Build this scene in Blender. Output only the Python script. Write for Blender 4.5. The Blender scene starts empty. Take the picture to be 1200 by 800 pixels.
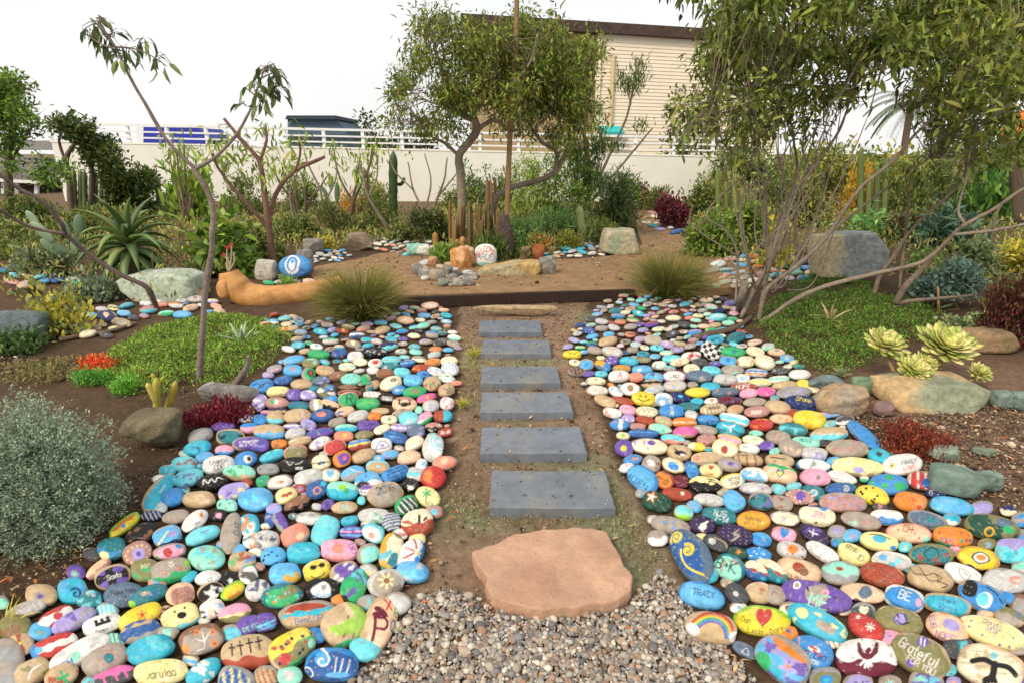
import bpy, bmesh, math, random
import numpy as np
from mathutils import Vector
sc = bpy.context.scene
COL = sc.collection
R = math.radians
# ---------------------------------------------------------------- camera, sky, sun, exposure
FPX, TH, CH = 667.0, R(18.4), 1.62          # focal length in px of a 1200 px wide frame, pitch down, eye height
cam = bpy.data.objects.new('camera', bpy.data.cameras.new('camera'))
COL.objects.link(cam)
cam.location = (0, 0, CH)
cam.rotation_euler = (math.pi / 2 - TH, 0, 0)
cam.data.sensor_width = 36
cam.data.lens = FPX / 1200 * 36
cam.data.clip_start = .05
cam.data.clip_end = 900
sc.camera = cam
SUN_EL, SUN_AZ = R(44), R(222)              # sun high, behind the camera and to its left (azimuth clockwise from +Y)
w = bpy.data.worlds.new('World'); sc.world = w; w.use_nodes = True
nt = w.node_tree; nt.nodes.clear()
out = nt.nodes.new('ShaderNodeOutputWorld'); bg = nt.nodes.new('ShaderNodeBackground')
sky = nt.nodes.new('ShaderNodeTexSky'); sky.sky_type = 'NISHITA'; sky.sun_disc = False
sky.sun_elevation = SUN_EL; sky.sun_rotation = SUN_AZ; sky.dust_density = 4; sky.air_density = 1.2
ovc = nt.nodes.new('ShaderNodeMix'); ovc.data_type = 'RGBA'      # bright thin overcast over the blue
tc = nt.nodes.new('ShaderNodeTexCoord'); nz = nt.nodes.new('ShaderNodeTexNoise')
nz.inputs['Scale'].default_value = 2.2; nz.inputs['Detail'].default_value = 5
mr = nt.nodes.new('ShaderNodeMapRange'); mr.inputs[1].default_value = .3; mr.inputs[2].default_value = .7
mr.inputs[3].default_value = .80; mr.inputs[4].default_value = .97
nt.links.new(tc.outputs['Generated'], nz.inputs['Vector']); nt.links.new(nz.outputs[0], mr.inputs[0])
nt.links.new(mr.outputs[0], ovc.inputs[0]); nt.links.new(sky.outputs[0], ovc.inputs[6])
ovc.inputs[7].default_value = (7.25, 7.2, 7.15, 1)
nt.links.new(ovc.outputs[2], bg.inputs[0]); bg.inputs[1].default_value = .15
nt.links.new(bg.outputs[0], out.inputs[0])
sl = bpy.data.lights.new('sun', 'SUN'); sl.energy = 2.5; sl.angle = R(16); sl.color = (1, .87, .69)
so = bpy.data.objects.new('sun', sl); COL.objects.link(so)
so.rotation_euler = (math.pi / 2 - SUN_EL, 0, math.pi - SUN_AZ)
so.location = (-5, -6, 12)
sc.view_settings.view_transform = 'Standard'; sc.view_settings.look = 'None'
sc.view_settings.exposure = .04; sc.view_settings.gamma = 1; sc.view_settings.use_curve_mapping = False
sc.render.engine = 'CYCLES'
try:
    sc.cycles.max_bounces = 6; sc.cycles.diffuse_bounces = 3; sc.cycles.transmission_bounces = 3
    sc.cycles.use_denoising = True
except Exception: pass

# ---------------------------------------------------------------- picture point -> place
CT, ST = math.cos(TH), math.sin(TH)
LEDGE = 6.62
def ray(px, py):
    x, y = (px - 600) / FPX, (400 - py) / FPX
    return np.array([x, CT + y * ST, -ST + y * CT])
def gz(y): return .10 * min(1, max(0, (y - LEDGE + .05) / .1))
def G(px, py, z=None):
    r = ray(px, py)
    if z is not None:
        t = (z - CH) / r[2]; return np.array([r[0] * t, r[1] * t, z])
    p = G(px, py, 0.0)
    if p[1] > LEDGE: p = G(px, py, .10)
    return p
def D(px, py, y):                            # the point on that ray at distance y ahead
    r = ray(px, py); t = y / r[1]
    return np.array([r[0] * t, y, CH + r[2] * t])
def proj(P):
    P = np.asarray(P, float); q = P - np.array([0, 0, CH])
    zc = q[..., 1] * CT - q[..., 2] * ST; yc = q[..., 1] * ST + q[..., 2] * CT
    return np.stack([600 + FPX * q[..., 0] / zc, 400 - FPX * yc / zc], -1)
def mpp(y, z=0.0): return (y * CT + (CH - z) * ST) / FPX    # metres per picture px at distance y

# ---------------------------------------------------------------- colour
def lin(h):
    if not isinstance(h, str): return tuple(h)
    c = [int(h[i:i + 2], 16) / 255 for i in (0, 2, 4)]
    return tuple(x / 12.92 if x <= .04045 else ((x + .055) / 1.055) ** 2.4 for x in c)
PAL = {k: np.array(lin(v)) for k, v in dict(aq='66cfdb', tq='2ab2cc', bl='2f8ad0', sb='58afe4', nv='1d2f63', db='2a5c9e', te='1f7c86',
  mi='8fdcc2', gr='2aac68', dg='1f4d3c', li='93cc2c', ol='85804f', ye='e8cf2c', py='ecdf95', go='d9a520', og='e0852a', sa='df8a72', pe='e9bd98',
  re='c0362f', br='a5462c', mr='6a1a30', pk='eda0ba', mg='d85c9e', pu='6a4ea6', lv='a698d2', vi='382650', wh='e4e1da', cr='e8deba', gy='9a9a98',
  lg='c2c1bc', dk='4a4c50', bk='1a191b', ta='c2a67e', bn='8a6145', gt='a5988a', sl='5a7088', rs='b9857c').items()}

# ---------------------------------------------------------------- objects
def link(o, parent=None):
    COL.objects.link(o)
    if parent is not None:
        o.parent = parent; o.matrix_parent_inverse.identity()
    return o
def tag(o, label=None, cat=None, group=None, kind=None):
    if label: o['label'] = label
    if cat: o['category'] = cat
    if group: o['group'] = group
    if kind: o['kind'] = kind
    return o
def thing(name, loc, label, cat, group=None):
    o = bpy.data.objects.new(name, None); o.empty_display_size = .1
    o.location = [float(v) for v in loc]; link(o); return tag(o, label, cat, group)
class MB:
    """collects geometry in world space and links it as one mesh object"""
    def __init__(s): s.V = []; s.F = {}; s.C = []; s.n = 0
    def add(s, V, F, c):
        V = np.asarray(V, float).reshape(-1, 3)
        for f in (F if isinstance(F, list) and len(F) and isinstance(F[0], np.ndarray) else [np.asarray(F)]):
            f = np.asarray(f, int).reshape(-1, f.shape[-1])
            s.F.setdefault(f.shape[1], []).append(f + s.n)
        c = np.asarray(c, float)
        s.C.append(np.broadcast_to(c, (len(V), 3)) if c.ndim == 1 else c)
        s.V.append(V); s.n += len(V)
    def build(s, name, mat, parent=None, loc=None, smooth=True):
        V = np.concatenate(s.V) if s.V else np.zeros((0, 3)); C = np.concatenate(s.C)
        if parent is not None: V = V - np.array(parent.location)
        elif loc is not None: V = V - np.array(loc, float)
        me = bpy.data.meshes.new(name)
        fs = [(k, np.concatenate(f)) for k, f in s.F.items()]
        nl = sum(f.size for _, f in fs); nf = sum(len(f) for _, f in fs)
        me.vertices.add(len(V)); me.vertices.foreach_set('co', V.astype(np.float32).ravel())
        me.loops.add(nl); me.loops.foreach_set('vertex_index', np.concatenate([f.ravel() for _, f in fs]).astype(np.int32))
        me.polygons.add(nf)
        tot = np.concatenate([np.full(len(f), k) for k, f in fs])
        me.polygons.foreach_set('loop_start', np.concatenate([[0], np.cumsum(tot)[:-1]]).astype(np.int32))
        me.polygons.foreach_set('use_smooth', np.full(nf, smooth))
        me.update(calc_edges=True); me.validate()
        a = me.color_attributes.new('Col', 'FLOAT_COLOR', 'POINT')
        a.data.foreach_set('color', np.concatenate([C, np.ones((len(C), 1))], 1).astype(np.float32).ravel())
        me.materials.append(mat)
        o = bpy.data.objects.new(name, me)
        if parent is None and loc is not None: o.location = [float(v) for v in loc]
        return link(o, parent)

# ---------------------------------------------------------------- materials
def _mat(name):
    m = bpy.data.materials.new(name); m.use_nodes = True
    return m, m.node_tree, m.node_tree.nodes['Principled BSDF']
def surf(name, rough=.7, var=.25, vscale=8, bump=.3, bscale=60, col2=None, mixscale=3, mixlo=.45, mixhi=.62, coat=0, spec=.4, bdist=.01, steps=0):
    """colour from the mesh attribute, broken up by noise; optional second colour in patches; bump"""
    m, t, p = _mat(name); N = t.nodes.new; L = t.links.new
    at = N('ShaderNodeAttribute'); at.attribute_name = 'Col'
    g = N('ShaderNodeNewGeometry')
    n1 = N('ShaderNodeTexNoise'); n1.inputs['Scale'].default_value = vscale; n1.inputs['Detail'].default_value = 8; n1.inputs['Roughness'].default_value = .65
    L(g.outputs['Position'], n1.inputs['Vector'])
    r = N('ShaderNodeMapRange'); r.inputs[1].default_value = .3; r.inputs[2].default_value = .7
    r.inputs[3].default_value = 1 - var; r.inputs[4].default_value = 1 + var; L(n1.outputs[0], r.inputs[0])
    mu = N('ShaderNodeVectorMath'); mu.operation = 'SCALE'; L(at.outputs[0], mu.inputs[0]); L(r.outputs[0], mu.inputs[3])
    last = mu.outputs[0]
    if col2 is not None:
        n2 = N('ShaderNodeTexNoise'); n2.inputs['Scale'].default_value = mixscale; n2.inputs['Detail'].default_value = 6; n2.inputs['Roughness'].default_value = .6
        L(g.outputs['Position'], n2.inputs['Vector'])
        r2 = N('ShaderNodeMapRange'); r2.inputs[1].default_value = mixlo; r2.inputs[2].default_value = mixhi; L(n2.outputs[0], r2.inputs[0])
        mx = N('ShaderNodeMix'); mx.data_type = 'RGBA'; L(r2.outputs[0], mx.inputs[0]); L(last, mx.inputs[6])
        mx.inputs[7].default_value = (*lin(col2), 1); last = mx.outputs[2]
    L(last, p.inputs['Base Color'])
    p.inputs['Roughness'].default_value = rough; p.inputs['Specular IOR Level'].default_value = spec
    if coat: p.inputs['Coat Weight'].default_value = coat; p.inputs['Coat Roughness'].default_value = .3
    if bump:
        n3 = N('ShaderNodeTexNoise'); n3.inputs['Scale'].default_value = bscale; n3.inputs['Detail'].default_value = 8; n3.inputs['Roughness'].default_value = .7
        L(g.outputs['Position'], n3.inputs['Vector'])
        b = N('ShaderNodeBump'); b.inputs['Strength'].default_value = bump; b.inputs['Distance'].default_value = bdist
        hgt = n3.outputs[0]
        if steps:                                       # cleft rock: thin layers broken off in steps
            n4 = N('ShaderNodeTexNoise'); n4.inputs['Scale'].default_value = steps; n4.inputs['Detail'].default_value = 4; L(g.outputs['Position'], n4.inputs['Vector'])
            sn = N('ShaderNodeMath'); sn.operation = 'SNAP'; sn.inputs[1].default_value = .06; L(n4.outputs[0], sn.inputs[0])
            ad = N('ShaderNodeMath'); ad.operation = 'MULTIPLY_ADD'; ad.inputs[1].default_value = 6; L(sn.outputs[0], ad.inputs[0]); L(hgt, ad.inputs[2]); hgt = ad.outputs[0]
        L(hgt, b.inputs['Height']); L(b.outputs[0], p.inputs['Normal'])
    return m
def leafmat(name, trans=.3, rough=.5, spec=.35):
    m, t, p = _mat(name); N = t.nodes.new; L = t.links.new
    at = N('ShaderNodeAttribute'); at.attribute_name = 'Col'
    L(at.outputs[0], p.inputs['Base Color']); p.inputs['Roughness'].default_value = rough; p.inputs['Specular IOR Level'].default_value = spec
    tr = N('ShaderNodeBsdfTranslucent'); L(at.outputs[0], tr.inputs[0])
    mx = N('ShaderNodeMixShader'); mx.inputs[0].default_value = trans
    L(p.outputs[0], mx.inputs[1]); L(tr.outputs[0], mx.inputs[2])
    L(mx.outputs[0], t.nodes['Material Output'].inputs[0]); return m
M_leaf = leafmat('leaf')
M_dry = leafmat('grass_blade', .15, .8, .1)
M_succ = leafmat('succulent_leaf', .1, .45)
M_bark = surf('bark', .9, .35, 30, .6, 90, bdist=.01)
M_stone = surf('painted_stone', .62, .2, 45, .5, 160, bdist=.005, spec=.3)
M_rock = surf('natural_rock', .9, .38, 18, 1, 20, bdist=.035, steps=5)
M_gravel = surf('gravel', .85, .2, 60, .3, 200, bdist=.004)
M_paint = surf('painted_wall', .8, .05, 1.5, .15, 60, bdist=.004)
M_wood = surf('timber', .85, .3, 14, .5, 60)
M_plain = surf('plain_paint', .5, .06, 6, .05, 60)

# ---------------------------------------------------------------- shapes
def nrm(v): v = np.asarray(v, float); return v / (np.linalg.norm(v, axis=-1, keepdims=True) + 1e-12)
def snoise(P, seed, freq):
    """cheap smooth 3D noise from summed sines, about -1..1"""
    g = np.random.default_rng(seed); P = np.asarray(P, float) * freq; s = 0
    for k in range(5):
        d = nrm(g.normal(size=3)); s = s + np.sin(P @ d * (1 + .7 * k) + g.uniform(0, 6.28)) / (1 + .5 * k)
    return s / 2.3
def tube(pts, rad, sides=7, ribs=0, rough=0, seed=1):
    P = np.asarray(pts, float); n = len(P); rad = np.broadcast_to(np.asarray(rad, float), (n,))
    T = nrm(np.gradient(P, axis=0)); a = np.array([0, 0, 1.]) if abs(T[0][2]) < .9 else np.array([1., 0, 0])
    u = nrm(np.cross(T[0], a)); V = []
    ph = np.arange(sides) / sides * 2 * math.pi
    rr = 1 + (ribs * np.cos(np.arange(sides) * math.pi) if ribs else 0)
    g = np.random.default_rng(seed)
    for i in range(n):
        u = nrm(u - T[i] * (u @ T[i])); v = np.cross(T[i], u)
        k = rad[i] * rr * (1 + rough * g.normal(size=sides) if rough else 1)
        V.append(P[i] + np.outer(np.cos(ph) * k, u) + np.outer(np.sin(ph) * k, v))
    V = np.concatenate(V)
    i, j = np.meshgrid(np.arange(n - 1), np.arange(sides), indexing='ij'); j2 = (j + 1) % sides
    F = np.stack([i * sides + j, i * sides + j2, (i + 1) * sides + j2, (i + 1) * sides + j], -1).reshape(-1, 4)
    V = np.concatenate([V, P[-1:] + T[-1:] * rad[-1] * .4, P[:1]])
    k = np.arange(sides)
    C1 = np.stack([(n - 1) * sides + k, (n - 1) * sides + (k + 1) % sides, np.full(sides, n * sides)], -1)
    C0 = np.stack([(k + 1) % sides, k, np.full(sides, n * sides + 1)], -1)
    return V, [F, C1, C0]
def smooth_path(pts, n=None):
    P = np.asarray(pts, float); m = len(P)
    if m < 3: return P
    n = n or (m - 1) * 5 + 1; o = []
    for t in np.linspace(0, m - 1, n):
        i = min(int(t), m - 2); f = t - i
        p0, p1, p2, p3 = P[max(i - 1, 0)], P[i], P[i + 1], P[min(i + 2, m - 1)]
        o.append(.5 * (2 * p1 + (p2 - p0) * f + (2 * p0 - 5 * p1 + 4 * p2 - p3) * f * f + (3 * p1 - p0 - 3 * p2 + p3) * f ** 3))
    return np.array(o)
def box(c, s, rz=0, bev=0):
    c = np.asarray(c, float); h = np.asarray(s, float) / 2
    if bev:
        b = min(bev, *(h * .9)); V = []
        for z, i in ((-h[2], b), (-h[2] + b, 0), (h[2] - b, 0), (h[2], b)):
            x, y = h[0] - i, h[1] - i; k = b if not i else b * .5
            V += [(-x + k, -y, z), (x - k, -y, z), (x, -y + k, z), (x, y - k, z), (x - k, y, z), (-x + k, y, z), (-x, y - k, z), (-x, -y + k, z)]
        V = np.array(V); q = []
        for r in range(3):
            for j in range(8): q.append((r * 8 + j, r * 8 + (j + 1) % 8, r * 8 + 8 + (j + 1) % 8, r * 8 + 8 + j))
        F = [np.array(q), np.array([[24 + j for j in range(8)]]), np.array([[7 - j for j in range(8)]])]
    else:
        V = np.array([(x, y, z) for z in (-1, 1) for x, y in ((-1, -1), (1, -1), (1, 1), (-1, 1))]) * h
        F = [np.array([(3, 2, 1, 0), (4, 5, 6, 7), (0, 1, 5, 4), (1, 2, 6, 5), (2, 3, 7, 6), (3, 0, 4, 7)])]
    cs, sn = math.cos(rz), math.sin(rz)
    V = np.stack([V[:, 0] * cs - V[:, 1] * sn, V[:, 0] * sn + V[:, 1] * cs, V[:, 2]], -1) + c
    return V, F
def prism(out, z0, z1, chamfer=.0):
    """closed outline (xy list, counter-clockwise) extruded from z0 to z1"""
    O = np.asarray(out, float); n = len(O); c = O.mean(0)
    d = np.linalg.norm(O - c, axis=1, keepdims=True)
    rings = [(O, z0), (O, z1 - chamfer)] + ([(c + (O - c) * (1 - chamfer / d), z1)] if chamfer else [])
    if not chamfer: rings[-1] = (O, z1)
    V = np.concatenate([np.c_[o, np.full(n, z)] for o, z in rings]); k = np.arange(n); F = []
    for r in range(len(rings) - 1):
        F.append(np.stack([r * n + k, r * n + (k + 1) % n, (r + 1) * n + (k + 1) % n, (r + 1) * n + k], -1))
    F.append(np.array([(len(rings) - 1) * n + k])); F.append(np.array([k[::-1]]))
    return V, F
_ico = {}
def ico(sub):
    if sub not in _ico:
        bm = bmesh.new(); bmesh.ops.create_icosphere(bm, subdivisions=sub, radius=1)
        bm.verts.ensure_lookup_table()
        _ico[sub] = (np.array([v.co[:] for v in bm.verts]), np.array([[v.index for v in f.verts] for f in bm.faces])); bm.free()
    return _ico[sub]
def rock(size, seed, sub=4, cuts=9, rough=.05, box_=.6):
    """angular stone: sphere pulled towards a block, sliced by random planes, roughened; base at z=0"""
    V, F = ico(sub); g = np.random.default_rng(seed); V = V.copy()
    V = V / np.power(np.sum(np.abs(V) ** (2 + 6 * box_), 1, keepdims=True), 1 / (2 + 6 * box_))
    for k in range(cuts):
        d = nrm(g.normal(size=3) * np.array([1, 1, .7])); h = np.percentile(V @ d, g.uniform(80, 94))
        e = np.maximum(0, V @ d - h); V = V - np.outer(e, d) * .95
    V = V + nrm(V) * (rough * (snoise(V, seed, 3) + .5 * snoise(V, seed + 1, 8) + .3 * snoise(V, seed + 2, 19)))[:, None]
    lo, hi = V.min(0), V.max(0); V = (V - (lo + hi) / 2) / (hi - lo)
    V[:, 2] += .5; return V * np.asarray(size), F
def rotz(V, a):
    c, s = math.cos(a), math.sin(a); V = np.asarray(V, float)
    return np.stack([V[:, 0] * c - V[:, 1] * s, V[:, 0] * s + V[:, 1] * c, V[:, 2]], -1)
def leaves(mb, P, dirs, L, W, cols, rng, curl=.25, roll=1.0):
    """a six point leaf at every point of P, growing along dirs"""
    n = len(P); d = nrm(dirs); L = np.broadcast_to(L, (n,))[:, None]; W = np.broadcast_to(W, (n,))[:, None]
    side = nrm(np.cross(d, np.array([0, 0, 1.]) + .01) + rng.normal(size=(n, 3)) * .5 * roll); side = nrm(side - d * np.sum(side * d, 1, keepdims=True))
    up = np.cross(side, d)
    p1 = P + d * L * .35 + up * L * curl * .25; p2 = P + d * L * .7 + up * L * curl * .05; p3 = P + d * L - up * L * curl * .35
    V = np.stack([P, p1 - side * W * .5, p1 + side * W * .5, p2 - side * W * .42, p2 + side * W * .42, p3], 1).reshape(-1, 3)
    b = np.arange(n)[:, None] * 6
    F = np.concatenate([b + np.array([t]) for t in ((0, 2, 1), (3, 4, 5))]); Q = b + np.array([[1, 2, 4, 3]])
    mb.add(V, [F, Q], np.repeat(cols, 6, 0))
def pick(rng, names, n, jit=.18):
    """n leaf colours near the listed hex colours"""
    A = np.array([lin(h) for h in names]); c = A[rng.integers(0, len(A), n)]
    return np.clip(1.28 * c * (1 + rng.normal(size=(n, 1)) * jit) * (1 + rng.normal(size=(n, 3)) * jit * .3), .002, .95)
def blade(base, d0, L, W, th, droop, segs=7, tipc=.0, ch=.25, rnd=False):
    """thick tapering succulent leaf: d0 start direction, bends down by droop"""
    d = nrm(np.asarray(d0, float)); p = np.asarray(base, float).copy(); P = []; Wd = []
    for i in range(segs + 1):
        t = i / segs; P.append(p.copy()); Wd.append(max(.05, (min(1, .35 + t * 1.3) * math.sqrt(max(0, 1 - t ** 5)) if rnd else min(1, .55 + t * 2.2) * (1 - t ** 2.2))))
        d = nrm(d + np.array([0, 0, -droop / segs])); p = p + d * L / segs
    P = np.array(P); T = nrm(np.gradient(P, axis=0)); h = nrm(np.cross(T, np.array([0, 0, 1.])) + 1e-6); u = np.cross(h, T); Wd = np.array(Wd)[:, None]
    S = np.stack([P - h * W * .5 * Wd, P - u * th * Wd, P + h * W * .5 * Wd, P - u * th * ch * Wd * -.4], 1).reshape(-1, 3)
    n = segs + 1; F = []
    for i in range(segs):
        for j in range(4): F.append((i * 4 + j, (i + 1) * 4 + j, (i + 1) * 4 + (j + 1) % 4, i * 4 + (j + 1) % 4))
    return S, [np.array(F), np.array([[0, 1, 2, 3], [segs * 4 + 3, segs * 4 + 2, segs * 4 + 1, segs * 4]])]
# ---------------------------------------------------------------- ground, path, gravel
def poly_world(pts, z=None): return np.array([G(x, y, z)[:2] for x, y in pts])
def in_poly(X, Y, poly):
    r = np.zeros(X.shape, bool); n = len(poly)
    for i in range(n):
        x0, y0 = poly[i]; x1, y1 = poly[i - 1]
        c = (y0 > Y) != (y1 > Y)
        with np.errstate(divide='ignore', invalid='ignore'): xi = (x1 - x0) * (Y - y0) / (y1 - y0) + x0
        r ^= c & (X < xi)
    return r
def edge_dist(X, Y, poly):
    return segdist0(X, Y, [(*poly[i - 1], *poly[i]) for i in range(len(poly))])
def segdist0(X, Y, S):
    out = np.full(X.shape, 1e9)
    for ax, ay, bx, by in S:
        dx, dy = bx - ax, by - ay; q = dx * dx + dy * dy + 1e-9; t = np.clip(((X - ax) * dx + (Y - ay) * dy) / q, 0, 1)
        out = np.minimum(out, (X - ax - t * dx) ** 2 + (Y - ay - t * dy) ** 2)
    return np.sqrt(out)
xs = np.concatenate([[-400, -150, -60, -30, -18, -12, -9], np.arange(-7, 7.01, .05), [9, 12, 18, 30, 60, 150, 400]])
ys = np.concatenate([[-30, -8, -2, 0], np.arange(.6, 9.01, .05), np.arange(9.3, 21, .4), [24, 30, 45, 80, 150, 400]])
GX, GY = np.meshgrid(xs, ys); gx, gy = GX.ravel(), GY.ravel(); g0 = np.stack([gx, gy, gx * 0], 1)
WALK = poly_world([(540, 352), (690, 352), (668, 395), (665, 412), (695, 465), (715, 520), (750, 590), (790, 660), (835, 750), (880, 830), (380, 830), (462, 740), (480, 690), (505, 620), (528, 540), (540, 440), (538, 390)], 0)
near = (np.abs(gx) < 7.2) & (gy > .5) & (gy < 9.1)
big = snoise(g0, 3, 2.3); mid = snoise(g0, 4, 9); fine = snoise(g0, 5, 31)
gzv = np.clip((gy - LEDGE + .05) / .1, 0, 1) * .10 + np.where(near, .012 * big * .6 + .006 * mid + .004 * fine - .012, -.01)
wk = in_poly(gx, gy, WALK)
soil = np.array(lin('584636')); pale = np.array(lin('957c65')); moss = np.array(lin('7d8062')); mulch = np.array(lin('7d6553')); far = np.array(lin('6d5b45'))
col = np.tile(soil, (len(gx), 1)) * (1 + .16 * mid + .12 * fine)[:, None]
f = np.where(wk, np.clip(.92 + .3 * big + .2 * mid, 0, 1), 0)[:, None]; col = col * (1 - f) + pale * (1 + .1 * fine)[:, None] * f
def blob(px, py, rx, ry): 
    c = G(px, py, 0); m = mpp(c[1]); e = G(px, py + ry, 0); return np.exp(-((gx - c[0]) / (rx * m)) ** 2 - ((gy - c[1]) / abs(c[1] - e[1])) ** 2)
mo = sum(blob(*b) for b in [(540, 600, 40, 35), (735, 640, 40, 70), (640, 540, 70, 12), (640, 612, 60, 12), (560, 415, 18, 20), (555, 470, 14, 12), (620, 424, 40, 5), (600, 492, 40, 6), (700, 560, 30, 40), (500, 585, 20, 30), (690, 372, 20, 12), (720, 680, 20, 30)])
mo = np.clip(mo * (1.0 + .6 * mid + .5 * fine + .3 * big) - .15, 0, .9)[:, None]; col = col * (1 - mo) + moss * (1 + .15 * fine)[:, None] * mo
rt = np.clip((gx - 1.75 - .1 * mid) / .5, 0, 1) * np.clip((4.6 - gy) / .5, 0, 1); rt = (rt * np.clip(.75 + .4 * big, 0, 1))[:, None]; col = col * (1 - rt) + mulch * (1 + .2 * fine)[:, None] * rt
fr = np.clip((gy - 9) / 4, 0, 1)[:, None]; col = col * (1 - fr) + far * fr
ny, nx = GX.shape; i, j = np.meshgrid(np.arange(ny - 1), np.arange(nx - 1), indexing='ij')
gm = MB(); gm.add(np.stack([gx, gy, gzv], 1), np.stack([i * nx + j, i * nx + j + 1, (i + 1) * nx + j + 1, (i + 1) * nx + j], -1).reshape(-1, 4), np.clip(col, .01, .8))
M_soil = surf('soil', .95, .35, 26, .9, 120, bdist=.012, spec=.15)
M_path = surf('decomposed_granite', .95, .28, 7, .6, 120, col2='7f6a50', mixscale=1.8, mixlo=.45, mixhi=.75, bdist=.006, spec=.15)
tag(gm.build('ground', M_soil), kind='structure')
# the raised walk round the island bed, kept up by a dark timber board
pl = poly_world([(448, 349), (495, 346.3), (600, 343.2), (737, 339.6), (850, 338), (900, 322), (860, 308), (835, 296), (805, 281), (790, 272), (775, 262), (762, 248), (752, 241), (742, 243), (745, 262), (748, 276), (752, 286), (740, 296), (690, 303), (655, 304), (600, 296), (540, 292), (500, 296), (455, 296), (420, 304), (375, 312), (362, 318), (372, 330), (400, 336)], .10)
pl = pl[::-1] if np.sum(pl[:, 0] * np.roll(pl[:, 1], -1) - pl[:, 1] * np.roll(pl[:, 0], -1)) < 0 else pl
pl = smooth_path(np.vstack([pl, pl[:1]]), len(pl) * 4)[:-1]
def flat_poly(mb, poly, z0, z1, c, wob=.012, seed=1):
    P = poly + np.stack([snoise(np.c_[poly, poly[:, :1] * 0], seed, 9), snoise(np.c_[poly, poly[:, :1] * 0], seed + 1, 9)], 1) * wob
    V, F = prism(P, z0, z1); mb.add(V, F, c)
pm = MB(); flat_poly(pm, pl, .02, .108, np.array(lin('957858')))
tag(pm.build('path', M_path, smooth=False), kind='structure')
a, b, c_ = G(452, 349.5, .10), G(600, 343.5, .10), G(742, 339, .10)
eb = thing('timber_edging', (b[0], b[1] - .05, 0), 'dark timber board holding up the tan path above the steps', 'edging')
for p, q in ((a, b), (b, c_)):
    d = q - p; m = MB(); V, F = box(((p[0] + q[0]) / 2, (p[1] + q[1]) / 2 - .07, .055), (np.hypot(d[0], d[1]) - .006, .04, .125), math.atan2(d[1], d[0]), .006)
    m.add(V, F, np.array(lin('33231d'))); m.build('board', M_wood, eb, smooth=False)
# gravel at the foot of the steps
rng = np.random.default_rng(77)
GRAV = [(455, 745), (475, 705), (520, 690), (560, 700), (575, 712), (650, 718), (735, 712), (750, 690), (775, 668), (800, 690), (822, 735), (870, 775), (905, 830), (385, 830), (415, 795)]
GW = poly_world(GRAV, 0)
GC = [lin(h) for h in 'aca292 948c84 bdb4a4 86827c 9a8878 c8c0b2 7a7878 a48a76 a29e96 8c7e70 b2a492 6c6a68 a69c8e 8a8680 c2baac 9c7a66'.split()]
def pebbles(mb, pts, size, cols, rng, sub=2, z=0.0, flat=.6):
    V0, F0 = ico(sub)
    vs = [V0 * (1 + .22 * snoise(V0, k, 1.9) + .08 * snoise(V0, k + 40, 4.5))[:, None] for k in range(14)]
    for (x, y), s in zip(pts, size):
        v = vs[rng.integers(14)] * np.array([s, s * rng.uniform(.6, 1), s * rng.uniform(.45, .8) * flat / .6]) * .5
        t = rng.uniform(-.5, .5); v = np.stack([v[:, 0], v[:, 1] * math.cos(t) - v[:, 2] * math.sin(t), v[:, 1] * math.sin(t) + v[:, 2] * math.cos(t)], 1)
        v = rotz(v, rng.uniform(0, 6.28)) + np.array([x, y, z + gz(y) + s * .16 * rng.uniform(.4, 1.6)])
        c = np.array(cols[rng.integers(len(cols))]) * rng.uniform(.75, 1.2)
        mb.add(v, F0, np.clip(c * (1 + .1 * snoise(v, 7, 160))[:, None], .01, .9))
def scatter(poly, n, rng):
    lo, hi = poly.min(0), poly.max(0); o = []
    while len(o) < n:
        q = rng.uniform(lo, hi, (n * 2, 2)); o += list(q[in_poly(q[:, 0], q[:, 1], poly)])
    return np.array(o[:n])
gb = MB(); pts = scatter(GW, 10500, rng)
e = edge_dist(pts[:, 0], pts[:, 1], GW); keep = rng.random(len(pts)) < np.clip(.35 + e / .12, 0, 1); pts = pts[keep]
pebbles(gb, pts, .0128 * np.exp(rng.normal(size=len(pts)) * .36), GC, rng, 1, .002)
pebbles(gb, pts[:260], .024 * np.exp(rng.normal(size=260) * .25), GC, rng, 2, .002)
tag(gb.build('gravel', M_gravel), 'loose mixed pebble gravel at the foot of the stepping slabs', 'gravel', None, 'stuff')
# crumbs, chips and dead leaves lying on the bare soil
cb = MB()
CH_ = [lin(h) for h in '6a5442 8a7460 4a382c a08c76 5c4a3a b8a690 7a6450 3c2e24'.split()]
for poly, n, s in (([(0, 600), (130, 560), (210, 530), (165, 600), (125, 630), (65, 690), (0, 700)], 1100, .0065), ([(215, 455), (300, 440), (285, 480), (210, 530), (150, 530)], 500, .008), ([(540, 355), (690, 352), (668, 400), (715, 520), (750, 590), (800, 680), (770, 720), (560, 700), (470, 700), (505, 620), (530, 540), (540, 440)], 6500, .007), ([(960, 465), (1040, 490), (1200, 470), (1200, 605), (1110, 590), (1080, 545), (1000, 495)], 4500, .009), ([(0, 415), (90, 420), (80, 445), (0, 440)], 300, .015)):
    W_ = poly_world(poly, 0); pebbles(cb, scatter(W_, n, rng), s * np.exp(rng.normal(size=n) * .5), CH_, rng, 1, -.004)
tag(cb.build('soil_crumbs', M_gravel), 'crumbs of earth, bark chips and grit on bare soil', 'grit', None, 'stuff')
lb = MB()
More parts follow.
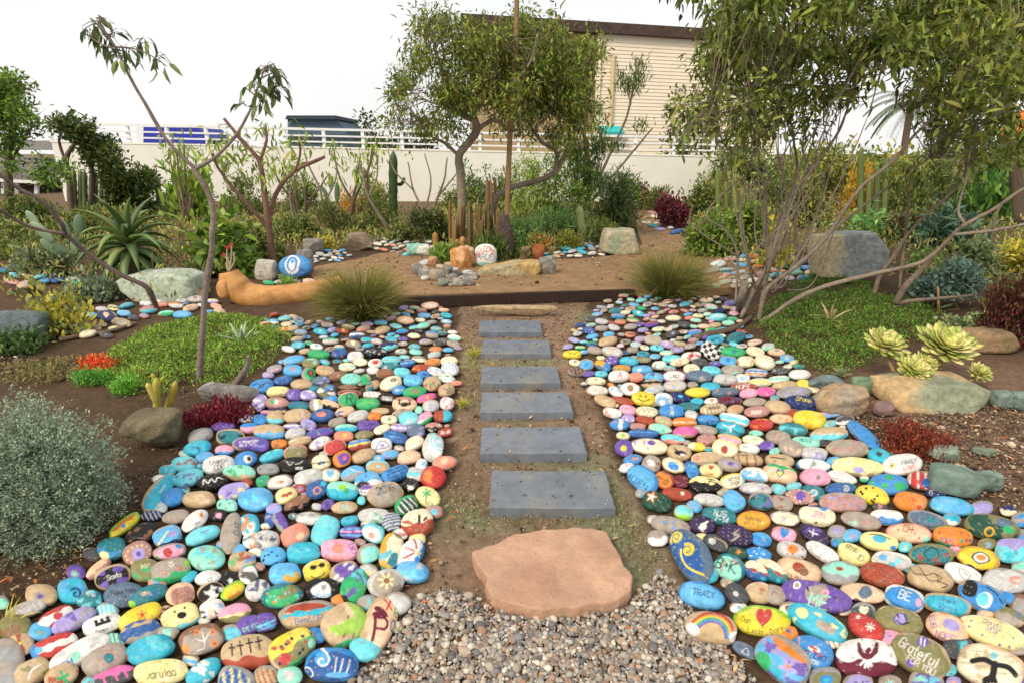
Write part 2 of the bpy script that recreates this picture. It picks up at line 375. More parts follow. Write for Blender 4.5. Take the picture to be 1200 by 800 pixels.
for poly, n in ((LITTER1 := [(0, 620), (120, 570), (165, 600), (60, 690), (0, 705)], 90), ([(545, 360), (690, 356), (715, 520), (770, 640), (760, 700), (480, 690), (530, 540), (540, 440)], 260), ([(960, 465), (1200, 470), (1200, 605), (1080, 545)], 260), ([(380, 640), (480, 700), (900, 720), (1000, 800), (380, 800)], 70)):
    q = scatter(poly_world(poly, 0), n, rng); P = np.c_[q, np.full(n, .006)]; d = np.c_[rng.normal(size=(n, 2)), rng.uniform(-.1, .25, n)]
    leaves(lb, P, d, rng.uniform(.02, .05, n), rng.uniform(.006, .014, n), pick(rng, ['9a7a52', '6b4a30', 'b59a72', '7d5a3a', 'a9653c'], n), rng, .5)
tag(lb.build('leaf_litter', M_dry), 'dry brown leaves scattered on the ground', 'leaf litter', None, 'stuff')

cb = MB(); q = scatter(pl, 2600, rng); pebbles(cb, q, .014 * np.exp(rng.normal(size=2600) * .5), CH_[1:6], rng, 1, .006)
tag(cb.build('plaza_grit', M_gravel), 'grit and small stones strewn over the tan raised path', 'grit', None, 'stuff')
lb = MB(); q = scatter(pl, 260, rng); leaves(lb, np.c_[q, np.full(260, .116)], np.c_[rng.normal(size=(260, 2)), rng.uniform(-.05, .25, 260)], rng.uniform(.03, .08, 260), rng.uniform(.01, .025, 260), pick(rng, ['6a5436', '8a7048', '54402c', '9a8458'], 260), rng, .5)
tag(lb.build('fallen_leaves', M_dry), 'dry leaves fallen on the tan raised path', 'leaf litter', None, 'stuff')
# ---------------------------------------------------------------- stepping slabs and the flagstone
M_slate = surf('bluestone', .72, .22, 9, .5, 38, col2='8f887a', mixscale=3.6, mixlo=.50, mixhi=.78, bdist=.004, steps=3)
M_sand = surf('sandstone', .88, .22, 8, .8, 22, col2='ab7e64', mixscale=4.5, mixlo=.45, mixhi=.8, bdist=.022, steps=4.5)
SL = [(598, 375, 388, 74.5, 'blue-grey stepping slab at the top, farthest from the gravel'), (605, 397, 413, 82.5, 'blue-grey stepping slab, second from the top'), (609.5, 428, 447, 94, 'blue-grey stepping slab, third from the top'),
      (616, 458, 481, 109, 'blue-grey stepping slab, third from the flagstone end'), (624, 499, 529, 125.5, 'blue-grey stepping slab with a pale scuff, second from the flagstone'), (645, 550, 593, 148, 'largest-looking blue-grey stepping slab, nearest the red flagstone')]
for k, (cx, y0, y1, wpx, lb_) in enumerate(SL):
    p0, p1 = G(cx, y0, .05), G(cx, y1, .05); wd = wpx * mpp(p1[1], .05); d = p0[1] - p1[1]
    c = np.array([(p0[0] + p1[0]) / 2, (p0[1] + p1[1]) / 2, .0]); e = np.linspace(-.5, .5, 40)
    o = np.concatenate([np.c_[e[:-1] * wd, 0 * e[1:] - d / 2], np.c_[0 * e[1:] + wd / 2, e[:-1] * d], np.c_[-e[:-1] * wd, 0 * e[1:] + d / 2], np.c_[0 * e[1:] - wd / 2, -e[:-1] * d]])
    z3 = np.c_[o, 0 * o[:, :1] + k * 3]; o = o + .0035 * np.stack([snoise(z3, k, 34) + .6 * snoise(z3, k + 3, 90), snoise(z3, k + 1, 34) + .6 * snoise(z3, k + 4, 90)], 1); V, F = prism(o, -.03, .045, .006)
    m = MB(); V = rotz(V, R([.5, -.8, 1.0, .6, .9, -.6][k])) + c
    m.add(V, F, np.array(lin(['6b747f', '6e757e', '707780', '747b84', '727984', '70777f'][k])))
    tag(m.build('stepping_slab', M_slate, None, (c[0], c[1], 0), smooth=False), lb_, 'paving slab', 'stepping slabs of the path')
cb = MB(); lb = MB()
for cx, y0, y1, wpx, _ in SL:
    p0, p1 = G(cx, y0, .05), G(cx, y1, .05); hw = wpx * mpp(p1[1], .05) / 2 - .02; n = 70
    q = np.stack([rng.uniform(p1[0] - hw, p1[0] + hw, n), p1[1] + .012 + (p0[1] - p1[1] - .03) * rng.beta(.6, .6, n)], 1); pebbles(cb, q, .0055 * np.exp(rng.normal(size=n) * .5), CH_, rng, 1, .0455)
    q = np.stack([rng.uniform(p1[0] - hw, p1[0] + hw, 5), rng.uniform(p1[1] + .02, p0[1] - .02, 5), np.full(5, .05)], 1); leaves(lb, q, np.c_[rng.normal(size=(5, 2)), np.full(5, .1)], .03, .009, pick(rng, ['8a7048', '6a5436', 'a08a60'], 5), rng, .4)
tag(cb.build('slab_grit', M_gravel), 'grit trodden onto the stepping slabs', 'grit', None, 'stuff')
tag(lb.build('slab_leaves', M_dry), 'a few dry leaves lying on the stepping slabs', 'leaf litter', None, 'stuff')
p0, p1 = G(604, 356, .06), G(604, 369, .06); m = MB()
V, F = rock((104 * mpp(p1[1]), .13, .10), 5, 4, 8, .03, .9); m.add(V + np.array([p0[0], (p0[1] + p1[1]) / 2 - .02, 0]), F, np.array(lin('bfa682')))
tag(m.build('stone_step', M_rock, None, (p0[0], p0[1], 0)), 'long narrow tan stone step just below the dark timber edging', 'stone step')
FL = [(554, 647), (566, 641), (583, 636), (604, 625), (640, 619), (668, 618), (694, 618), (712, 623), (721, 640), (728, 653), (731, 664), (741, 676), (739, 690), (727, 702), (700, 708), (660, 712), (620, 711), (590, 705), (577, 697), (570, 684), (573, 673), (560, 661)]
fw = poly_world(FL, .05); fw = fw[::-1] if np.sum(fw[:, 0] * np.roll(fw[:, 1], -1) - fw[:, 1] * np.roll(fw[:, 0], -1)) < 0 else fw
fs = (lambda q: np.array([q[i] + (q[i + 1] - q[i]) * t for i in range(len(q) - 1) for t in np.arange(12) / 12]))(np.vstack([fw, fw[:1]]))[:-1]; rg = np.random.default_rng(4)
fs = fs + np.stack([.008 * snoise(np.c_[fs, fs[:, :1]], j, 20) + .005 * snoise(np.c_[fs, fs[:, :1]], j + 2, 70) for j in (2, 3)], 1)
cen = fs.mean(0); n = len(fs); V = []; T = [0, .12, .25, .4, .55, .7, .82, .91, .965, .992, 1.0]
for t in T[1:]:
    p = cen + (fs - cen) * t; z = .05 + .006 * snoise(np.c_[p, p[:, :1] * 0], 6, 6) + .003 * snoise(np.c_[p, p[:, :1] * 0], 7, 19) - (.006 if t == 1 else 0) - np.clip((np.floor(snoise(np.c_[p, p[:, :1] * 0], 8, 4) * 2)) * .0015, -.004, .004)
    V.append(np.c_[p, z])
V.append(np.c_[fs * 1 + (fs - cen) * .004, np.full(n, .024) + .006 * snoise(np.c_[fs, fs[:, :1]], 11, 30)]); V.append(np.c_[fs + (fs - cen) * -.01, np.full(n, -.02)])
V = np.concatenate(V + [np.array([[*cen, .05]])]); k = np.arange(n); F = []
for r in range(len(T)): F.append(np.stack([r * n + k, (r + 1) * n + k, (r + 1) * n + (k + 1) % n, r * n + (k + 1) % n], 1))
F.append(np.stack([np.full(n, len(V) - 1), k, (k + 1) % n], 1)); m = MB(); m.add(V, F, np.clip(np.array(lin('c79f83')) * (1 + .12 * snoise(V, 31, 5) + .08 * snoise(V, 32, 17))[:, None], 0, 1))
tag(m.build('flagstone', M_sand, None, (*cen, 0)), 'broad reddish sandstone flagstone with ragged edge at the foot of the slabs', 'flagstone')

# ---------------------------------------------------------------- wall, railing, buildings behind
YW = 19.0
wl = thing('garden_wall', (0, YW, 0), 'long smooth white boundary wall behind the whole garden', 'wall')
def quadprism(mb, tl, tr, z0, y0, y1, c):
    V = [(tl[0], y0, z0), (tr[0], y0, z0), (tr[0], y0, tr[2]), (tl[0], y0, tl[2]), (tl[0], y1, z0), (tr[0], y1, z0), (tr[0], y1, tr[2]), (tl[0], y1, tl[2])]
    mb.add(np.array(V), np.array([(0, 1, 2, 3), (5, 4, 7, 6), (3, 2, 6, 7), (1, 5, 6, 2), (4, 0, 3, 7), (4, 5, 1, 0)]), c)
T0, T1 = D(60, 167, YW), D(860, 185, YW)
m = MB(); quadprism(m, T0, T1, -.2, YW, YW + .25, np.array(lin('e8e7de'))); m.build('wall_face', M_paint, wl, smooth=False)
m = MB(); quadprism(m, T0 + [-.03, 0, .05], T1 + [.03, 0, .05], float(min(T0[2], T1[2])) - .3, YW - .02, YW + .27, np.array(lin('f5f2ea')))
V = m.V[0]; V[[0, 4], 2] = T0[2] + .004; V[[1, 5], 2] = T1[2] + .004; m.build('coping', M_paint, wl, smooth=False)
rl = thing('railing', (0, YW + .12, T0[2]), 'white post and rail fence along the top of the white wall', 'railing')
cw = np.array(lin('eceeee'))
def wz(px): return D(px, 167 + (px - 60) * 18 / 800, YW)[2] + .052
def rpt(px, f): x = D(px, 170, YW + .12)[0]; z0 = wz(px); return np.array([x, YW + .12, z0 + f * .52])
for px in np.arange(62, 862, 45.5):
    m = MB(); p = rpt(px, 0); V, F = box((p[0], p[1], p[2] + .265), (.10, .10, .53), 0, .01); m.add(V, F, cw); m.build('post', M_plain, rl, smooth=False)
for fz, th in ((1.0, .07), (.62, .05), (.28, .05)):
    a, b = rpt(60, fz), rpt(860, fz); m = MB(); ang = math.atan2(b[2] - a[2], b[0] - a[0]); L = b[0] - a[0]
    yy = YW + (.12 if fz == 1 else .06); hh = th / 2
    V = np.array([(a[0], yy - .03, a[2] - hh), (b[0], yy - .03, b[2] - hh), (b[0], yy - .03, b[2] + hh), (a[0], yy - .03, a[2] + hh), (a[0], yy + .04, a[2] - hh), (b[0], yy + .04, b[2] - hh), (b[0], yy + .04, b[2] + hh), (a[0], yy + .04, a[2] + hh)])
    if fz == 1: V[:, 1] += np.where(V[:, 1] > yy, .03, -.03)
    m.add(V, np.array([(0, 1, 2, 3), (5, 4, 7, 6), (3, 2, 6, 7), (1, 5, 6, 2), (4, 0, 3, 7), (4, 5, 1, 0)]), cw); m.build('rail', M_plain, rl, smooth=False)
YB = 30.0
bl_ = thing('building', (D(720, 180, YB)[0], YB, 0), 'tall cream building with lapped siding and a dark flat-topped roof edge', 'building')
L0, R0 = D(548, 30, YB), D(925, 56, YB)
def btop(px): return D(px, 30 + (px - 548) * 24 / 377, YB)[2]
m = MB(); x0, x1 = D(703, 100, YB)[0], R0[0]; zt0, zt1 = btop(703), btop(925); nb = 36
for k in range(nb):
    za, zb = 1.0 + k * (zt0 - 1.0) / nb, 1.0 + (k + 1) * (zt0 - 1.0) / nb; s = (zt1 - 1) / (zt0 - 1)
    V = np.array([(x0, YB - .028, za), (x1, YB - .028, 1 + (za - 1) * s), (x1, YB, 1 + (zb - 1) * s), (x0, YB, zb), (x0, YB, za), (x1, YB, 1 + (za - 1) * s)])
    m.add(V, np.array([(0, 1, 2, 3), (4, 5, 1, 0)]), np.array(lin('e4d9c4')))
V, F = box(((x0 + x1) / 2, YB + 4.1, 2.5), (x1 - x0 - .1, 8, 4.8)); m.add(V, F, np.array(lin('e4d9c4')))
m.build('siding', M_paint, bl_, smooth=False)
m = MB(); quadprism(m, np.array([L0[0], 0, btop(548)]), np.array([x0 - .2, 0, btop(701)]), 0, YB + .3, YB + 6, np.array(lin('b09a74'))); m.build('brown_wall', M_paint, bl_, smooth=False)
m = MB(); V, F = box((x0 - .1, YB - .02, (zt0 + 1) / 2), (.2, .2, zt0 - 1)); m.add(V, F, np.array(lin('efe2b8'))); m.build('corner_trim', M_plain, bl_, smooth=False)
m = MB(); a, b = np.array([L0[0] - .3, 0, btop(548) + .45]), np.array([x1 + .3, 0, btop(925) + .45]); quadprism(m, a, b, 0, YB - .3, YB + 8.3, np.array(lin('4a3c36')))
V = m.V[0]; V[[0, 4], 2] = btop(548) + .003; V[[1, 5], 2] = btop(925) + .003
m.build('roof', surf('shingles', .95, .4, 4, .8, 9), bl_, smooth=False)
for k in range(46):     # ragged tile edge along the top
    pass
m = MB(); V, F = box((x0 + .55, YB - .16, (zt0 + 1) / 2 - .4), (.12, .12, zt0 - 2)); m.add(V, F, np.array(lin('d8c08a'))); m.build('downpipe', M_plain, bl_, smooth=False)
p = D(716, 152, YB - .5); aw = thing('awning', (p[0], YB - .3, p[2]), 'small turquoise awning low on the cream building', 'awning')
m = MB(); q = .045 * 13; V = np.array([(p[0] - q, YB - .1, p[2] + .17), (p[0] + q, YB - .1, p[2] + .17), (p[0] + q, YB - .9, p[2] - .12), (p[0] - q, YB - .9, p[2] - .12)]); V = np.vstack([V, V - [0, 0, .06]])
m.add(V, np.array([(3, 2, 1, 0), (4, 5, 6, 7), (0, 1, 5, 4), (1, 2, 6, 5), (2, 3, 7, 6), (3, 0, 4, 7)]), np.array(lin('22b5b8'))); m.build('canopy', M_plain, aw, smooth=False)
m = MB(); V = np.array([(p[0] - q, YB - .9, p[2] - .19), (p[0] + q, YB - .9, p[2] - .19), (p[0] + q, YB - .9, p[2] - .33), (p[0] - q, YB - .9, p[2] - .33)]); V = np.vstack([V, V + [0, .02, 0]]); m.add(V, np.array([(3, 2, 1, 0), (4, 5, 6, 7), (0, 1, 5, 4), (1, 2, 6, 5), (2, 3, 7, 6), (3, 0, 4, 7)]), np.array(lin('1f9fa8'))); m.build('valance', M_plain, aw, smooth=False)
p = D(631, 113, YB + .2); bn_ = thing('banner', (p[0], YB + .1, p[2]), 'red and white banner glimpsed through the island tree', 'banner')
for k, (dz, h, c) in enumerate(((0, .62, 'd01c26'), (.42, .2, 'f0ece8'))):
    m = MB(); V, F = box((p[0], YB + .24, p[2] + dz), (.62, .04, h)); m.add(V, F, np.array(lin(c))); m.build('cloth' if k == 0 else 'white_band', M_plain, bn_, smooth=False)
# shed with slanting side, blue boat cover, house at the left edge, orange roof at the right edge
def solid(mb, pts, y0, y1, c):
    P = np.array([D(x, y, y0) for x, y in pts]); n = len(P); Q = P.copy(); Q[:, 1] = y1; k = np.arange(n)
    mb.add(np.vstack([P, Q]), [np.array([k]), np.array([n + k[::-1]]), np.stack([k, n + k, n + (k + 1) % n, (k + 1) % n], 1)], c)
sh = thing('shed', (D(370, 170, 24)[0], 24, 0), 'dark blue-grey shed with a slanted right side above the wall', 'shed')
m = MB(); solid(m, [(337, 230), (409, 230), (406, 152), (392, 139), (337, 139)], 24, 27, np.array(lin('54697c'))); m.build('wall', M_wood, sh, smooth=False)
m = MB(); solid(m, [(334, 140), (395, 140), (393, 135.5), (336, 135.5)], 23.8, 27.2, np.array(lin('3a4450'))); m.build('roof', M_wood, sh, smooth=False)
m = MB(); solid(m, [(341, 167), (405, 167), (404, 158), (341, 158)], 23.93, 23.99, np.array(lin('39434e'))); m.build('dark_panel', M_wood, sh, smooth=False)
bc = thing('boat_cover', (D(200, 170, 24)[0], 24, 0), 'long bright blue cover showing between the railing bars', 'cover')
m = MB(); solid(m, [(163, 172), (168, 172), (168, 149), (159, 149)], 24, 24.6, np.array(lin('e8eaf0'))); m.build('white_end', M_plain, bc, smooth=False)
m = MB(); solid(m, [(168.5, 172), (238, 172), (241, 162), (232, 150), (168.5, 149)], 24, 26, np.array(lin('2a35a8'))); m.build('tarpaulin', M_plain, bc, smooth=False)
m = MB(); solid(m, [(170, 240), (236, 240), (236, 172.5), (170, 172.5)], 24.2, 25.8, np.array(lin('55585c'))); m.build('stand', M_plain, bc, smooth=False)
hs = thing('house', (D(10, 220, 23)[0], 23, 0), 'low dark brown house with white posts at the left edge', 'house')
m = MB(); solid(m, [(-160, 262), (43, 262), (41, 212), (-160, 200)], 23, 27, np.array(lin('4b3c33'))); m.build('wall', M_wood, hs, smooth=False)
m = MB(); solid(m, [(-160, 201), (48, 213), (30, 207), (12, 196), (-160, 176)], 22.5, 27.5, np.array(lin('77736c'))); m.build('roof', M_wood, hs, smooth=False)
m = MB(); solid(m, [(-160, 204), (49, 216), (48, 212.5), (-160, 200.5)], 22.4, 22.48, np.array(lin('e4e4e0'))); m.build('fascia', M_plain, hs, smooth=False)
for px in (1, 17, 40):
    m = MB(); solid(m, [(px, 262), (px + 4, 262), (px + 4, 214), (px, 214)], 22.6, 22.7, np.array(lin('dcdcd8'))); m.build('post', M_plain, hs, smooth=False)
m = MB(); solid(m, [(20, 176), (62, 176), (57, 165), (24, 165)], 26, 29, np.array(lin('8d8b86'))); tag(m.build('lean_to_roof', M_wood, None, (0, 26, 0), smooth=False), 'low grey roof beyond the left end of the white wall', 'roof')
h2 = thing('tiled_house', (D(1210, 160, 34)[0], 34, 0), 'house with an orange tiled roof at the right edge', 'house')
m = MB(); solid(m, [(1215, 240), (1360, 240), (1360, 158), (1215, 158)], 34, 35.6, np.array(lin('d8c7a6'))); m.build('wall', M_paint, h2, smooth=False)
m = MB(); solid(m, [(1205, 158), (1360, 158), (1360, 122), (1250, 122), (1222, 134)], 33.6, 36, np.array(lin('d97a33'))); m.build('roof', surf('clay_tile', .85, .3, 6, .8, 12), h2, smooth=False)
# ---------------------------------------------------------------- painted stones: one row each
# centre x y, long and short diameter and tilt, in quarter picture points from the block's corner | base paint | painted marks | look | short name when it serves as a landmark
ROWS = {}
ROWS[0, 400] = '''
1047 400 115 50 5|pu||plain purple ~
940 443 125 75 20|gy||smooth blue-grey ~
1080 448 135 75 0|te|bl 4 .3 bk|teal ~ with dark smudges
1153 362 85 42 5|wh|hi .3 lv|white ~ with lilac edge
1170 405 90 50 5|pk|hi .1 bl|pink ~ with blue top
925 500 130 75 10|tq|l .12 bk -.3 .1 .1 -.1 .1 -.5;bl 3 .2 bl|turquoise ~ with a dark mark
960 543 90 50 10|sb|bl 3 .3 lv|small sky-blue ~ with lilac patches
1053 510 90 50 0|pk|lo -.2 bl|small pink ~ with blue edge
1160 480 140 65 5|pu|sc 2 wh|purple ~ with white scribbled letters
860 573 130 75 5|aq|bl 4 .35 br|aqua ~ with rusty patches
1025 578 155 88 10|wh|t CARMEN 0 .25 .32 0 bk;t CDE 0 -.3 .36 0 bk|white ~ lettered in black, two lines|white two-line black-lettered stone
882 640 150 85 15|aq|bl 9 .18 pu|pale aqua ~ flecked with purple
1120 615 155 75 -3|ta|hi -.25 mi;bl 3 .3 gr|tan ~ with mint green top|mint-topped tan stone
1000 660 150 80 10|bk|l .1 wh -.6 -.1 -.5 .4 -.3 -.1 -.1 .3 .1 -.1 .3 .35 .6 .1|black ~ with white zigzag letters|black zigzag stone
745 705 220 88 50|tq|l .07 wh -.1 .1 .3 .2|long turquoise ~ with a white streak|long turquoise stone
810 730 130 88 15|bl||plain medium blue ~
935 740 160 80 2|ta|bl 3 .3 pe|plain tan and peach ~
1100 705 160 85 15|lv|bl 7 .22 py;bl 4 .2 pu|lavender ~ with yellow and purple dabs
1200 740 168 112 10|sb|bl 3 .3 aq|large plain sky-blue ~|large sky-blue stone
1155 552 110 75 15|bl|d .1 0 .5 .5 wh;d .2 0 .25 .3 bk|blue ~ with a white and black eye
'''
ROWS[0, 600] = '''
583 60 185 62 38|ye|hi .2 og;d -.1 .1 .3 .25 bl;bk .8 li|yellow and orange ~ with a small blue fish|yellow fish stone
712 15 100 50 5|nv|st 5 wh|navy ~ with white stripes
825 22 135 65 10|gt||weathered grey-tan ~
915 40 150 84 40|wh|d .45 .2 .25 .3 og;l .1 pu -.2 -.2 .1 -.3|white ~ with orange dot and purple mark|white orange-dot stone
1025 15 90 60 5|bk|d 0 .1 .5 .4 pk|black ~ with pink blot
665 100 165 90 20|bk|bl 9 .2 bn|dark brown speckled ~|dark brown speckled stone
785 110 150 100 20|sb|lo -.5 nv;l .13 py -.7 -.4 .1 .5;d .3 .1 .4 .3 lv|blue ~ with a pale yellow stroke
950 108 175 76 22|aq|l .08 pu -.1 .4 .4 .3|pale aqua ~ with a purple stroke
1085 95 200 98 80|gt|t OAE .1 0 .45 0 dk|upright grey-brown ~ with dark letters|upright grey-brown stone
1170 60 100 112 0|tq|bl 4 .3 wh;bl 5 .2 og|turquoise ~ with white and orange triangles
525 170 140 108 15|te|bl 3 .35 bl;d -.6 -.3 .4 .4 py|dark teal ~ with blue and yellow
645 190 150 110 20|rs|o 0 0 .75 .02 gy;dt 13 .72 .09 py;d 0 0 .55 .5 lv;d 0 0 .2 .2 pu|grey-pink ~ ringed with yellow dots|yellow-dotted ring stone
795 185 170 76 10|pk|d -.1 0 .55 .55 re;l .1 mr -.3 0 .1 0;d .6 .6 .5 .4 bl;d -.7 -.4 .25 .3 gr|pale pink ~ with big red lips|red lips stone
968 213 175 122 0|mi|bl 5 .35 aq;bl 4 .2 gt|pale mint marbled ~|mint marbled stone
1115 175 80 60 5|sb|bl 3 .3 gy|small grey-blue ~
1135 230 140 95 5|ta|bl 3 .4 bl;bl 3 .3 gr;bl 3 .3 br|tan ~ dabbed blue, green and rust
1180 130 85 78 0|wh|bl 4 .3 og;bl 3 .2 te|white ~ with orange and teal shapes
465 262 150 60 42|rs|hi .1 pe|long pinkish-tan ~
530 300 185 112 15|pu|bu -.35 .1 bk;bd -.2 .4 bk;t Santa .05 .1 .32 0 wh|purple ~ with black cross and white name|purple black-cross stone
680 270 140 110 5|ol|t MK .1 .4 .4 0 cr;bl 4 .25 gr|olive-tan ~ with pale initials
800 275 200 108 15|gt|lo -.2 gr;fl .1 .6 .28 6 wh re;fl -.3 .1 .2 5 re ye;fl .4 .1 .2 5 re ye;d .8 .3 .25 .3 li|grey ~ with green meadow and red flowers|red flower meadow stone
890 305 88 52 28|tq||small bright turquoise ~
975 308 130 75 15|wh|t cr .1 -.1 .5 0 nv|white ~ with two small dark letters
1078 312 92 80 0|bk|sr .1 0 .4 wh|small black ~ with a white star|black star stone
1165 290 92 92 20|wh|bl 4 .4 bk|white ~ with black cow patches|cow-patched stone
340 365 148 132 10|tq|bl 3 .4 sb;sw .2 0 .4 1.2 .08 nv|bright blue ~ with a dark curl|blue curl stone
420 405 135 92 0|te|bl 8 .25 aq;bl 5 .15 lg|teal marbled ~
585 385 190 115 8|sl|t Something 0 .35 .28 0 bk;t is 0 0 .28 0 bk;t cool 0 -.4 .36 0 bk|grey-green ~ with three lines of dark writing|grey three-line stone
690 390 205 92 20|te|bl 3 .3 db;d -.1 .3 .3 .25 pe;d -.75 -.3 .35 .4 li;bl 3 .2 gy|dark teal ~ with peach and lime ends|teal and lime stone
850 382 140 108 18|rs|bk .75 pe;sc 3 bn|pinkish-tan ~ with brown writing
990 372 128 90 20|bk|bl 6 .35 wh|black ~ with white splashes|white-splashed black stone
1090 368 128 72 35|ye|lo -.3 og;bk .8 li|yellow ~ with green edge
1190 372 82 90 0|lg|bl 2 .4 lv|small pale lilac-grey ~
995 455 125 88 20|wh|bl 3 .35 pe;bl 3 .25 sb;bl 3 .2 bk|white ~ with peach and blue dabs
1100 472 160 98 12|pk|lo -.15 ol;bd -.15 .05 py|tan ~ with pale pink top|pink-topped tan stone
1168 530 122 90 22|pu|t PETE 0 -.15 .42 0 mi|purple ~ with mint name|mint-lettered purple stone
125 455 205 72 20|lg|dt 12 .5 .1 rs;sp 12 .08 rs|long pale grey ~ with rows of dots|long dotted grey stone
265 490 192 88 28|re|bd -.4 .5 wh;d .05 .05 .5 .4 re|red and white flag-striped ~|red and white flag stone
70 535 175 120 8|ol|bl 3 .4 bn|plain olive-brown ~|olive-brown stone
350 505 232 88 26|lv|bl 6 .3 gy;bl 4 .25 pu|lilac and grey marbled ~|lilac marbled stone
478 525 202 100 18|wh|E .05 .3 .55 bk;t Donny -.1 -.5 .28 0 bk|white ~ with a thick black E|thick black E stone
663 485 222 92 26|ye|fl 0 .1 .55 5 og re|long yellow ~ with an orange flower|long yellow flower stone
770 468 90 55 35|mr|bl 2 .2 wh|small dark maroon ~
847 487 192 118 18|py|d .05 .2 .4 .27 bk;d -.25 .65 .1 .1 bk;d .3 .65 .1 .1 bk;bd -.9 -.55 aq|cream ~ with a black snout face|black snout stone
655 560 195 110 20|db|lo -.2 gt;bd .6 .8 ta|tan ~ with deep blue top|blue-topped tan stone
250 628 250 100 20|re|bd -.15 .45 wh;le -.6 bl;d -.55 .2 .35 .3 sb|red ~ with white band and blue end|red, white and blue stone
380 655 325 108 28|wh|bl 3 .4 lg;d -.2 0 .5 .35 mi;t ZEM -.55 -.3 .5 0 db|long white ~ with three blue letters|long white lettered stone
100 612 130 125 15|ta|bu -.3 .1 br;sr -.4 .2 .5 ye|tan ~ with yellow and rust wedge
35 700 165 235 0|gy|bl 3 .3 gt|large plain grey ~|large plain grey stone
500 690 245 128 28|gt|fl .05 .1 .75 9 rs te;d .05 .1 .35 .35 te|grey-tan ~ with green flower centre|green-centred flower stone
705 643 252 128 20|tq|bl 4 .4 aq;le -.85 bn|large plain turquoise ~ with brown tip|brown-tipped turquoise stone
945 600 222 140 18|gt|bk .8 bn;l .06 wh -.3 -.4 .0 -.3 .1 .6;l .06 wh -.2 .3 .05 .1 .4 .5;fl .5 .4 .3 6 og re;fl .4 -.3 .35 6 og re;fl -.1 .7 .25 6 og re;d -.7 -.1 .25 .3 og|grey-brown ~ with white tree and orange flowers|orange flower tree stone
1160 655 265 160 8|ta|lo -.1 br;x -.5 .4 .3 bk;x -.2 .45 .36 bk;x .12 .5 .36 bk;x .42 .5 .3 bk|tan ~ with four black crosses on red hill|four crosses stone
150 748 195 112 28|ta|bl 3 .3 ol;l .12 wh -.3 -.2 0 .25 .45 .3|tan ~ with a white curve|white curve stone
290 765 180 112 25|ta|bl 3 .3 br;fl 0 0 .6 4 gr gr;l .14 gr 0 0 .2 -.8|tan ~ with a green clover|green clover stone
540 768 215 90 14|dk|hi .3 mg;l .2 mg -.5 .3 -.45 -.3;l .2 mg 0 .3 .05 -.2;l .2 mg .4 .4 .45 -.2|charcoal ~ with pink flames|pink flame stone
757 748 272 122 6|py|bl 3 .3 cr;t jarulao .0 .1 .46 0 bk|cream ~ with a black cursive word|black cursive stone
955 748 185 105 33|tq|bl 5 .35 wh|turquoise ~ with white clouds|turquoise cloud stone
'''
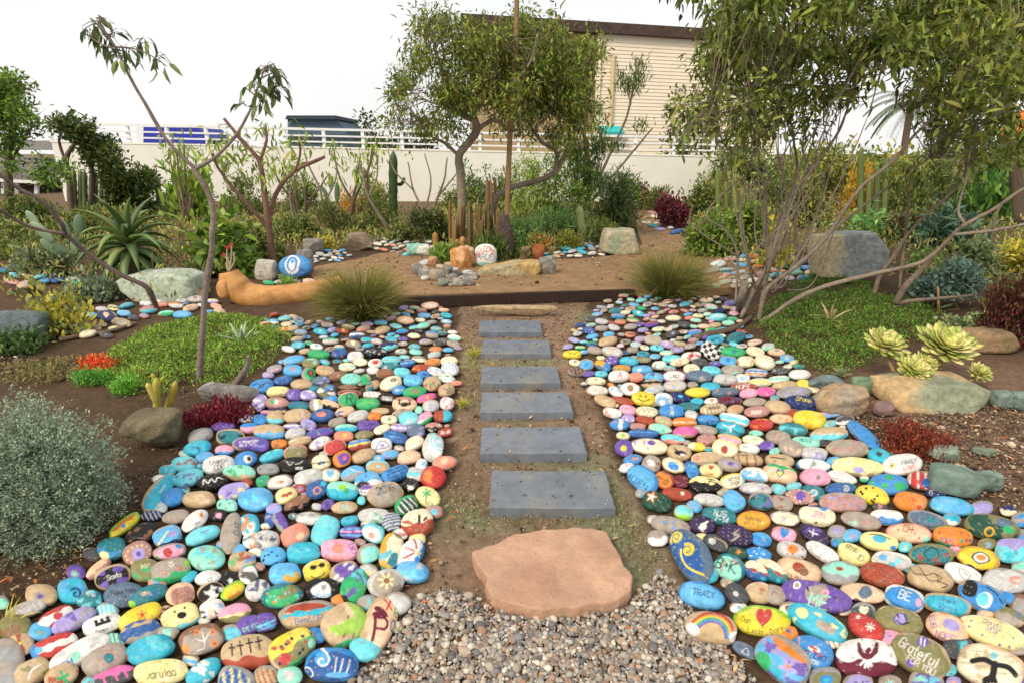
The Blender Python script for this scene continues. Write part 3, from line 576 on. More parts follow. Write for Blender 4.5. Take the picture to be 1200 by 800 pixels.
ROWS[300, 600] = '''
65 30 92 52 85|db|bl 3 .4 lv|blue and lilac upright ~
115 45 112 60 -62|gy|hi .2 pu|grey ~ with purple side
250 30 128 66 0|lg|bd -.3 .2 wh;bd .5 .7 gy|white and grey banded ~
328 85 158 118 65|aq||large plain aqua ~ standing upright|large upright aqua stone
440 42 86 50 12|tq|sp 9 .1 nv|small turquoise ~ with navy dots
445 95 118 62 0|pu|bd -.5 -.2 sb;bd .1 .35 pk;bd .5 .7 sb|purple ~ with pink and blue waves
555 18 160 72 0|lg|t ON .1 .3 .42 0 gr;bl 3 .25 gr|pale grey ~ with green letters
635 45 88 94 90|sl|st 6 wh|slate-blue ~ with fine white lines
760 50 162 128 12|cr|lo .1 br;bl 3 .2 re;l .16 bk .0 .1 .1 .6;l .12 bk .3 .2 .5 .4|cream ~ with rust mountain and dark plant|rust mountain stone
183 112 138 100 28|sa|lo -.4 gt;t OUT -.1 .5 .25 0 gt;d .2 -.1 .4 .3 pe|salmon ~ with small grey word
50 128 125 100 0|lg|bl 6 .2 nv;bl 5 .2 gt|pale ~ with blue and grey dashes
553 98 112 88 -25|wh|bk .75 aq;d .05 -.1 .3 .3 sa|white ~ with a peach dot|peach dot stone
635 178 175 108 75|cr|bk .85 go;bl 6 .24 tq;d -.6 0 .5 .4 te;d .8 0 .4 .5 ol|cream ~ with turquoise splotches|turquoise-splotched cream stone
725 195 165 108 62|wh|lo -.1 bl;l .12 re -.1 .2 -.6 .6;l .12 re 0 .2 0 .9;l .12 re .2 .2 .7 .6;fl .05 -.1 .4 6 cr ye|white and blue ~ with yellow flower|yellow flower white-blue stone
525 195 118 94 35|mi|bl 3 .4 aq|mint ~ with aqua streaks
220 190 162 98 6|tq|t ALOHA 0 .35 .28 0 aq|sky-turquoise ~ with faint pale letters
80 202 125 88 8|sb|sp 7 .12 nv|sky-blue ~ with navy dots|navy-dotted blue stone
388 178 178 106 0|pk|d 0 .3 .5 .4 sa;t OHIUAT -.1 -.55 .35 -3 og;t OKA .7 .1 .35 -65 pu|pink ~ with orange and purple letters|pink lettered stone
137 288 158 108 8|sb|d .35 -.3 .7 .45 go;bl 2 .3 aq|sky-blue ~ with sandy swirl|sandy swirl stone
287 272 138 98 18|ye|bk .9 py;d -.25 .45 .3 .22 bk;d .35 .45 .3 .22 bk;l .08 bk -.25 .5 .35 .5;l .08 bk -.5 -.2 -.3 -.5 .1 -.5 .35 -.3|yellow smiley ~ wearing sunglasses|sunglasses smiley stone
415 280 145 100 25|pu|le -.5 gt;bl 5 .25 wh|purple ~ with white marks
312 360 168 112 0|bk|d 0 .05 .75 .7 wh;he .1 .25 .24 gy;t Shane .0 -.3 .36 0 sb|black-rimmed white ~ with blue name Shane|Shane stone
462 350 185 118 62|gr|bl 3 .35 pu;bl 3 .3 aq;le -.75 bk|green ~ with purple and black marbling|green marbled stone
612 330 178 130 18|gt|bk .8 lg;fl -.05 .25 .62 7 py bn;d -.05 .25 .22 .2 bn;t 2013 .3 -.55 .26 8 bk|grey ~ with a yellow daisy and date|yellow daisy stone
125 393 200 122 8|gr|bk .75 te;bl 6 .25 ol;sp 8 .09 og;sp 9 .08 aq|green ~ with tiny meadow flowers|green meadow stone
15 365 112 98 15|lg|bl 3 .3 wh;bl 3 .3 nv|pale grey ~ with navy patch
245 480 285 130 9|ta|hi .35 br;bd .1 .45 tq;t Bend,OR -.02 -.2 .34 0 db|large tan ~ reading Bend,OR in blue|Bend,OR stone
45 515 118 92 10|pu|bl 3 .3 tq;l .12 aq -.8 -.2 0 0 .8 .2;l .12 sb -.8 -.6 0 -.4 .8 -.2|purple ~ with turquoise waves
415 528 225 185 35|ta|bl 3 .3 pe;l .09 bn -.4 -.2 .2 .5;l .09 bn -.1 -.5 .4 .1;bl 5 .4 li;d -.5 -.6 .4 .22 gr|tan ~ with two green palm trees|palm trees stone
578 515 262 150 68|pe|bk .93 ta;t P -.35 .15 1.0 -68 mr;he .12 .4 .38 mr;t a .05 -.45 .7 -68 te;t x .6 .3 .7 -68 re;t e .5 -.35 .6 -68 gr|tall tan ~ with big maroon letters|tall maroon-lettered stone
170 640 250 152 35|ol|bk .85 ta;hi .25 ye;bl 5 .25 gr;d -.5 -.1 .35 .35 re;sp 9 .1 nv;sp 6 .1 re;d .6 -.2 .3 .25 mi|rainbow-dotted ~ of yellow, green and red|rainbow-dotted stone
355 712 272 158 0|db|bk .85 bl;d -.3 .5 .5 .32 sb;sw -.3 .45 .5 1.1 .06 wh;l .06 wh .1 -.3 .2 .6;l .06 wh .25 -.3 .4 .5;l .06 wh .45 -.3 .6 .4;o -.75 -.3 .3 .06 wh;d .2 -.4 .6 .2 sb|large blue ~ with white fish-bone outlines|fish-bone stone
'''
ROWS[300, 400] = '''
180 90 110 50 10|sb||plain sky-blue ~
297 62 105 50 0|gr|bl 3 .3 te|grass-green ~
258 103 86 50 5|ol|bl 3 .3 mi|dull green ~
393 57 82 45 10|db|bl 2 .2 sa|deep blue ~ with a pink dab
467 72 76 50 0|wh|o 0 0 .5 .12 lv;d 0 0 .2 .2 go|white ~ with lilac ring
427 120 82 45 0|cr|bd -.2 .1 mi|cream ~ with mint band
490 97 70 42 0|cr||small plain cream ~
555 52 110 50 -2|bk|bl 8 .15 wh;bl 4 .12 sb|black ~ sprinkled white
560 103 72 46 0|wh|d 0 .1 .6 .4 re;l .1 re -.6 .3 -.2 .6;l .1 re .6 .3 .2 .6|white ~ with a red crab
635 87 92 40 0|aq|bd -.2 0 gy|greyish aqua ~
632 118 90 38 0|te|bl 3 .3 lg|grey-teal ~
710 103 76 46 10|db|bd -.1 .2 sb;bd .5 .7 lv|blue banded ~
828 100 78 40 5|og|bl 2 .2 br|plain orange ~
772 128 90 42 5|br|bl 3 .3 og|rusty orange-brown ~
840 142 82 45 -15|wh|bd -.3 0 pk;bd .3 .5 sb|white ~ with pink stripe
905 92 82 48 5|cr|sp 6 .1 og|cream ~ with orange freckles
908 130 86 62 -10|wh|st 6 bl|white ~ with blue fan stripes|blue fan-striped stone
175 137 98 58 -3|sb|d 0 .2 .35 .35 sa|sky-blue ~ with a peach dot
245 152 66 66 60|gr|d 0 .1 .45 .5 bk;d 0 .1 .3 .3 br|green ~ with dark round spot|dark-spot green stone
325 138 92 50 -8|ta|bl 3 .3 og;l .07 gr -.5 .1 .2 .3|tan-orange ~ with green line
385 165 92 48 12|bn|bl 3 .3 rs|plain brown ~
447 177 98 62 0|mi|st 7 tq|turquoise shell-shaped ~|turquoise shell stone
513 178 58 50 40|gr|bl 3 .3 ta|small green ~
550 137 62 36 0|wh||small plain white ~
607 150 92 48 0|bn|bl 2 .4 br|dark brown ~
685 147 82 48 0|aq||plain pale aqua ~
783 157 66 42 0|bl|bl 3 .3 nv|small blue ~ with navy marks
128 185 98 52 5|db|bl 3 .3 bl|deep blue ~
215 202 108 54 0|ta||plain pale tan ~
305 185 88 48 5|sl|bl 3 .3 lv|slate-blue ~
547 207 76 46 25|ta|le 0 te;bd .1 .3 og|tan ~ with teal end
632 198 110 68 18|cr|d .2 .3 .4 .25 bk;d .2 .3 .2 .15 ta|cream ~ with a dark eye|cream dark-eye stone
737 185 98 60 -5|sb|bl 3 .3 aq|bright sky-blue ~
825 197 84 70 10|ta|bl 4 .3 br;bl 2 .2 gr|tan ~ with rust markings
893 173 82 46 -8|wh|bd -.4 -.1 mi;bd .3 .5 gr|white ~ with mint bands
893 227 82 62 20|ta|bl 4 .3 ol;bl 3 .2 rs|tan ~ with olive patches
25 213 115 80 10|bl|l .08 bk -.6 .2 -.2 .3 0 -.2 .4 .3 .7 .1;l .07 bk -.3 -.3 .2 .2|bright blue ~ with dark lines|blue dark-line stone
105 235 112 54 5|py|bl 2 .2 gt|plain cream-yellow ~
180 250 78 56 -5|pu|bl 2 .3 lv|plain violet ~
243 252 88 54 0|lv|bl 4 .3 wh|lavender ~ with white dashes
330 235 96 76 0|dk|bl 3 .35 ol;bl 3 .3 wh;bl 2 .3 bl|dark globe ~ with green land and white cloud|dark globe stone
430 215 92 30 0|bn||thin brown ~
437 242 110 34 0|br|bd -.2 .1 mr|thin brick-red ~
670 227 72 46 5|bl|sc 1 wh|blue ~ with white scrawl
742 238 116 58 8|gr|t ACE .1 .1 .55 3 re|green ~ with red letters|green red-lettered stone
545 250 88 36 -5|wh|st 5 re|white ~ with red stripes
615 268 92 46 -8|bk|sc 2 wh|black ~ with white scrawl
800 265 98 44 18|mg|d .1 .1 .4 .35 go;lo -.4 sa|magenta ~ with orange centre|magenta stone
432 272 102 78 10|gr|t R .1 .1 .95 -8 dg|green ~ with a dark letter R|letter R stone
525 293 116 62 0|gr|l .08 li -.7 -.2 0 .1 .6 0;l .07 li -.4 .4 .3 .4|green ~ with lime swirl
698 295 116 74 0|pe|hi .45 rs;d 0 -.1 .5 .3 bk;l .2 bk -.4 0 -.4 .5;l .2 bk .4 -.1 .4 .4|peach ~ with a black dog shape|black dog shape stone
17 285 88 66 65|lv|bl 3 .3 wh|upright lavender ~
100 288 120 58 -2|rs|d -.35 .1 .35 .4 gr;d -.05 .1 .3 .4 wh;d .25 .1 .3 .4 sa|pinkish ~ with green, white and red flag
200 300 104 40 -3|te|bd .2 .5 db|dark teal ~
283 300 66 64 80|wh|fl .2 .1 .5 5 ye go;l .1 gr -.1 0 -.8 0|white ~ with a yellow daffodil|daffodil stone
350 268 78 40 -10|bl|bl 3 .3 sb|bright blue speckled ~
347 296 96 44 -18|pe|lo -.1 bk|peach ~ with black underside
820 303 84 60 5|lg|t HI 0 0 .5 0 gy;bl 3 .2 lv|pale grey ~ with faint marks
895 290 68 62 -20|wh|bl 4 .3 pk;bl 3 .2 br|white ~ with pink patches
877 350 92 60 0|br|ri .1 tq;bl 2 .2 bn|half rust, half turquoise ~|rust and turquoise stone
90 360 92 60 0|ta|lo -.1 aq|tan ~ with aqua lower half
20 365 78 50 -8|bl|bl 3 .3 db|royal blue ~
100 325 94 34 0|ta|hi 0 vi|tan ~ with dark top
195 348 134 76 8|ta|l .05 wh .2 .9 .4 .1 .3 -.3 .6 -.9;l .04 rs .28 .9 .46 .1 .36 -.3 .66 -.9|tan ~ with a white crack line|white crack stone
313 347 112 64 8|db|d -.1 .1 .65 .4 sa;l .1 br -.4 .1 0 .3 .4 .1|deep blue ~ with peach figure
418 330 102 52 12|pe|bl 5 .28 db|peach ~ with blue splashes
480 352 106 60 12|lg||large pale grey ~
555 352 82 42 0|og|bl 4 .3 re|orange ~ with red flames
582 327 92 36 0|ta||flat tan ~
625 368 82 48 0|cr|fl 0 0 .5 5 dg gr|cream ~ with a dark green leaf star|green leaf star stone
718 364 100 72 0|aq|bl 3 .3 lg|soft aqua ~
790 362 90 56 32|gr|hi -.1 pk;bd -.15 0 wh|pink and green watermelon ~|watermelon stone
685 335 104 46 20|gt|bl 4 .2 dk|dull grey-brown ~
762 320 40 36 0|mi||tiny pale green ~
833 402 88 52 0|rs|lo -.1 bk;bl 3 .2 cr|patterned brown and black ~
60 425 155 72 0|ta|lo -.1 sb|tan ~ with sky-blue lower half|blue-bottomed tan stone
185 430 104 54 8|lg|bl 3 .3 lv|lilac-grey ~
245 390 78 56 -25|lv|bl 3 .3 sl|slate-lavender ~
170 398 84 30 0|lv|bd 0 .4 wh|thin lavender ~
300 430 134 48 10|pu|bd .1 .5 db;bl 2 .2 gt|long violet-blue ~|long violet-blue stone
382 380 88 48 18|gt|bl 2 .3 ol|plain grey-tan ~
425 408 108 44 3|tq|hi .2 mi|long turquoise-mint ~
527 395 108 52 5|pu|t JONES 0 .1 .38 0 vi|violet ~ with dark letters|violet dark-lettered stone
592 412 82 46 22|cr||cream egg-shaped ~
672 405 86 40 -5|lv|bd -.1 .2 wh|lavender ~ with white line
750 418 90 64 0|sl|bl 3 .3 lv|blue-grey ~
655 450 124 60 -14|db|bl 3 .3 bl;l .06 sb -.5 0 .4 .2|navy-blue ~ with pale streak|navy-blue streak stone
412 447 94 54 0|sa|he .1 .1 .35 ye|salmon ~ with a yellow heart|yellow heart stone
508 437 94 44 8|ol|bl 3 .3 gt|olive-grey ~
205 468 114 52 10|ta|l .06 wh -.8 .1 0 .4 .8 .3|tan ~ with white line
300 477 116 58 22|wh|bl 3 .25 lv;sc 1 lv|white ~ with lilac scrawl
110 480 82 50 3|og|bl 3 .3 bn|plain ochre ~
15 485 100 66 -8|pu|bl 3 .3 db;sc 1 lv|indigo ~ with pale scrawl
370 495 112 74 18|re|bk .85 sa;sc 3 re|red ~ with paler red writing|red written stone
485 484 112 56 12|bl|bd -.15 .15 ye;lo -.15 br;bd .6 .8 ta|blue, yellow and brown layered ~|layered sunset stone
590 487 104 74 8|wh|l .1 pu -.6 -.4 0 .6 .6 -.2 -.6 -.4;d 0 0 .3 .25 lv|white ~ with a purple triangle|purple triangle stone
743 478 98 66 25|cr|bl 3 .3 wh|creamy white ~
832 497 132 100 82|wh|bk .85 lg;o .2 0 .75 .09 aq;o .2 0 .5 .09 sb;o .2 0 .28 .07 tq;d -.55 -.3 .3 .25 wh|white ~ with blue concentric arcs|blue arcs stone
188 522 118 78 15|ol|bk .85 sa;bl 3 .3 gt|olive ~ with salmon rim
80 537 134 56 18|tq|bl 3 .3 mi|bright turquoise-green ~
405 550 96 78 35|og|d .0 .1 .7 .7 pu;d .1 .1 .3 .3 mg|orange ~ with purple centre|purple-centred orange stone
505 537 120 68 20|ta|bk .9 bn;sp 8 .05 bn|tan-brown ~
630 530 88 46 5|sb|bl 2 .3 lv|pale blue ~
717 542 114 66 10|pe|sp 5 .05 sa|plain peach-pink ~|peach-pink stone
775 577 60 54 70|wh|d 0 0 .4 .5 sb;d 0 0 .2 .2 mi|white ~ with blue oval
185 580 155 82 0|bk|l .04 wh -.5 .4 -.3 0 -.1 .4;l .04 wh 0 .1 .3 .2 .5 .5;t MOON .2 -.4 .2 0 wh|black ~ with thin white figures|black thin-line stone
305 567 94 72 15|cr|d .0 0 .5 .2 bk;l .08 bk -.8 .2 .8 -.1;d 0 0 .2 .15 bl|cream ~ with a dark eye line|dark eye-line stone
57 600 108 58 3|gy|bl 2 .3 sl|speckled grey ~
573 590 114 66 -2|ta|bk .8 aq;d 0 .1 .5 .4 og;d 0 .1 .3 .25 aq|aqua ~ with orange oval
455 618 120 76 18|gy|hi 0 sb;l .08 wh -.3 .8 .3 .1 .8 -.2|grey ~ with sky-blue top
655 617 142 74 24|bl|sc 4 nv|blue ~ with four lines of navy writing|navy-written blue stone
527 667 134 106 8|wh|hi .3 sb;d -.4 0 .6 .35 bk;bd -.3 -.05 pu;sp 5 .08 pu|white ~ with black, purple and blue bands|white, black and purple stone
832 632 118 106 -15|re|bl 2 .3 og;sp 3 .05 br|large plain red-orange ~|plain red-orange stone
250 638 145 80 15|lg|bl 3 .3 wh|large white-grey ~
112 660 132 70 8|wh|d 0 0 .55 .3 pe;d .1 0 .3 .12 bn|white ~ with a brown oval
35 655 75 55 15|gr|bl 3 .3 te|small sea-green ~
290 692 122 86 28|db|d -.2 .1 .5 .4 pu;o -.2 0 .35 .1 go;d .5 .4 .4 .3 tq|blue and purple ~ with yellow ring
402 700 158 92 -3|tq|hi .2 mi;d .1 .4 .4 .3 li;d .3 0 .25 .25 gr|turquoise ~ with lime patch|turquoise lime-patch stone
607 715 170 122 12|gt|bk .85 ta;bl 3 .25 gy;t 2016 0 .4 .42 5 bk|grey-tan ~ dated 2016 in black|2016 stone
725 672 82 66 -10|bk|d .1 -.3 .4 .35 wh;sp 4 .08 wh|black ~ with white spots
140 720 110 80 18|py|d -.2 .1 .35 .2 br;d .25 .15 .35 .2 br;d 0 0 .15 .25 br|pale yellow ~ with a brown butterfly|brown butterfly stone
807 728 124 92 -25|py|fl -.05 .4 .5 6 gr gr;l .08 bn 0 .2 .1 -.4;t OTW .35 -.4 .25 15 bk|pale yellow ~ with a green palm|green palm stone
495 745 44 42 0|aq||tiny pale aqua ~
195 760 142 72 25|bn|lo -.2 bk;bl 3 .3 rs|brown ~ with dark underside
337 764 66 50 25|pu|bl 2 .3 vi|small violet ~
415 778 126 62 3|ta|t MO .1 0 .6 0 aq|tan ~ with aqua letters
705 767 116 86 30|dg|st 5 wh;bk .85 gr|dark green ~ with white stripes|white-striped green stone
85 785 82 62 10|lv|bl 3 .3 sb|lavender-blue ~
'''
ROWS[600, 400] = '''
283 62 92 42 0|ye|l .1 bk -.4 .3 -.2 -.2 0 .2 .2 -.2 .4 .3|yellow ~ with a black W mark|yellow black-W stone
350 108 72 56 0|sb|bk .8 ta;bl 2 .3 bl|blue ~ with tan rim
360 152 62 32 0|pu||small purple ~
393 187 94 44 -5|cr|bl 3 .2 bn|cream ~ with brown mark
400 232 108 54 -5|wh|sc 2 sa|white ~ with red writing
437 280 108 54 -22|ta|bl 3 .25 pe|beige tilted ~
470 92 66 48 0|pu|sp 9 .1 wh|purple ~ with white dots
425 115 80 48 -25|go|lo -.2 sl;ri .2 bl|gold and blue ~
500 165 102 58 0|wh|t A .1 .1 .8 0 re|white ~ with a red letter A|red letter A stone
545 95 92 46 -5|tq|bl 4 .2 aq|turquoise ~ with aqua dabs
515 128 88 42 -3|og|bl 5 .25 gr|orange ~ with green leaves
610 135 98 46 0|sb|bl 2 .3 wh|light blue ~
582 168 78 46 0|sa||plain salmon ~
690 112 72 42 0|wh|o 0 0 .6 .2 mi;bl 3 .2 bk|white ~ with mint ring
665 170 98 54 -5|sb|bl 2 .3 go;bl 2 .3 db|light blue ~ with gold dab
655 200 98 46 5|ta|bd 0 .5 bk|tan ~ with black band
487 235 78 52 -30|wh|bl 3 .3 sb|white ~ with sky-blue patches
555 225 102 66 -12|wh|bk .9 og;d 0 .1 .4 .5 re;d 0 .1 .2 .25 gr;ri .7 gr|white ~ with red diamond
615 268 114 68 -5|ye|d -.25 .25 .1 .2 bk;d .2 .25 .1 .2 bk;l .1 bk -.4 -.1 -.1 -.35 .2 -.35 .5 -.1|yellow smiley face ~|yellow smiley stone
520 280 110 40 -12|br||flat brick-red ~
665 228 104 44 15|lg|bl 3 .3 sb|white and blue-grey ~
760 165 104 56 0|wh|bk .85 pk;t LAST .05 -.15 .4 0 bk|pinkish white ~ with black letters
762 210 110 54 0|lg|o 0 -.3 .7 .12 pk;o 0 -.3 .5 .12 ye;o 0 -.3 .3 .12 sb|pale ~ with a rainbow arc|rainbow arc stone
842 130 84 52 -3|cr|d -.1 .1 .1 .16 bk;d .2 .1 .1 .16 bk;l .08 br -.3 -.3 .3 -.3|cream face ~ with two black eyes
872 165 136 62 -6|sl|bl 3 .3 gy|large blue-grey ~|large blue-grey stone
750 83 96 42 0|aq|bl 3 .25 mi|pale aqua ~ beneath a red one
787 98 92 40 8|cr|bl 3 .3 sa|cream-salmon ~
840 70 100 46 8|wh|d 0 0 .6 .4 re;bl 4 .3 re|white ~ with a red crab blot
880 100 76 42 0|dk|bl 3 .2 sl|dark slate ~
937 140 98 52 -5|aq|bl 2 .2 tq|plain aqua ~
1035 52 120 58 -3|gr|d .1 -.2 .4 .3 te|bright emerald ~|bright emerald stone
930 45 106 76 -30|wh|ck bk|black and white checkered ~|checkered stone
1140 50 92 50 -10|cr||cream smooth ~
1185 97 100 68 -15|cr|bl 2 .3 wh|large cream ~
1013 92 88 52 -3|sb|d 0 .1 .5 .4 bl|sky-blue ~ with darker middle
1097 95 84 58 0|cr|bl 4 .22 sa|cream ~ with pink patches
1035 135 110 56 0|gt|bl 3 .3 mi|grey-green ~
1000 180 114 56 0|lg|bl 3 .25 gy|pale grey plain ~
1080 175 74 50 0|wh|bl 4 .25 sb|white ~ with blue flecks
1145 147 112 42 -3|lg|bd .0 .4 bl;bd -.5 -.2 og|grey ~ with blue and orange stripes
1085 214 125 42 0|br|t HOPE 0 0 .75 4 wh|brick-red ~ lettered HOPE in white|HOPE stone
1165 192 112 42 0|cr|bd -.2 .1 ye;bd .4 .6 lg|cream ~ with yellow band
870 240 116 52 0|ye|bl 2 .2 go|bright yellow oval ~|bright yellow oval stone
930 213 100 46 0|tq|bl 3 .3 sb|turquoise-blue ~
1000 238 132 46 5|sl|bl 3 .3 rs|slate ~ with rosy patches
1110 245 88 46 0|pk||plain pink ~|plain pink stone
1190 237 98 52 0|mg|bl 2 .2 pk|bright magenta ~|bright magenta stone
713 274 88 72 -20|wh|o 0 -.3 .75 .15 sb;o 0 -.3 .5 .15 bl;bk .9 lg|white ~ with blue arcs
783 262 104 54 -10|nv|d .1 .0 .4 .25 tq|navy ~ with turquoise stroke|navy stroke stone
867 283 68 38 0|tq||small turquoise ~
543 322 86 52 -15|pk|bl 2 .3 rs|dusty pink ~
470 335 92 48 -12|wh|bl 4 .3 sa|white ~ with salmon blush
632 330 108 56 -5|cr|l .08 bn -.7 -.3 -.4 .4 -.2 -.3 .0 .4 .2 -.3 .4 .4 .7 -.3;d .2 .4 .2 .2 mi|cream ~ with a brown zigzag
748 328 124 68 0|bl|t N .0 .38 .5 0 wh;t M .02 -.35 .5 0 py|bright blue ~ with two stacked letters|two-letter blue stone
828 305 114 42 0|te|bl 4 .25 mr;bl 3 .2 dg|dark teal ~ with maroon patches
840 345 68 48 -15|lg|bl 2 .3 wh|small whitish ~
947 318 132 54 5|ta|st 8 cr;t PARKER 0 .2 .34 5 bk|tan ~ with striped edge and black name
1047 318 82 50 5|ta|bl 3 .25 sa|tan ~ with a salmon blush
1020 278 128 42 -3|mr|bl 4 .3 db|maroon ~ with blue patches
1140 285 112 46 0|gt|bl 3 .2 ta|greyish tan ~
1145 330 126 56 5|rs|t Ness 0 0 .5 5 wh|dusty rose ~ with white name|rose white-named stone
545 362 70 44 -10|lv|bl 2 .3 wh|pale lavender-white ~
503 390 92 58 -5|bl|bu -.1 .35 wh;d -.4 .4 .3 .2 sa|blue ~ with a white band|white-banded blue stone
622 370 94 44 -12|br||plain brick ~
710 374 86 50 -15|ta|d -.1 -.1 .4 .3 gr;bl 2 .2 cr|tan ~ with a green leaf
807 380 120 50 0|og|bd -.2 .1 pe|plain apricot ~
920 368 108 52 -3|bl|l .1 sb -.6 -.2 0 .3 .6 0;bl 2 .25 nv|blue ~ with pale wave
1040 367 146 58 -14|wh|bd -.3 .3 aq;lo -.5 ta|white ~ with an aqua stripe|aqua stripe stone
1170 390 118 62 0|re|bl 3 .3 og|glowing red-orange ~|glowing red-orange stone
588 398 84 34 -5|rs|bl 4 .25 sl|rosy grey ~
692 410 114 54 -8|mi|bk .85 og;bl 2 .25 gr|mint ~ with orange rim
618 432 150 44 -2|db|bd .1 .4 bl|long royal-blue ~|long royal-blue stone
812 425 124 58 0|mg|lo -.5 ta;sp 3 .06 pu|pink ~ with tan underside
905 415 118 46 -8|gt|bl 3 .2 lg|weathered grey ~
1022 410 140 74 -10|tq|bd -.6 -.3 te;l .16 wh -.5 .2 0 0 .3 .5;l .2 wh 0 0 .1 -.5;d 0 .05 .2 .15 wh|turquoise ~ with a white bird|white bird stone
1143 430 68 32 -3|mi|bl 2 .3 gr|thin mint ~
520 442 68 40 -5|cr|d 0 0 .6 .5 li|small cream ~ with lime top
750 457 120 52 -6|aq|lo -.3 sa;l .1 br -.2 -.3 .5 0|aqua ~ with peach underside
912 460 98 58 5|rs|bl 3 .2 mr|dusty mauve-pink ~
1020 460 116 52 -14|pk|bk .85 go;bd .3 .6 ye|pink ~ with gold rim
1130 465 108 52 -10|cr|l .06 gr -.5 -.1 .5 .2;bl 2 .2 mi|cream ~ with pale green sprig
525 500 90 76 -10|pu|d 0 .1 .35 .35 ye;sp 4 .07 li|purple ~ with yellow dab|yellow-dabbed purple stone
643 493 180 76 -6|cr|d .1 .4 .5 .3 pu;bl 5 .22 lv|large cream ~ with purple patches|purple-patched cream stone
865 493 90 46 -5|cr|ri -.2 ye|cream and yellow ~
997 502 130 82 -15|cr|bk .85 py;d .05 -.1 .4 .5 br|cream ~ with a brown leaf|brown leaf stone
785 520 118 76 -12|ta|d .1 -.1 .65 .3 bk;l .14 bk -.4 .3 -.1 .0;d .3 -.25 .3 .12 wh|tan ~ with a black whale|black whale stone
1110 503 104 50 -10|wh|bl 3 .25 rs|white ~ with dusty patches
917 547 152 62 5|ta|t LO -.6 .1 .35 8 re;bk .85 pe|long tan ~ with small red letters
565 553 92 52 8|bl|d .1 .1 .4 .3 og;d .45 .1 .15 .25 og|blue ~ with an orange fish|orange fish stone
655 572 92 80 -20|gt|d 0 .2 .5 .35 wh;bl 3 .2 bn|grey-brown ~ with a white patch
757 580 118 74 -18|cr|d .05 -.1 .7 .5 bl;l .1 sb -.4 0 .2 .2;bk .85 ta|cream ~ with a blue wave|blue wave cream stone
843 600 92 64 -65|bl|bl 4 .3 db;bl 3 .25 aq|upright blue abstract ~
1105 552 150 62 -8|ta|l .12 bk -.7 .4 .0 .45;st 4 bn|tan ~ with dark stripes
1020 580 118 64 -10|gt|d .1 .2 .5 .3 pu;bl 2 .2 lv|grey ~ with a purple smear
932 606 116 74 -14|py|he 0 .3 .32 re;t LOVE 0 -.45 .28 0 re|pale yellow ~ with a red heart|red heart cream stone
612 642 158 106 -35|sb|bk .9 bl;t ALDEN -.05 -.3 .4 -5 nv|large bright-blue ~ with navy word|large blue navy-word stone
713 650 104 80 -25|og|bk .85 br;sc 2 bk|orange-brown ~ with dark marks
793 655 78 64 -20|mr|sp 7 .08 rs|maroon ~ with pink dots
907 670 158 78 -6|bk|hi .1 py;l .1 bk .1 -.2 .3 .7;l .1 bk .05 .7 .5 .6;l .1 bk .2 .4 .7 .3|yellow ~ with black palm silhouette|black palm silhouette stone
1037 653 124 76 12|cr|bk .88 ye;t NEVER 0 .35 .3 0 dk;t STOP .05 -.2 .3 0 dk;ri .6 sb|cream ~ with yellow rim and grey words|yellow-rimmed word stone
1140 625 142 72 -12|wh|bl 4 .35 sb;lo -.5 sb|white and blue cloudy ~
770 716 152 62 -8|br|d .35 .3 .25 .3 wh;bl 2 .3 re|rust-red ~ with a white dot|white-dot rust stone
680 752 142 96 -20|dg|sr -.35 .35 .62 og;sr -.35 .35 .4 wh|dark green ~ with orange and white star|orange star stone
920 742 150 62 -8|lg|bl 5 .22 gt|large grey speckled ~
1040 748 118 96 -50|sb|bl 2 .3 tq|plain bright sky-blue ~|plain bright sky-blue stone
1145 690 156 60 -6|lg|bl 3 .25 lv;bl 3 .2 rs|pale lilac-grey long ~
1165 748 118 84 -8|te|bl 4 .3 pu;bl 3 .25 dg|teal and purple ~|teal-purple stone
855 772 78 56 -20|sb|bl 3 .3 gy|grey-blue ~ beside a mint one
'''
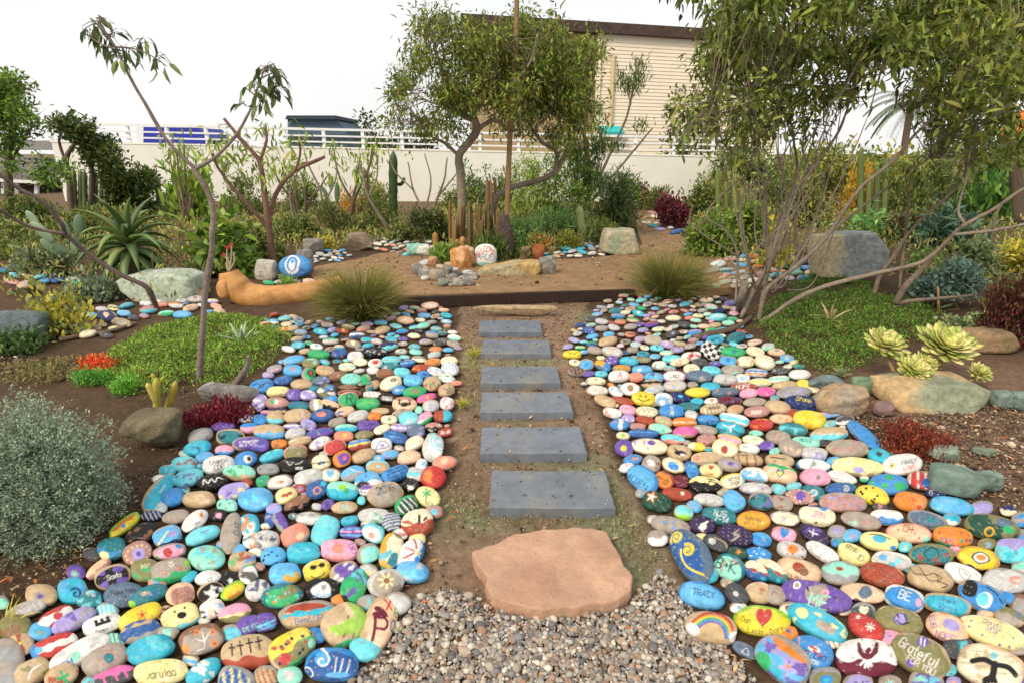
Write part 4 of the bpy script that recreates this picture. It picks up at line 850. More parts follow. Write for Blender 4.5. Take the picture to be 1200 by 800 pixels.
ROWS[900, 400] = '''
150 157 104 52 0|wh||plain white ~ at the top edge
60 140 90 38 0|dk|sp 9 .12 lg|dark grey ~ with pale dots
50 180 106 42 5|wh|bd -.2 .4 mi|white ~ with mint stripe
170 202 76 46 -5|ye||small yellow ~|small yellow stone
80 207 124 44 3|ta|bl 2 .2 pe|long beige ~
122 242 168 62 3|gy|bl 5 .25 lv|large grey ~ with lilac flecks
160 292 165 74 -6|nv|bk .92 db;t Shine .05 .35 .5 -3 ye|navy ~ with a yellow word|navy yellow-word stone
45 307 122 68 -8|ta|sp 12 .05 sa|tan speckled ~
195 368 162 86 -8|ye|bl 3 .25 go|large plain yellow ~|large plain yellow stone
63 363 108 50 -3|pe|bl 2 .3 og|peach-orange ~
120 413 142 66 -8|te|bl 3 .3 aq;sc 1 aq|teal-blue ~ with pale marks
283 435 186 72 3|ta|lo -.05 aq;bd -.05 .1 pe|long tan ~ with aqua lower half|aqua-bottomed long stone
48 450 118 68 -8|gt|bl 2 .3 rs|rosy-grey plain ~
448 442 205 76 -42|bl|lo -.5 dk|bright blue wedge-shaped ~|blue wedge stone
175 472 132 54 -10|mi|t PEACE .0 .2 .45 3 te|mint ~ with teal letters|mint lettered stone
105 500 126 80 -22|gt|bl 3 .2 pe|grey-tan egg-shaped ~
267 470 74 38 5|dk|d .2 .2 .5 .3 bk|small charcoal ~
370 503 200 88 -3|gt|bk .85 ta;bl 3 .3 rs|large bare tan ~|large bare tan stone
215 528 130 64 -8|lg|bl 5 .25 lv|white ~ with lavender wash
520 537 120 70 -15|tq|d .0 .3 .4 .3 bk;d 0 .3 .3 .2 dk|teal ~ with a dark square|dark square teal stone
415 590 240 90 -5|py|bl 3 .4 cr;d .1 -.3 .5 .3 lv;lo -.6 ta|long cream iridescent ~|long iridescent stone
625 577 196 102 6|wh|fl -.5 .05 .38 8 ye bn;t FAMILY .3 .3 .26 5 nv;t LOVE .3 -.2 .26 5 re|white ~ with a small sunflower and words|small sunflower word stone
55 560 145 66 -6|ta|l .14 bk -.6 .4 .3 .35;bl 2 .2 bn|tan ~ with a dark line
210 580 172 68 -6|wh|l .1 te -.1 -.5 .0 .6;d .05 .1 .35 .3 gy;bk .85 sb|white ~ with a grey-green tree
57 622 172 92 -12|pe|bd .5 .85 gr;he 0 -.1 .4 te;he 0 -.1 .22 ye|peach ~ with a teal heart|teal heart peach stone
220 638 150 86 -6|pk|d .2 .05 .25 .3 gy;d .2 .05 .15 .18 bn|pink ~ with a grey hole spot|grey-spot pink stone
345 637 150 62 -16|wh|sc 3 gt|white ~ with grey writing
563 670 200 102 0|bl|d 0 .7 .4 .25 gr;d -.15 -.1 .35 .25 gr;d .55 -.1 .6 .4 gr;d -.75 .1 .2 .3 gr|blue ~ with green continents|green continents stone
722 652 150 92 -15|re|st 4 wh;d .3 -.1 .6 .5 db;bl 3 .25 re|red, white and blue flag ~|flag stone
785 716 104 44 -12|nv|sp 12 .1 wh|navy ~ with white stars
490 720 168 92 -16|ye|sp 9 .13 bk|yellow ~ with black spots|black-spotted yellow stone
340 690 150 62 0|db|bk .85 te;sw .3 0 .5 1.2 .12 lg|blue ~ with a grey wave curl|grey wave curl stone
150 728 142 78 -10|rs|d .05 .1 .65 .6 pu;dt 14 .85 .09 wh;sp 8 .08 wh|lilac ~ ringed with white dots|white-dot-ringed stone
210 707 112 70 -12|te|d .1 .0 .5 .5 lg;d .1 0 .25 .25 tq|teal ~ with pale centre
50 692 78 54 -12|aq|bl 3 .3 gy|small aqua-grey ~
60 756 116 72 -22|gt|bl 3 .25 br|brownish tan ~
352 757 220 92 -4|rs|bk .85 gt;bl 5 .2 lv;sp 12 .08 bl|brown-grey ~ with blue speckles|blue-speckled brown stone
665 750 170 92 -8|og|t CR .1 .3 .42 0 re;he .5 -.45 .22 re;t D .2 -.4 .4 0 re|orange ~ with red letters|orange red-lettered stone
855 772 218 90 -10|sb|bk .85 tq;bl 4 .25 aq|long bright-blue ~|long bright-blue stone
'''
ROWS[600, 600] = '''
743 62 182 84 -12|gt|fl -.3 .3 .3 6 bl sb;fl .1 .4 .22 6 bl sb;fl .2 -.1 .25 6 bl sb|tan ~ with pale blue flowers|pale blue flower stone
806 3 98 70 -12|mi|hi .3 aq;lo -.2 li|plain mint-green ~|plain mint-green stone
893 62 130 86 -8|vi|d .05 -.05 .35 .4 wh;l .2 wh .0 .1 .3 .5;l .15 wh -.2 -.2 .1 -.6|dark violet ~ with a white blot|white blot stone
970 20 166 86 -8|te|t NJS .05 .35 .52 -3 wh;t 7-14 .15 -.3 .45 -3 wh|teal ~ with two lines of white letters|teal white-lettered stone
1128 40 160 92 -5|go|bk .9 og;sc 2 bn;d .55 -.1 .12 .16 py|ochre ~ with small dark writing|ochre written stone
1047 112 176 104 -14|vi|l .15 gt .1 .6 -.05 .15 .2 .1 -.1 -.5;sp 3 .05 gt|dark violet ~ with a grey lightning bolt|lightning bolt stone
955 145 124 76 -28|dk|d -.2 .15 .5 .35 lg;l .08 ta -.2 .7 .6 .6 .9 .1|charcoal ~ with a pale patch
835 195 286 164 -58|db|bk .8 sl;sw -.55 .12 .42 1.6 .09 ye;sw .05 .3 .36 1.3 .1 ye;l .1 ye -.12 .0 .15 -.28 .5 -.25 .9 .1;sp 26 .035 nv;sp 10 .04 li|large slate-blue ~ with yellow swirls|yellow swirls stone
1062 190 108 58 -15|dg|fl .0 .2 .5 5 og go|dark green ~ with orange paw|orange paw stone
1018 258 158 122 -32|mi|bk .85 te;bl 3 .25 gt;t B+K -.1 .2 .62 12 bk|mint-green ~ with black initials|black initials mint stone
1168 130 105 70 -18|bl|d .3 .2 .25 .2 gy;hi .4 sb|small bright-blue ~
1155 197 128 72 -12|bl|d .3 .3 .3 .25 sb;sp 9 .11 wh|bright blue ~ with white dots|white-dotted blue stone
1150 275 138 90 -20|cr|lo -.05 db;bd -.05 .1 br;d .6 -.5 .3 .2 tq;sp 4 .05 br|half cream, half blue ~
890 388 232 122 -18|sb|bk .9 bl;t TRACY .1 .25 .36 6 bk|sky-blue ~ with a black name|black-named blue stone
1052 383 132 92 -42|dk|d .1 .2 .3 .25 lg|dark grey ~ with a light spot
1158 376 138 104 -12|ta|bk .9 pe;t E .2 .3 .4 0 br;l .08 br .0 .5 .4 .4|pale tan ~ with brown comb mark
940 540 255 146 -14|ta|bk .93 gt;o .05 -.35 1.3 .1 re -1;o .05 -.35 1.2 .08 og -1;o .05 -.35 1.1 .08 ye -1;o .05 -.35 1.0 .08 gr -1;o .05 -.35 .9 .08 bl -1;o .05 -.35 .8 .08 pu -1;d -.65 -.35 .55 .38 wh;d .85 -.2 .4 .35 wh|tan ~ with rainbow between two clouds|rainbow cloud stone
1168 508 280 144 -6|ye|bk .9 li;he .05 .25 .5 re;t Dan -.5 .1 .26 -6 bk;t Linda -.15 -.5 .26 0 bk;t Dory .5 -.3 .26 25 bk|yellow ~ with red heart and names|yellow heart names stone
1092 645 138 64 -28|sl|l .06 wh -.1 -.3 .1 .6 .4 -.3 -.1 -.3|slate ~ with a white triangle|white triangle slate stone
1272 690 300 190 -38|sb|hi .45 og;bd .15 .42 lv;bl 4 .3 pu;d -.4 -.5 .5 .4 gr;d .1 -.5 .3 .3 tq;fl .35 0 .45 5 lv sa|large ~ with orange top and lilac flowers|orange-topped lilac flower stone
'''
ROWS[900, 600] = '''
80 30 152 74 -10|cr|bk .8 gt;d -.1 -.1 .5 .4 lg;dt 9 .8 .13 wh|tan ~ with pale dots
230 20 178 92 -8|cr|t JRN .05 .25 .5 -3 mg;d .0 -.6 .2 .16 br;hi .85 bl|cream ~ with magenta letters|magenta-lettered cream stone
435 42 190 84 -12|gt|bk .9 bn;bl 5 .2 rs;t ruth -.3 -.4 .34 0 mi|grey-brown ~ with mint writing
555 25 168 72 -3|wh|lo .0 bl;bk .9 cr|half white, half blue ~|half white, half blue stone
745 38 192 84 -14|sl|bk .8 gy;d .2 .15 .5 .35 te|grey-teal smooth ~
660 100 225 98 -6|pe|bk .9 sa;t CH -.1 .45 .5 -4 mr;sp 5 .09 re;d .75 -.4 .35 .35 mi;d -.25 -.6 .4 .3 ta|salmon ~ with maroon letters and red flowers|salmon maroon-lettered stone
865 115 196 98 -8|og|bk .92 go;lo -.7 gr;t 2009 -.25 -.45 .36 0 db;sp 6 .1 re;d .4 -.2 .13 .18 gr;d .6 -.1 .12 .16 re;d .75 -.05 .12 .16 db|orange ~ dated 2009 in blue|2009 stone
1050 74 275 122 -12|dg|bk .92 ol;bl 4 .4 ol;d .3 .5 .6 .3 sl;o -.05 -.4 .32 .13 go;d .5 .1 .4 .3 gr|large dark green ~ with gold ring|gold ring green stone
75 105 126 76 -12|pk|bk .9 rs;he 0 .15 .6 bl|pink ~ with a blue heart|blue heart pink stone
215 107 158 88 -32|vi|bl 4 .3 pu;l .1 wh -.3 .2 .0 .2 .25 .3;l .1 wh -.1 .6 .05 -.1;lo -.6 bk|dark violet ~ with a white star burst|white burst violet stone
520 137 192 88 -10|py|d .0 .35 .8 .4 tq;l .08 bk -.5 .6 .0 .75 .5 .5;d .7 -.3 .3 .25 bl|cream ~ with a turquoise wave|turquoise wave cream stone
110 182 150 90 -20|lg|d .1 .3 .55 .5 og;sp 7 .1 re;l .06 bk .7 -.1 .9 -.3|grey ~ with an orange patch|orange patch grey stone
255 187 172 74 -30|wh|sp 14 .06 bk;bl 2 .1 sa|white ~ with small black specks
398 195 172 96 -22|py|bk .95 ye;t GOOD -.1 .45 .34 -4 bk;t JD .45 -.1 .45 -20 bk|pale yellow ~ with black letters|pale yellow lettered stone
765 197 215 106 -5|te|bk .8 ol;o 0 .1 .6 .1 dg;bl 8 .2 br;dt 15 .72 .07 dg|olive ~ with teal mandala pattern|teal mandala stone
985 215 218 112 -12|ye|bk .82 go;lo -.72 vi;d .1 .1 .8 .45 vi;d .1 .1 .65 .36 wh;d .1 .1 .4 .22 og|yellow ringed ~ with orange eye on purple|orange eye ringed stone
1150 180 190 122 -5|aq|bk .95 mi;hi .35 lv;bl 2 .3 tq;t TK .1 0 .25 0 te|aqua ~ with lilac top|lilac-topped aqua stone
575 230 190 92 -8|lg|bk .85 wh;d .1 -.3 .4 .35 tq;d -.4 .3 .4 .3 sb;d .3 .2 .3 .25 aq|white ~ with turquoise patches
12 272 175 92 -28|te|hi .2 cr;bd .05 .2 br;d .6 -.5 .2 .25 tq|half cream, half teal ~
145 274 228 114 -18|pe|bk .92 ta;d .0 .3 .55 .45 br;d .2 .1 .4 .35 bn;t ELAN -.1 -.6 .3 0 bk|peach ~ with a brown splatter|brown splatter stone
340 287 182 118 -6|mi|lo .05 gy;bk .92 gy;d -.1 .5 .32 .16 br;lo -.6 gt|grey ~ with mint cap and brown spot|mint-capped grey stone
530 290 220 110 -14|br|bk .95 og;bl 5 .16 bn;l .05 dk .0 .4 .2 -.1 .5 .1;l .05 dk .1 -.4 .4 -.4|rusty orange ~ with dark sketching|rusty sketch stone
760 310 230 124 -14|ta|bk .95 gt;l .05 bk -.5 .6 -.2 .2 .1 .5 .3 .1 .0 -.1 -.3 .3;l .05 bk .1 .5 .4 .3 .3 -.1;l .06 bk .3 .0 .7 -.1 .5 -.4;l .05 bk -.9 .4 -.6 .1 -.2 .2|tan ~ with a black line rose|black line rose stone
908 290 196 92 -18|wh|l .04 bk -.2 .7 -.1 .0 .2 -.4 .4 -.1 .3 .4 -.1 .6;l .04 bk .1 .2 .3 .1|white ~ with a thin black sketch|thin black sketch stone
1110 322 235 122 -5|lg|bk .9 gt;d .35 .25 .5 .3 sa;bl 3 .3 lg|large pale grey ~ with pink blush|pink-blush grey stone
25 385 138 92 -20|gt|bk .9 rs;l .07 br -.1 .4 .3 .35;l .07 br .0 .3 .0 .0|pinkish-grey ~ with a brown comb mark|brown comb grey stone
220 392 345 132 -14|pu|d .05 .15 .8 .75 gt;d -.55 .45 .3 .3 wh;d -.55 .45 .18 .18 gt;d .25 .4 .25 .24 pk;d .25 .4 .13 .12 rs;l .1 bk -.25 .5 -.2 .3;l .07 bk .5 .3 .6 .25;t ME .15 -.25 .75 0 mi|large purple-rimmed ~ with mint letters ME|letters ME stone
440 377 220 92 -14|pe|bk .9 ta;d .15 .2 .75 .6 sl;sp 5 .12 cr;lo -.75 vi|tan ~ with slate patch and cream scallops|slate patch scallop stone
640 402 210 112 -18|bl|bk .86 wh;t BE .0 .3 .55 0 wh;d .6 .1 .22 .3 pk|blue white-rimmed ~ with letters BE|letters BE stone
840 432 238 106 -14|tq|t Angels .0 .4 .28 0 db;t Brave .1 -.25 .4 0 db|turquoise ~ with two lines of navy writing|navy-written turquoise stone
995 392 242 126 -22|bl|bk .93 ta;d -.45 .25 .55 .65 bk;d .2 -.1 .5 .6 wh;d .15 -.1 .4 .5 aq;l .07 bk .1 .8 .5 .6 .8 .1|blue ~ with a black and white penguin|penguin stone
1115 400 110 62 -20|bl||small blue ~ behind the penguin stone
1175 440 95 120 5|gt|bk .85 bn;d 0 .1 .4 .5 gy|grey ~ with brown rim
1130 490 150 82 -22|gt|bk .8 ta;hi .3 ol;bl 2 .3 sl|greenish tan plain ~
230 517 320 128 -27|tq|bk .97 mi;d -.45 .25 .45 .35 py;d .3 .1 .7 .35 gt;bl 5 .2 py|bean-shaped turquoise ~ with yellow patches|bean-shaped stone
460 542 210 112 -33|re|bk .93 br;fl -.5 .5 .25 6 wh wh;fl .2 .35 .4 7 wh cr|red ~ with two white flowers|white flowers red stone
610 507 240 124 -16|ol|bk .95 ta;d .1 .25 .5 .45 pu;d .1 .25 .42 .36 lv;l .1 bk -.1 .5 .0 .3;l .1 bk .2 .6 .3 .3;l .07 bk -.05 .05 .2 -.1 .4 .15|olive ~ with a purple smiling heart|purple smiling heart stone
838 537 222 132 -22|pe|bk .93 og;d .15 .35 .6 .4 lv;t EUR -.6 .05 .32 -55 pu;t NOPE .1 -.55 .38 5 pu|peach ~ with purple letters along its rim|purple rim-lettered stone
1050 562 330 138 -18|py|bk .95 cr;t TRAVEL -.05 .5 .28 -5 pu;t NOW .0 .12 .28 -5 pu;sr -.65 .3 .12 pu;sr -.6 -.1 .12 pu;sr -.2 -.35 .12 pu;sr .3 -.55 .13 pu;sr .55 -.5 .13 pu;sr .6 .1 .12 pu|large cream ~ reading TRAVEL NOW|TRAVEL NOW stone
205 652 218 142 -22|bl|d .1 .35 .4 .2 wh;l .12 re -.1 .45 .2 .4;l .12 re .1 .25 .45 .1;l .08 sa -.75 .7 -.5 .1 -.55 -.6;t AIR -.15 -.1 .22 6 wh;t JAYZEN .05 -.45 .22 6 wh;sc 1 nv|blue ~ with red wing and white words|red wing blue stone
457 682 305 192 -3|wh|lo 0 mr;phx 0 .15 .75|white over maroon ~ with a red phoenix|phoenix stone
710 667 310 184 -26|ol|bk .95 ta;d -.05 .75 .3 .25 pu;l .06 wh -.15 .9 -.05 .6;l .06 wh -.02 .9 .06 .6;d -.1 -.45 .2 .2 pu;t Grateful -.03 .2 .38 -6 wh;t FOR_YOU .2 -.32 .24 -6 wh|olive-tan ~ reading Grateful FOR YOU|Grateful stone
1040 722 340 190 -18|cr|bk .93 pe;bl 4 .3 ta;d .0 .65 .17 .15 aq;l .2 bk -.45 .1 -.2 .35 .1 .3 .45 .35 .7 .1;l .28 bk .1 .3 .15 -.2 .1 -.5;l .2 bk .15 -.2 .35 -.7;d .1 -.6 .3 .3 bk|large cream ~ with a black running figure|black figure stone
'''
# ---------------------------------------------------------------- stroke lettering
FONT = {
'A': '00 26 40;12 32', 'B': '00 06 36 45 44 33 03;33 42 41 30 00', 'C': '45 36 16 05 01 10 30 41', 'D': '00 06 26 44 42 20 00', 'E': '46 06 00 40;03 33',
'F': '46 06 00;03 33', 'G': '45 36 16 05 01 10 30 41 43 23', 'H': '00 06;40 46;03 43', 'I': '20 26', 'J': '36 31 20 10 01', 'K': '00 06;46 03 40', 'L': '06 00 40',
'M': '00 06 23 46 40', 'N': '00 06 40 46', 'O': '10 01 05 16 36 45 41 30 10', 'P': '00 06 36 45 44 33 03', 'R': '00 06 36 45 44 33 03;23 40', 'S': '45 36 16 05 04 13 33 42 41 30 10 01',
'T': '06 46;26 20', 'U': '06 01 10 30 41 46', 'V': '06 20 46', 'W': '06 10 24 30 46', 'X': '00 46;06 40', 'Y': '06 23 46;23 20', 'Z': '06 46 00 40',
'0': '10 01 05 16 36 45 41 30 10', '1': '15 26 20', '2': '05 16 36 45 44 00 40', '3': '06 36 45 44 33 42 41 30 10 01', '4': '30 36 02 42', '6': '36 05 01 10 30 41 42 33 02', '7': '06 46 10', '9': '10 41 45 36 16 05 04 13 43',
'a': '33 24 14 03 01 10 20 31;34 30', 'c': '33 24 14 03 01 10 20 31', 'd': '33 24 14 03 01 10 20 31;36 30', 'e': '02 32 33 24 14 03 01 10 30', 'f': '36 26 15 10;04 24', 'g': '33 24 14 03 01 10 20 31;34 3(', 
'h': '06 00;03 14 24 33 30', 'i': '14 10', 'j': '24 21 10 00', 'l': '16 10', 'n': '04 00;03 14 24 33 30', 'o': '10 01 03 14 24 33 31 20 10', 'r': '04 00;03 14 24', 's': '34 14 03 12 22 31 20 00', 't': '16 11 20;04 24',
'u': '04 01 10 20 31;34 30', 'v': '04 10 34', 'x': '00 34;04 30', 'y': '04 12;34 10', 'm': '04 00;03 14 20;23 34 40', '+': '13 33;24 22', '-': '13 33', ',': '11 00', '.': '10 11'}
def text_segs(s, u, v, size, rot):
    segs = []; x = 0
    for ch in s:
        if ch == '_': x += 3; continue
        g = FONT.get(ch, FONT.get(ch.upper(), '00 06')); wmax = 0
        for st in g.split(';'):
            pts = [(int(p[0]), int(p[1]) if p[1].isdigit() else -1) for p in st.split()]
            wmax = max([wmax] + [p[0] for p in pts])
            for a, b in zip(pts[:-1], pts[1:]): segs.append((x + a[0], a[1], x + b[0], b[1]))
        x += wmax + 1.5
    S = np.array(segs, float); S[:, [0, 2]] -= (x - 1.5) / 2; S[:, [1, 3]] -= 3; S[:, [0, 2]] *= .85
    S *= size / 6 * 1.25
    c, n = math.cos(R(rot)), math.sin(R(rot))
    S = np.stack([S[:, 0] * c - S[:, 1] * n, S[:, 0] * n + S[:, 1] * c, S[:, 2] * c - S[:, 3] * n, S[:, 2] * n + S[:, 3] * c], 1)
    return S + np.array([u, v, u, v])
def segdist(X, Y, S):
    out = np.full(X.shape, 9.0)
    for ax, ay, bx, by in S:
        dx, dy = bx - ax, by - ay; q = dx * dx + dy * dy + 1e-9
        t = np.clip(((X - ax) * dx + (Y - ay) * dy) / q, 0, 1)
        out = np.minimum(out, (X - ax - t * dx) ** 2 + (Y - ay - t * dy) ** 2)
    return np.sqrt(out)
def paint(X, Y, asp, Wz, base, motif, seed, px):
    """colours of the points X (along), Y (across) of a stone of aspect asp; lengths in short half-widths; px = picture px per half-width"""
    rng = np.random.default_rng(seed); C = np.tile(PAL[base], (len(X), 1))
    # brushed, slightly uneven coat
    wob = .06 * np.sin(X * 5 + seed) + .05 * np.sin(Y * 6 + X * 3 + seed * 2)
    soft = max(.045, .55 / px)
    def put(mask, col):
        m = np.clip(mask, 0, 1)[:, None]; C[:] = C * (1 - m) + PAL[col] * m
    def cov(d): return np.clip(.5 - d / soft, 0, 1)          # d<0 inside
    for it in motif.split(';'):
        a = it.split()
        if not a: continue
        k = a[0]; f = lambda i: float(a[i])
        if k == 't': put(cov(segdist(X, Y, text_segs(a[1], f(2) * asp, f(3), f(4), f(5))) - max(f(4) * .075, .3 / px)), a[6])
        elif k == 'd': put(cov((np.hypot((X - f(1) * asp) / f(3), (Y - f(2)) / f(4)) - 1 + wob) * min(f(3), f(4))), a[5])
        elif k == 'o':
            d = np.abs(np.hypot(X - f(1) * asp, Y - f(2)) - f(3)) - f(4) * .6
            if len(a) > 6: d = np.maximum(d, f(2) - Y)
            put(cov(d), a[5])
        elif k == 'dt':
            n = int(f(1)); 
            for j in range(n):
                t = j / n * 6.283; put(cov(np.hypot(X - math.cos(t) * f(2) * asp, Y - math.sin(t) * f(2)) - f(3)), a[4])
        elif k in ('hi', 'lo'): put(cov((f(1) - Y + wob * 1.5) * (1 if k == 'hi' else -1)), a[2])
        elif k in ('le', 'ri'): put(cov((f(1) * asp - X + wob * 1.5) * (1 if k == 'ri' else -1)), a[2])
        elif k == 'bd': put(cov(np.maximum(f(1) - Y, Y - f(2)) + wob), a[3])
        elif k == 'bu': put(cov(np.maximum(f(1) * asp - X, X - f(2) * asp) + wob), a[3])
        elif k == 'bk': put(cov((f(1) - np.maximum(np.hypot(X / asp, Y), 1 - Wz * 1.2)) * 1.0 + wob * .6), a[2])   # unpainted rim
        elif k == 'l':
            p = [float(x) for x in a[3:]]; p = [(p[i] * asp, p[i + 1]) for i in range(0, len(p), 2)]
            if len(p) > 2: p = smooth_path(np.array(p), len(p) * 4)
            put(cov(segdist(X, Y, [(*p[i], *p[i + 1]) for i in range(len(p) - 1)]) - max(f(1) * .6, .3 / px)), a[2])
        elif k == 'st':
            n = int(f(1)); t = (X + .3 * Y) / asp * n * .5 + seed * .1
            put(np.clip((np.abs((t % 1) - .5) - .3) / (soft * 2), 0, 1), a[2])
        elif k == 'ck':
            t = np.sin(X * 7) * np.sin(Y * 7); put(np.clip(t / .2 + .5, 0, 1), a[1])
        elif k in ('sp', 'bl'):
            n = int(f(1)); d = np.full(X.shape, 9.0)
            for j in range(n):
                r = abs(rng.normal()) ; t = rng.uniform(0, 6.283); r = math.sqrt(rng.uniform(0, .8))
                cx, cy = math.cos(t) * r * asp, math.sin(t) * r
                if k == 'sp': d = np.minimum(d, np.hypot(X - cx, Y - cy) - f(2))
                else:
                    e = rng.uniform(.6, 1.7); th = rng.uniform(-.5, .5); dx = (X - cx) * math.cos(th) + (Y - cy) * math.sin(th); dy = -(X - cx) * math.sin(th) + (Y - cy) * math.cos(th)
                    q = np.hypot(dx / e, dy * e); q = q + .22 * f(2) * np.sin(3 * np.arctan2(dy, dx) + j) + .12 * f(2) * np.sin(7 * np.arctan2(dy, dx) + 2 * j)
                    d = np.minimum(d, q - f(2) * rng.uniform(.7, 1.2))
            if k == 'bl': put(np.clip(.5 - d / (soft * 2.2), 0, 1) * .88, a[3])
            else: put(cov(d), a[3])
        elif k == 'sc':
            n = int(f(1)); S = []
            for j in range(n):
                y = (n - 1) / 2 * .42 - j * .42; x = -asp * rng.uniform(.45, .6); e = asp * rng.uniform(.45, .65); h = min(.17, .5 / n)
                while x < e:
                    g = FONT[rng.choice(list('ACEHLMNORSTUVZaeonsu'))]; wm = 0
                    for st in g.split(';'):
                        p = [(int(q[0]), int(q[1])) for q in st.split()]; wm = max(wm, max(q[0] for q in p))
                        S += [(x + p[i][0] * h * .3, y + (p[i][1] - 3) * h * .3, x + p[i + 1][0] * h * .3, y + (p[i + 1][1] - 3) * h * .3) for i in range(len(p) - 1)]
                    x += (wm + 1.6) * h * .3 * (1 if rng.random() > .15 else 2)
            put(cov(segdist(X, Y, S) - max(.035, .22 / px)) * .9, a[2])
        elif k == 'he':
            x = (X - f(1) * asp) / f(3); y = (Y - f(2)) / f(3) + .1
            put(cov(np.hypot(x, (y - .75 * np.sqrt(np.abs(x))) * 1.05) * f(3) - f(3)), a[4])
        elif k == 'fl':
            x = X - f(1) * asp; y = Y - f(2); r = np.hypot(x, y); t = np.arctan2(y, x); rr = f(3) * (.62 + .38 * np.cos(t * f(4)))
            put(cov(r - rr), a[5]); put(cov(r - f(3) * .27), a[6])
        elif k == 'sr':
            x = X - f(1) * asp; y = Y - f(2); r = np.hypot(x, y); t = (np.arctan2(y, x) - math.pi / 2) / (2 * math.pi / 5); t = np.abs(((t + .5) % 1) - .5) * 2
            put(cov(r - f(3) * (1 - .62 * t / (.62 * t + .38 * 1) * 1.0 if False else r * 0 + f(3) * (1 - t) + f(3) * .42 * t)) if False else cov(r - f(3) * ((1 - t) ** 1.3 * .6 + .4)), a[4])
        elif k == 'sw':
            t = np.linspace(0, f(4) * 6.283, 26); r = f(3) * (.12 + .88 * t / t[-1]); p = np.stack([f(1) * asp + r * np.cos(t + 1), f(2) + r * np.sin(t + 1)], 1)
            put(cov(segdist(X, Y, [(*p[i], *p[i + 1]) for i in range(25)]) - f(5) * .9), a[6])
        elif k == 'E':
            x = (X - f(1) * asp); y = Y - f(2); s = f(3)
            put(cov(np.maximum(np.abs(x) - s * 1.3, np.abs(y) - s * .55)), a[4]); put(cov(np.maximum(np.abs(np.abs(x) - s * .5) - s * .22, -y + s * -.05 + 0 * x)), base)
        elif k == 'x':
            x, y, s = f(1) * asp, f(2), f(3); put(cov(segdist(X, Y, [(x, y - s, x, y + s), (x - s * .5, y + s * .4, x + s * .5, y + s * .4)]) - .045), a[4])
        elif k == 'phx':
            s = f(3); P = lambda q: [(f(1) * asp + q[i] * s, f(2) + q[i + 1] * s, f(1) * asp + q[i + 2] * s, f(2) + q[i + 3] * s) for i in range(0, len(q) - 2, 2)]
            d = segdist(X, Y, P([-.62, .85, -.55, .45, -.3, .2, 0, .15, .3, .2, .58, .5, .6, .9]) + P([-.5, .6, -.25, .25, .3, .25, .5, .65]) + P([0, .55, 0, .0])) - .13 * s
            put(cov(d), 'mr'); C2 = cov(segdist(X, Y, P([0, .5, .1, .6]) + P([-.2, .15, .2, .15])) - .16 * s); put(C2, 're' if False else 'mr')
            put(cov(segdist(X, Y, P([-.35, -.4, -.12, -.1, 0, -.15, .15, -.1, .35, -.4]) + P([0, -.1, -.05, -.55]) + P([.1, -.1, .15, -.5])) - .075 * s), 'wh')
    if 'bk ' not in motif and (seed % 5 < 3 if seed >= 500 else seed % 6 == 1):          # bare stone below the painted top
        rim = .80 + .16 * ((seed * 7) % 10) / 10 + .05 * np.sin(np.arctan2(Y, X / asp) * 3 + seed)
        put(cov(rim - np.maximum(np.hypot(X / asp, Y), 1 - Wz * 1.2)), ['gt', 'ta', 'gy', 'gt', 'lg'][seed % 4])
    # small chips and brush unevenness
    chip = snoise(np.stack([X, Y, X * 0 + seed], 1), seed + 5, 9); chip2 = snoise(np.stack([X, Y, X * 0], 1), seed + 9, 2.2)
    chip3 = snoise(np.stack([X, Y, X * 0], 1), seed + 14, 22)
    C *= (1 + .10 * chip + .10 * chip2 + .07 * chip3)[:, None]; g_ = C.mean(1, keepdims=True); C[:] = C + (g_ - C) * np.clip(.08 + .10 * chip2, 0, .3)[:, None]
    wear = np.clip((snoise(np.stack([X, Y, X * 0 + 3], 1), seed + 21, 14) - .66) * 5, 0, .75)[:, None]
    C[:] = C * (1 - wear) + PAL['gt'] * wear
    return np.clip(C, .004, .95)
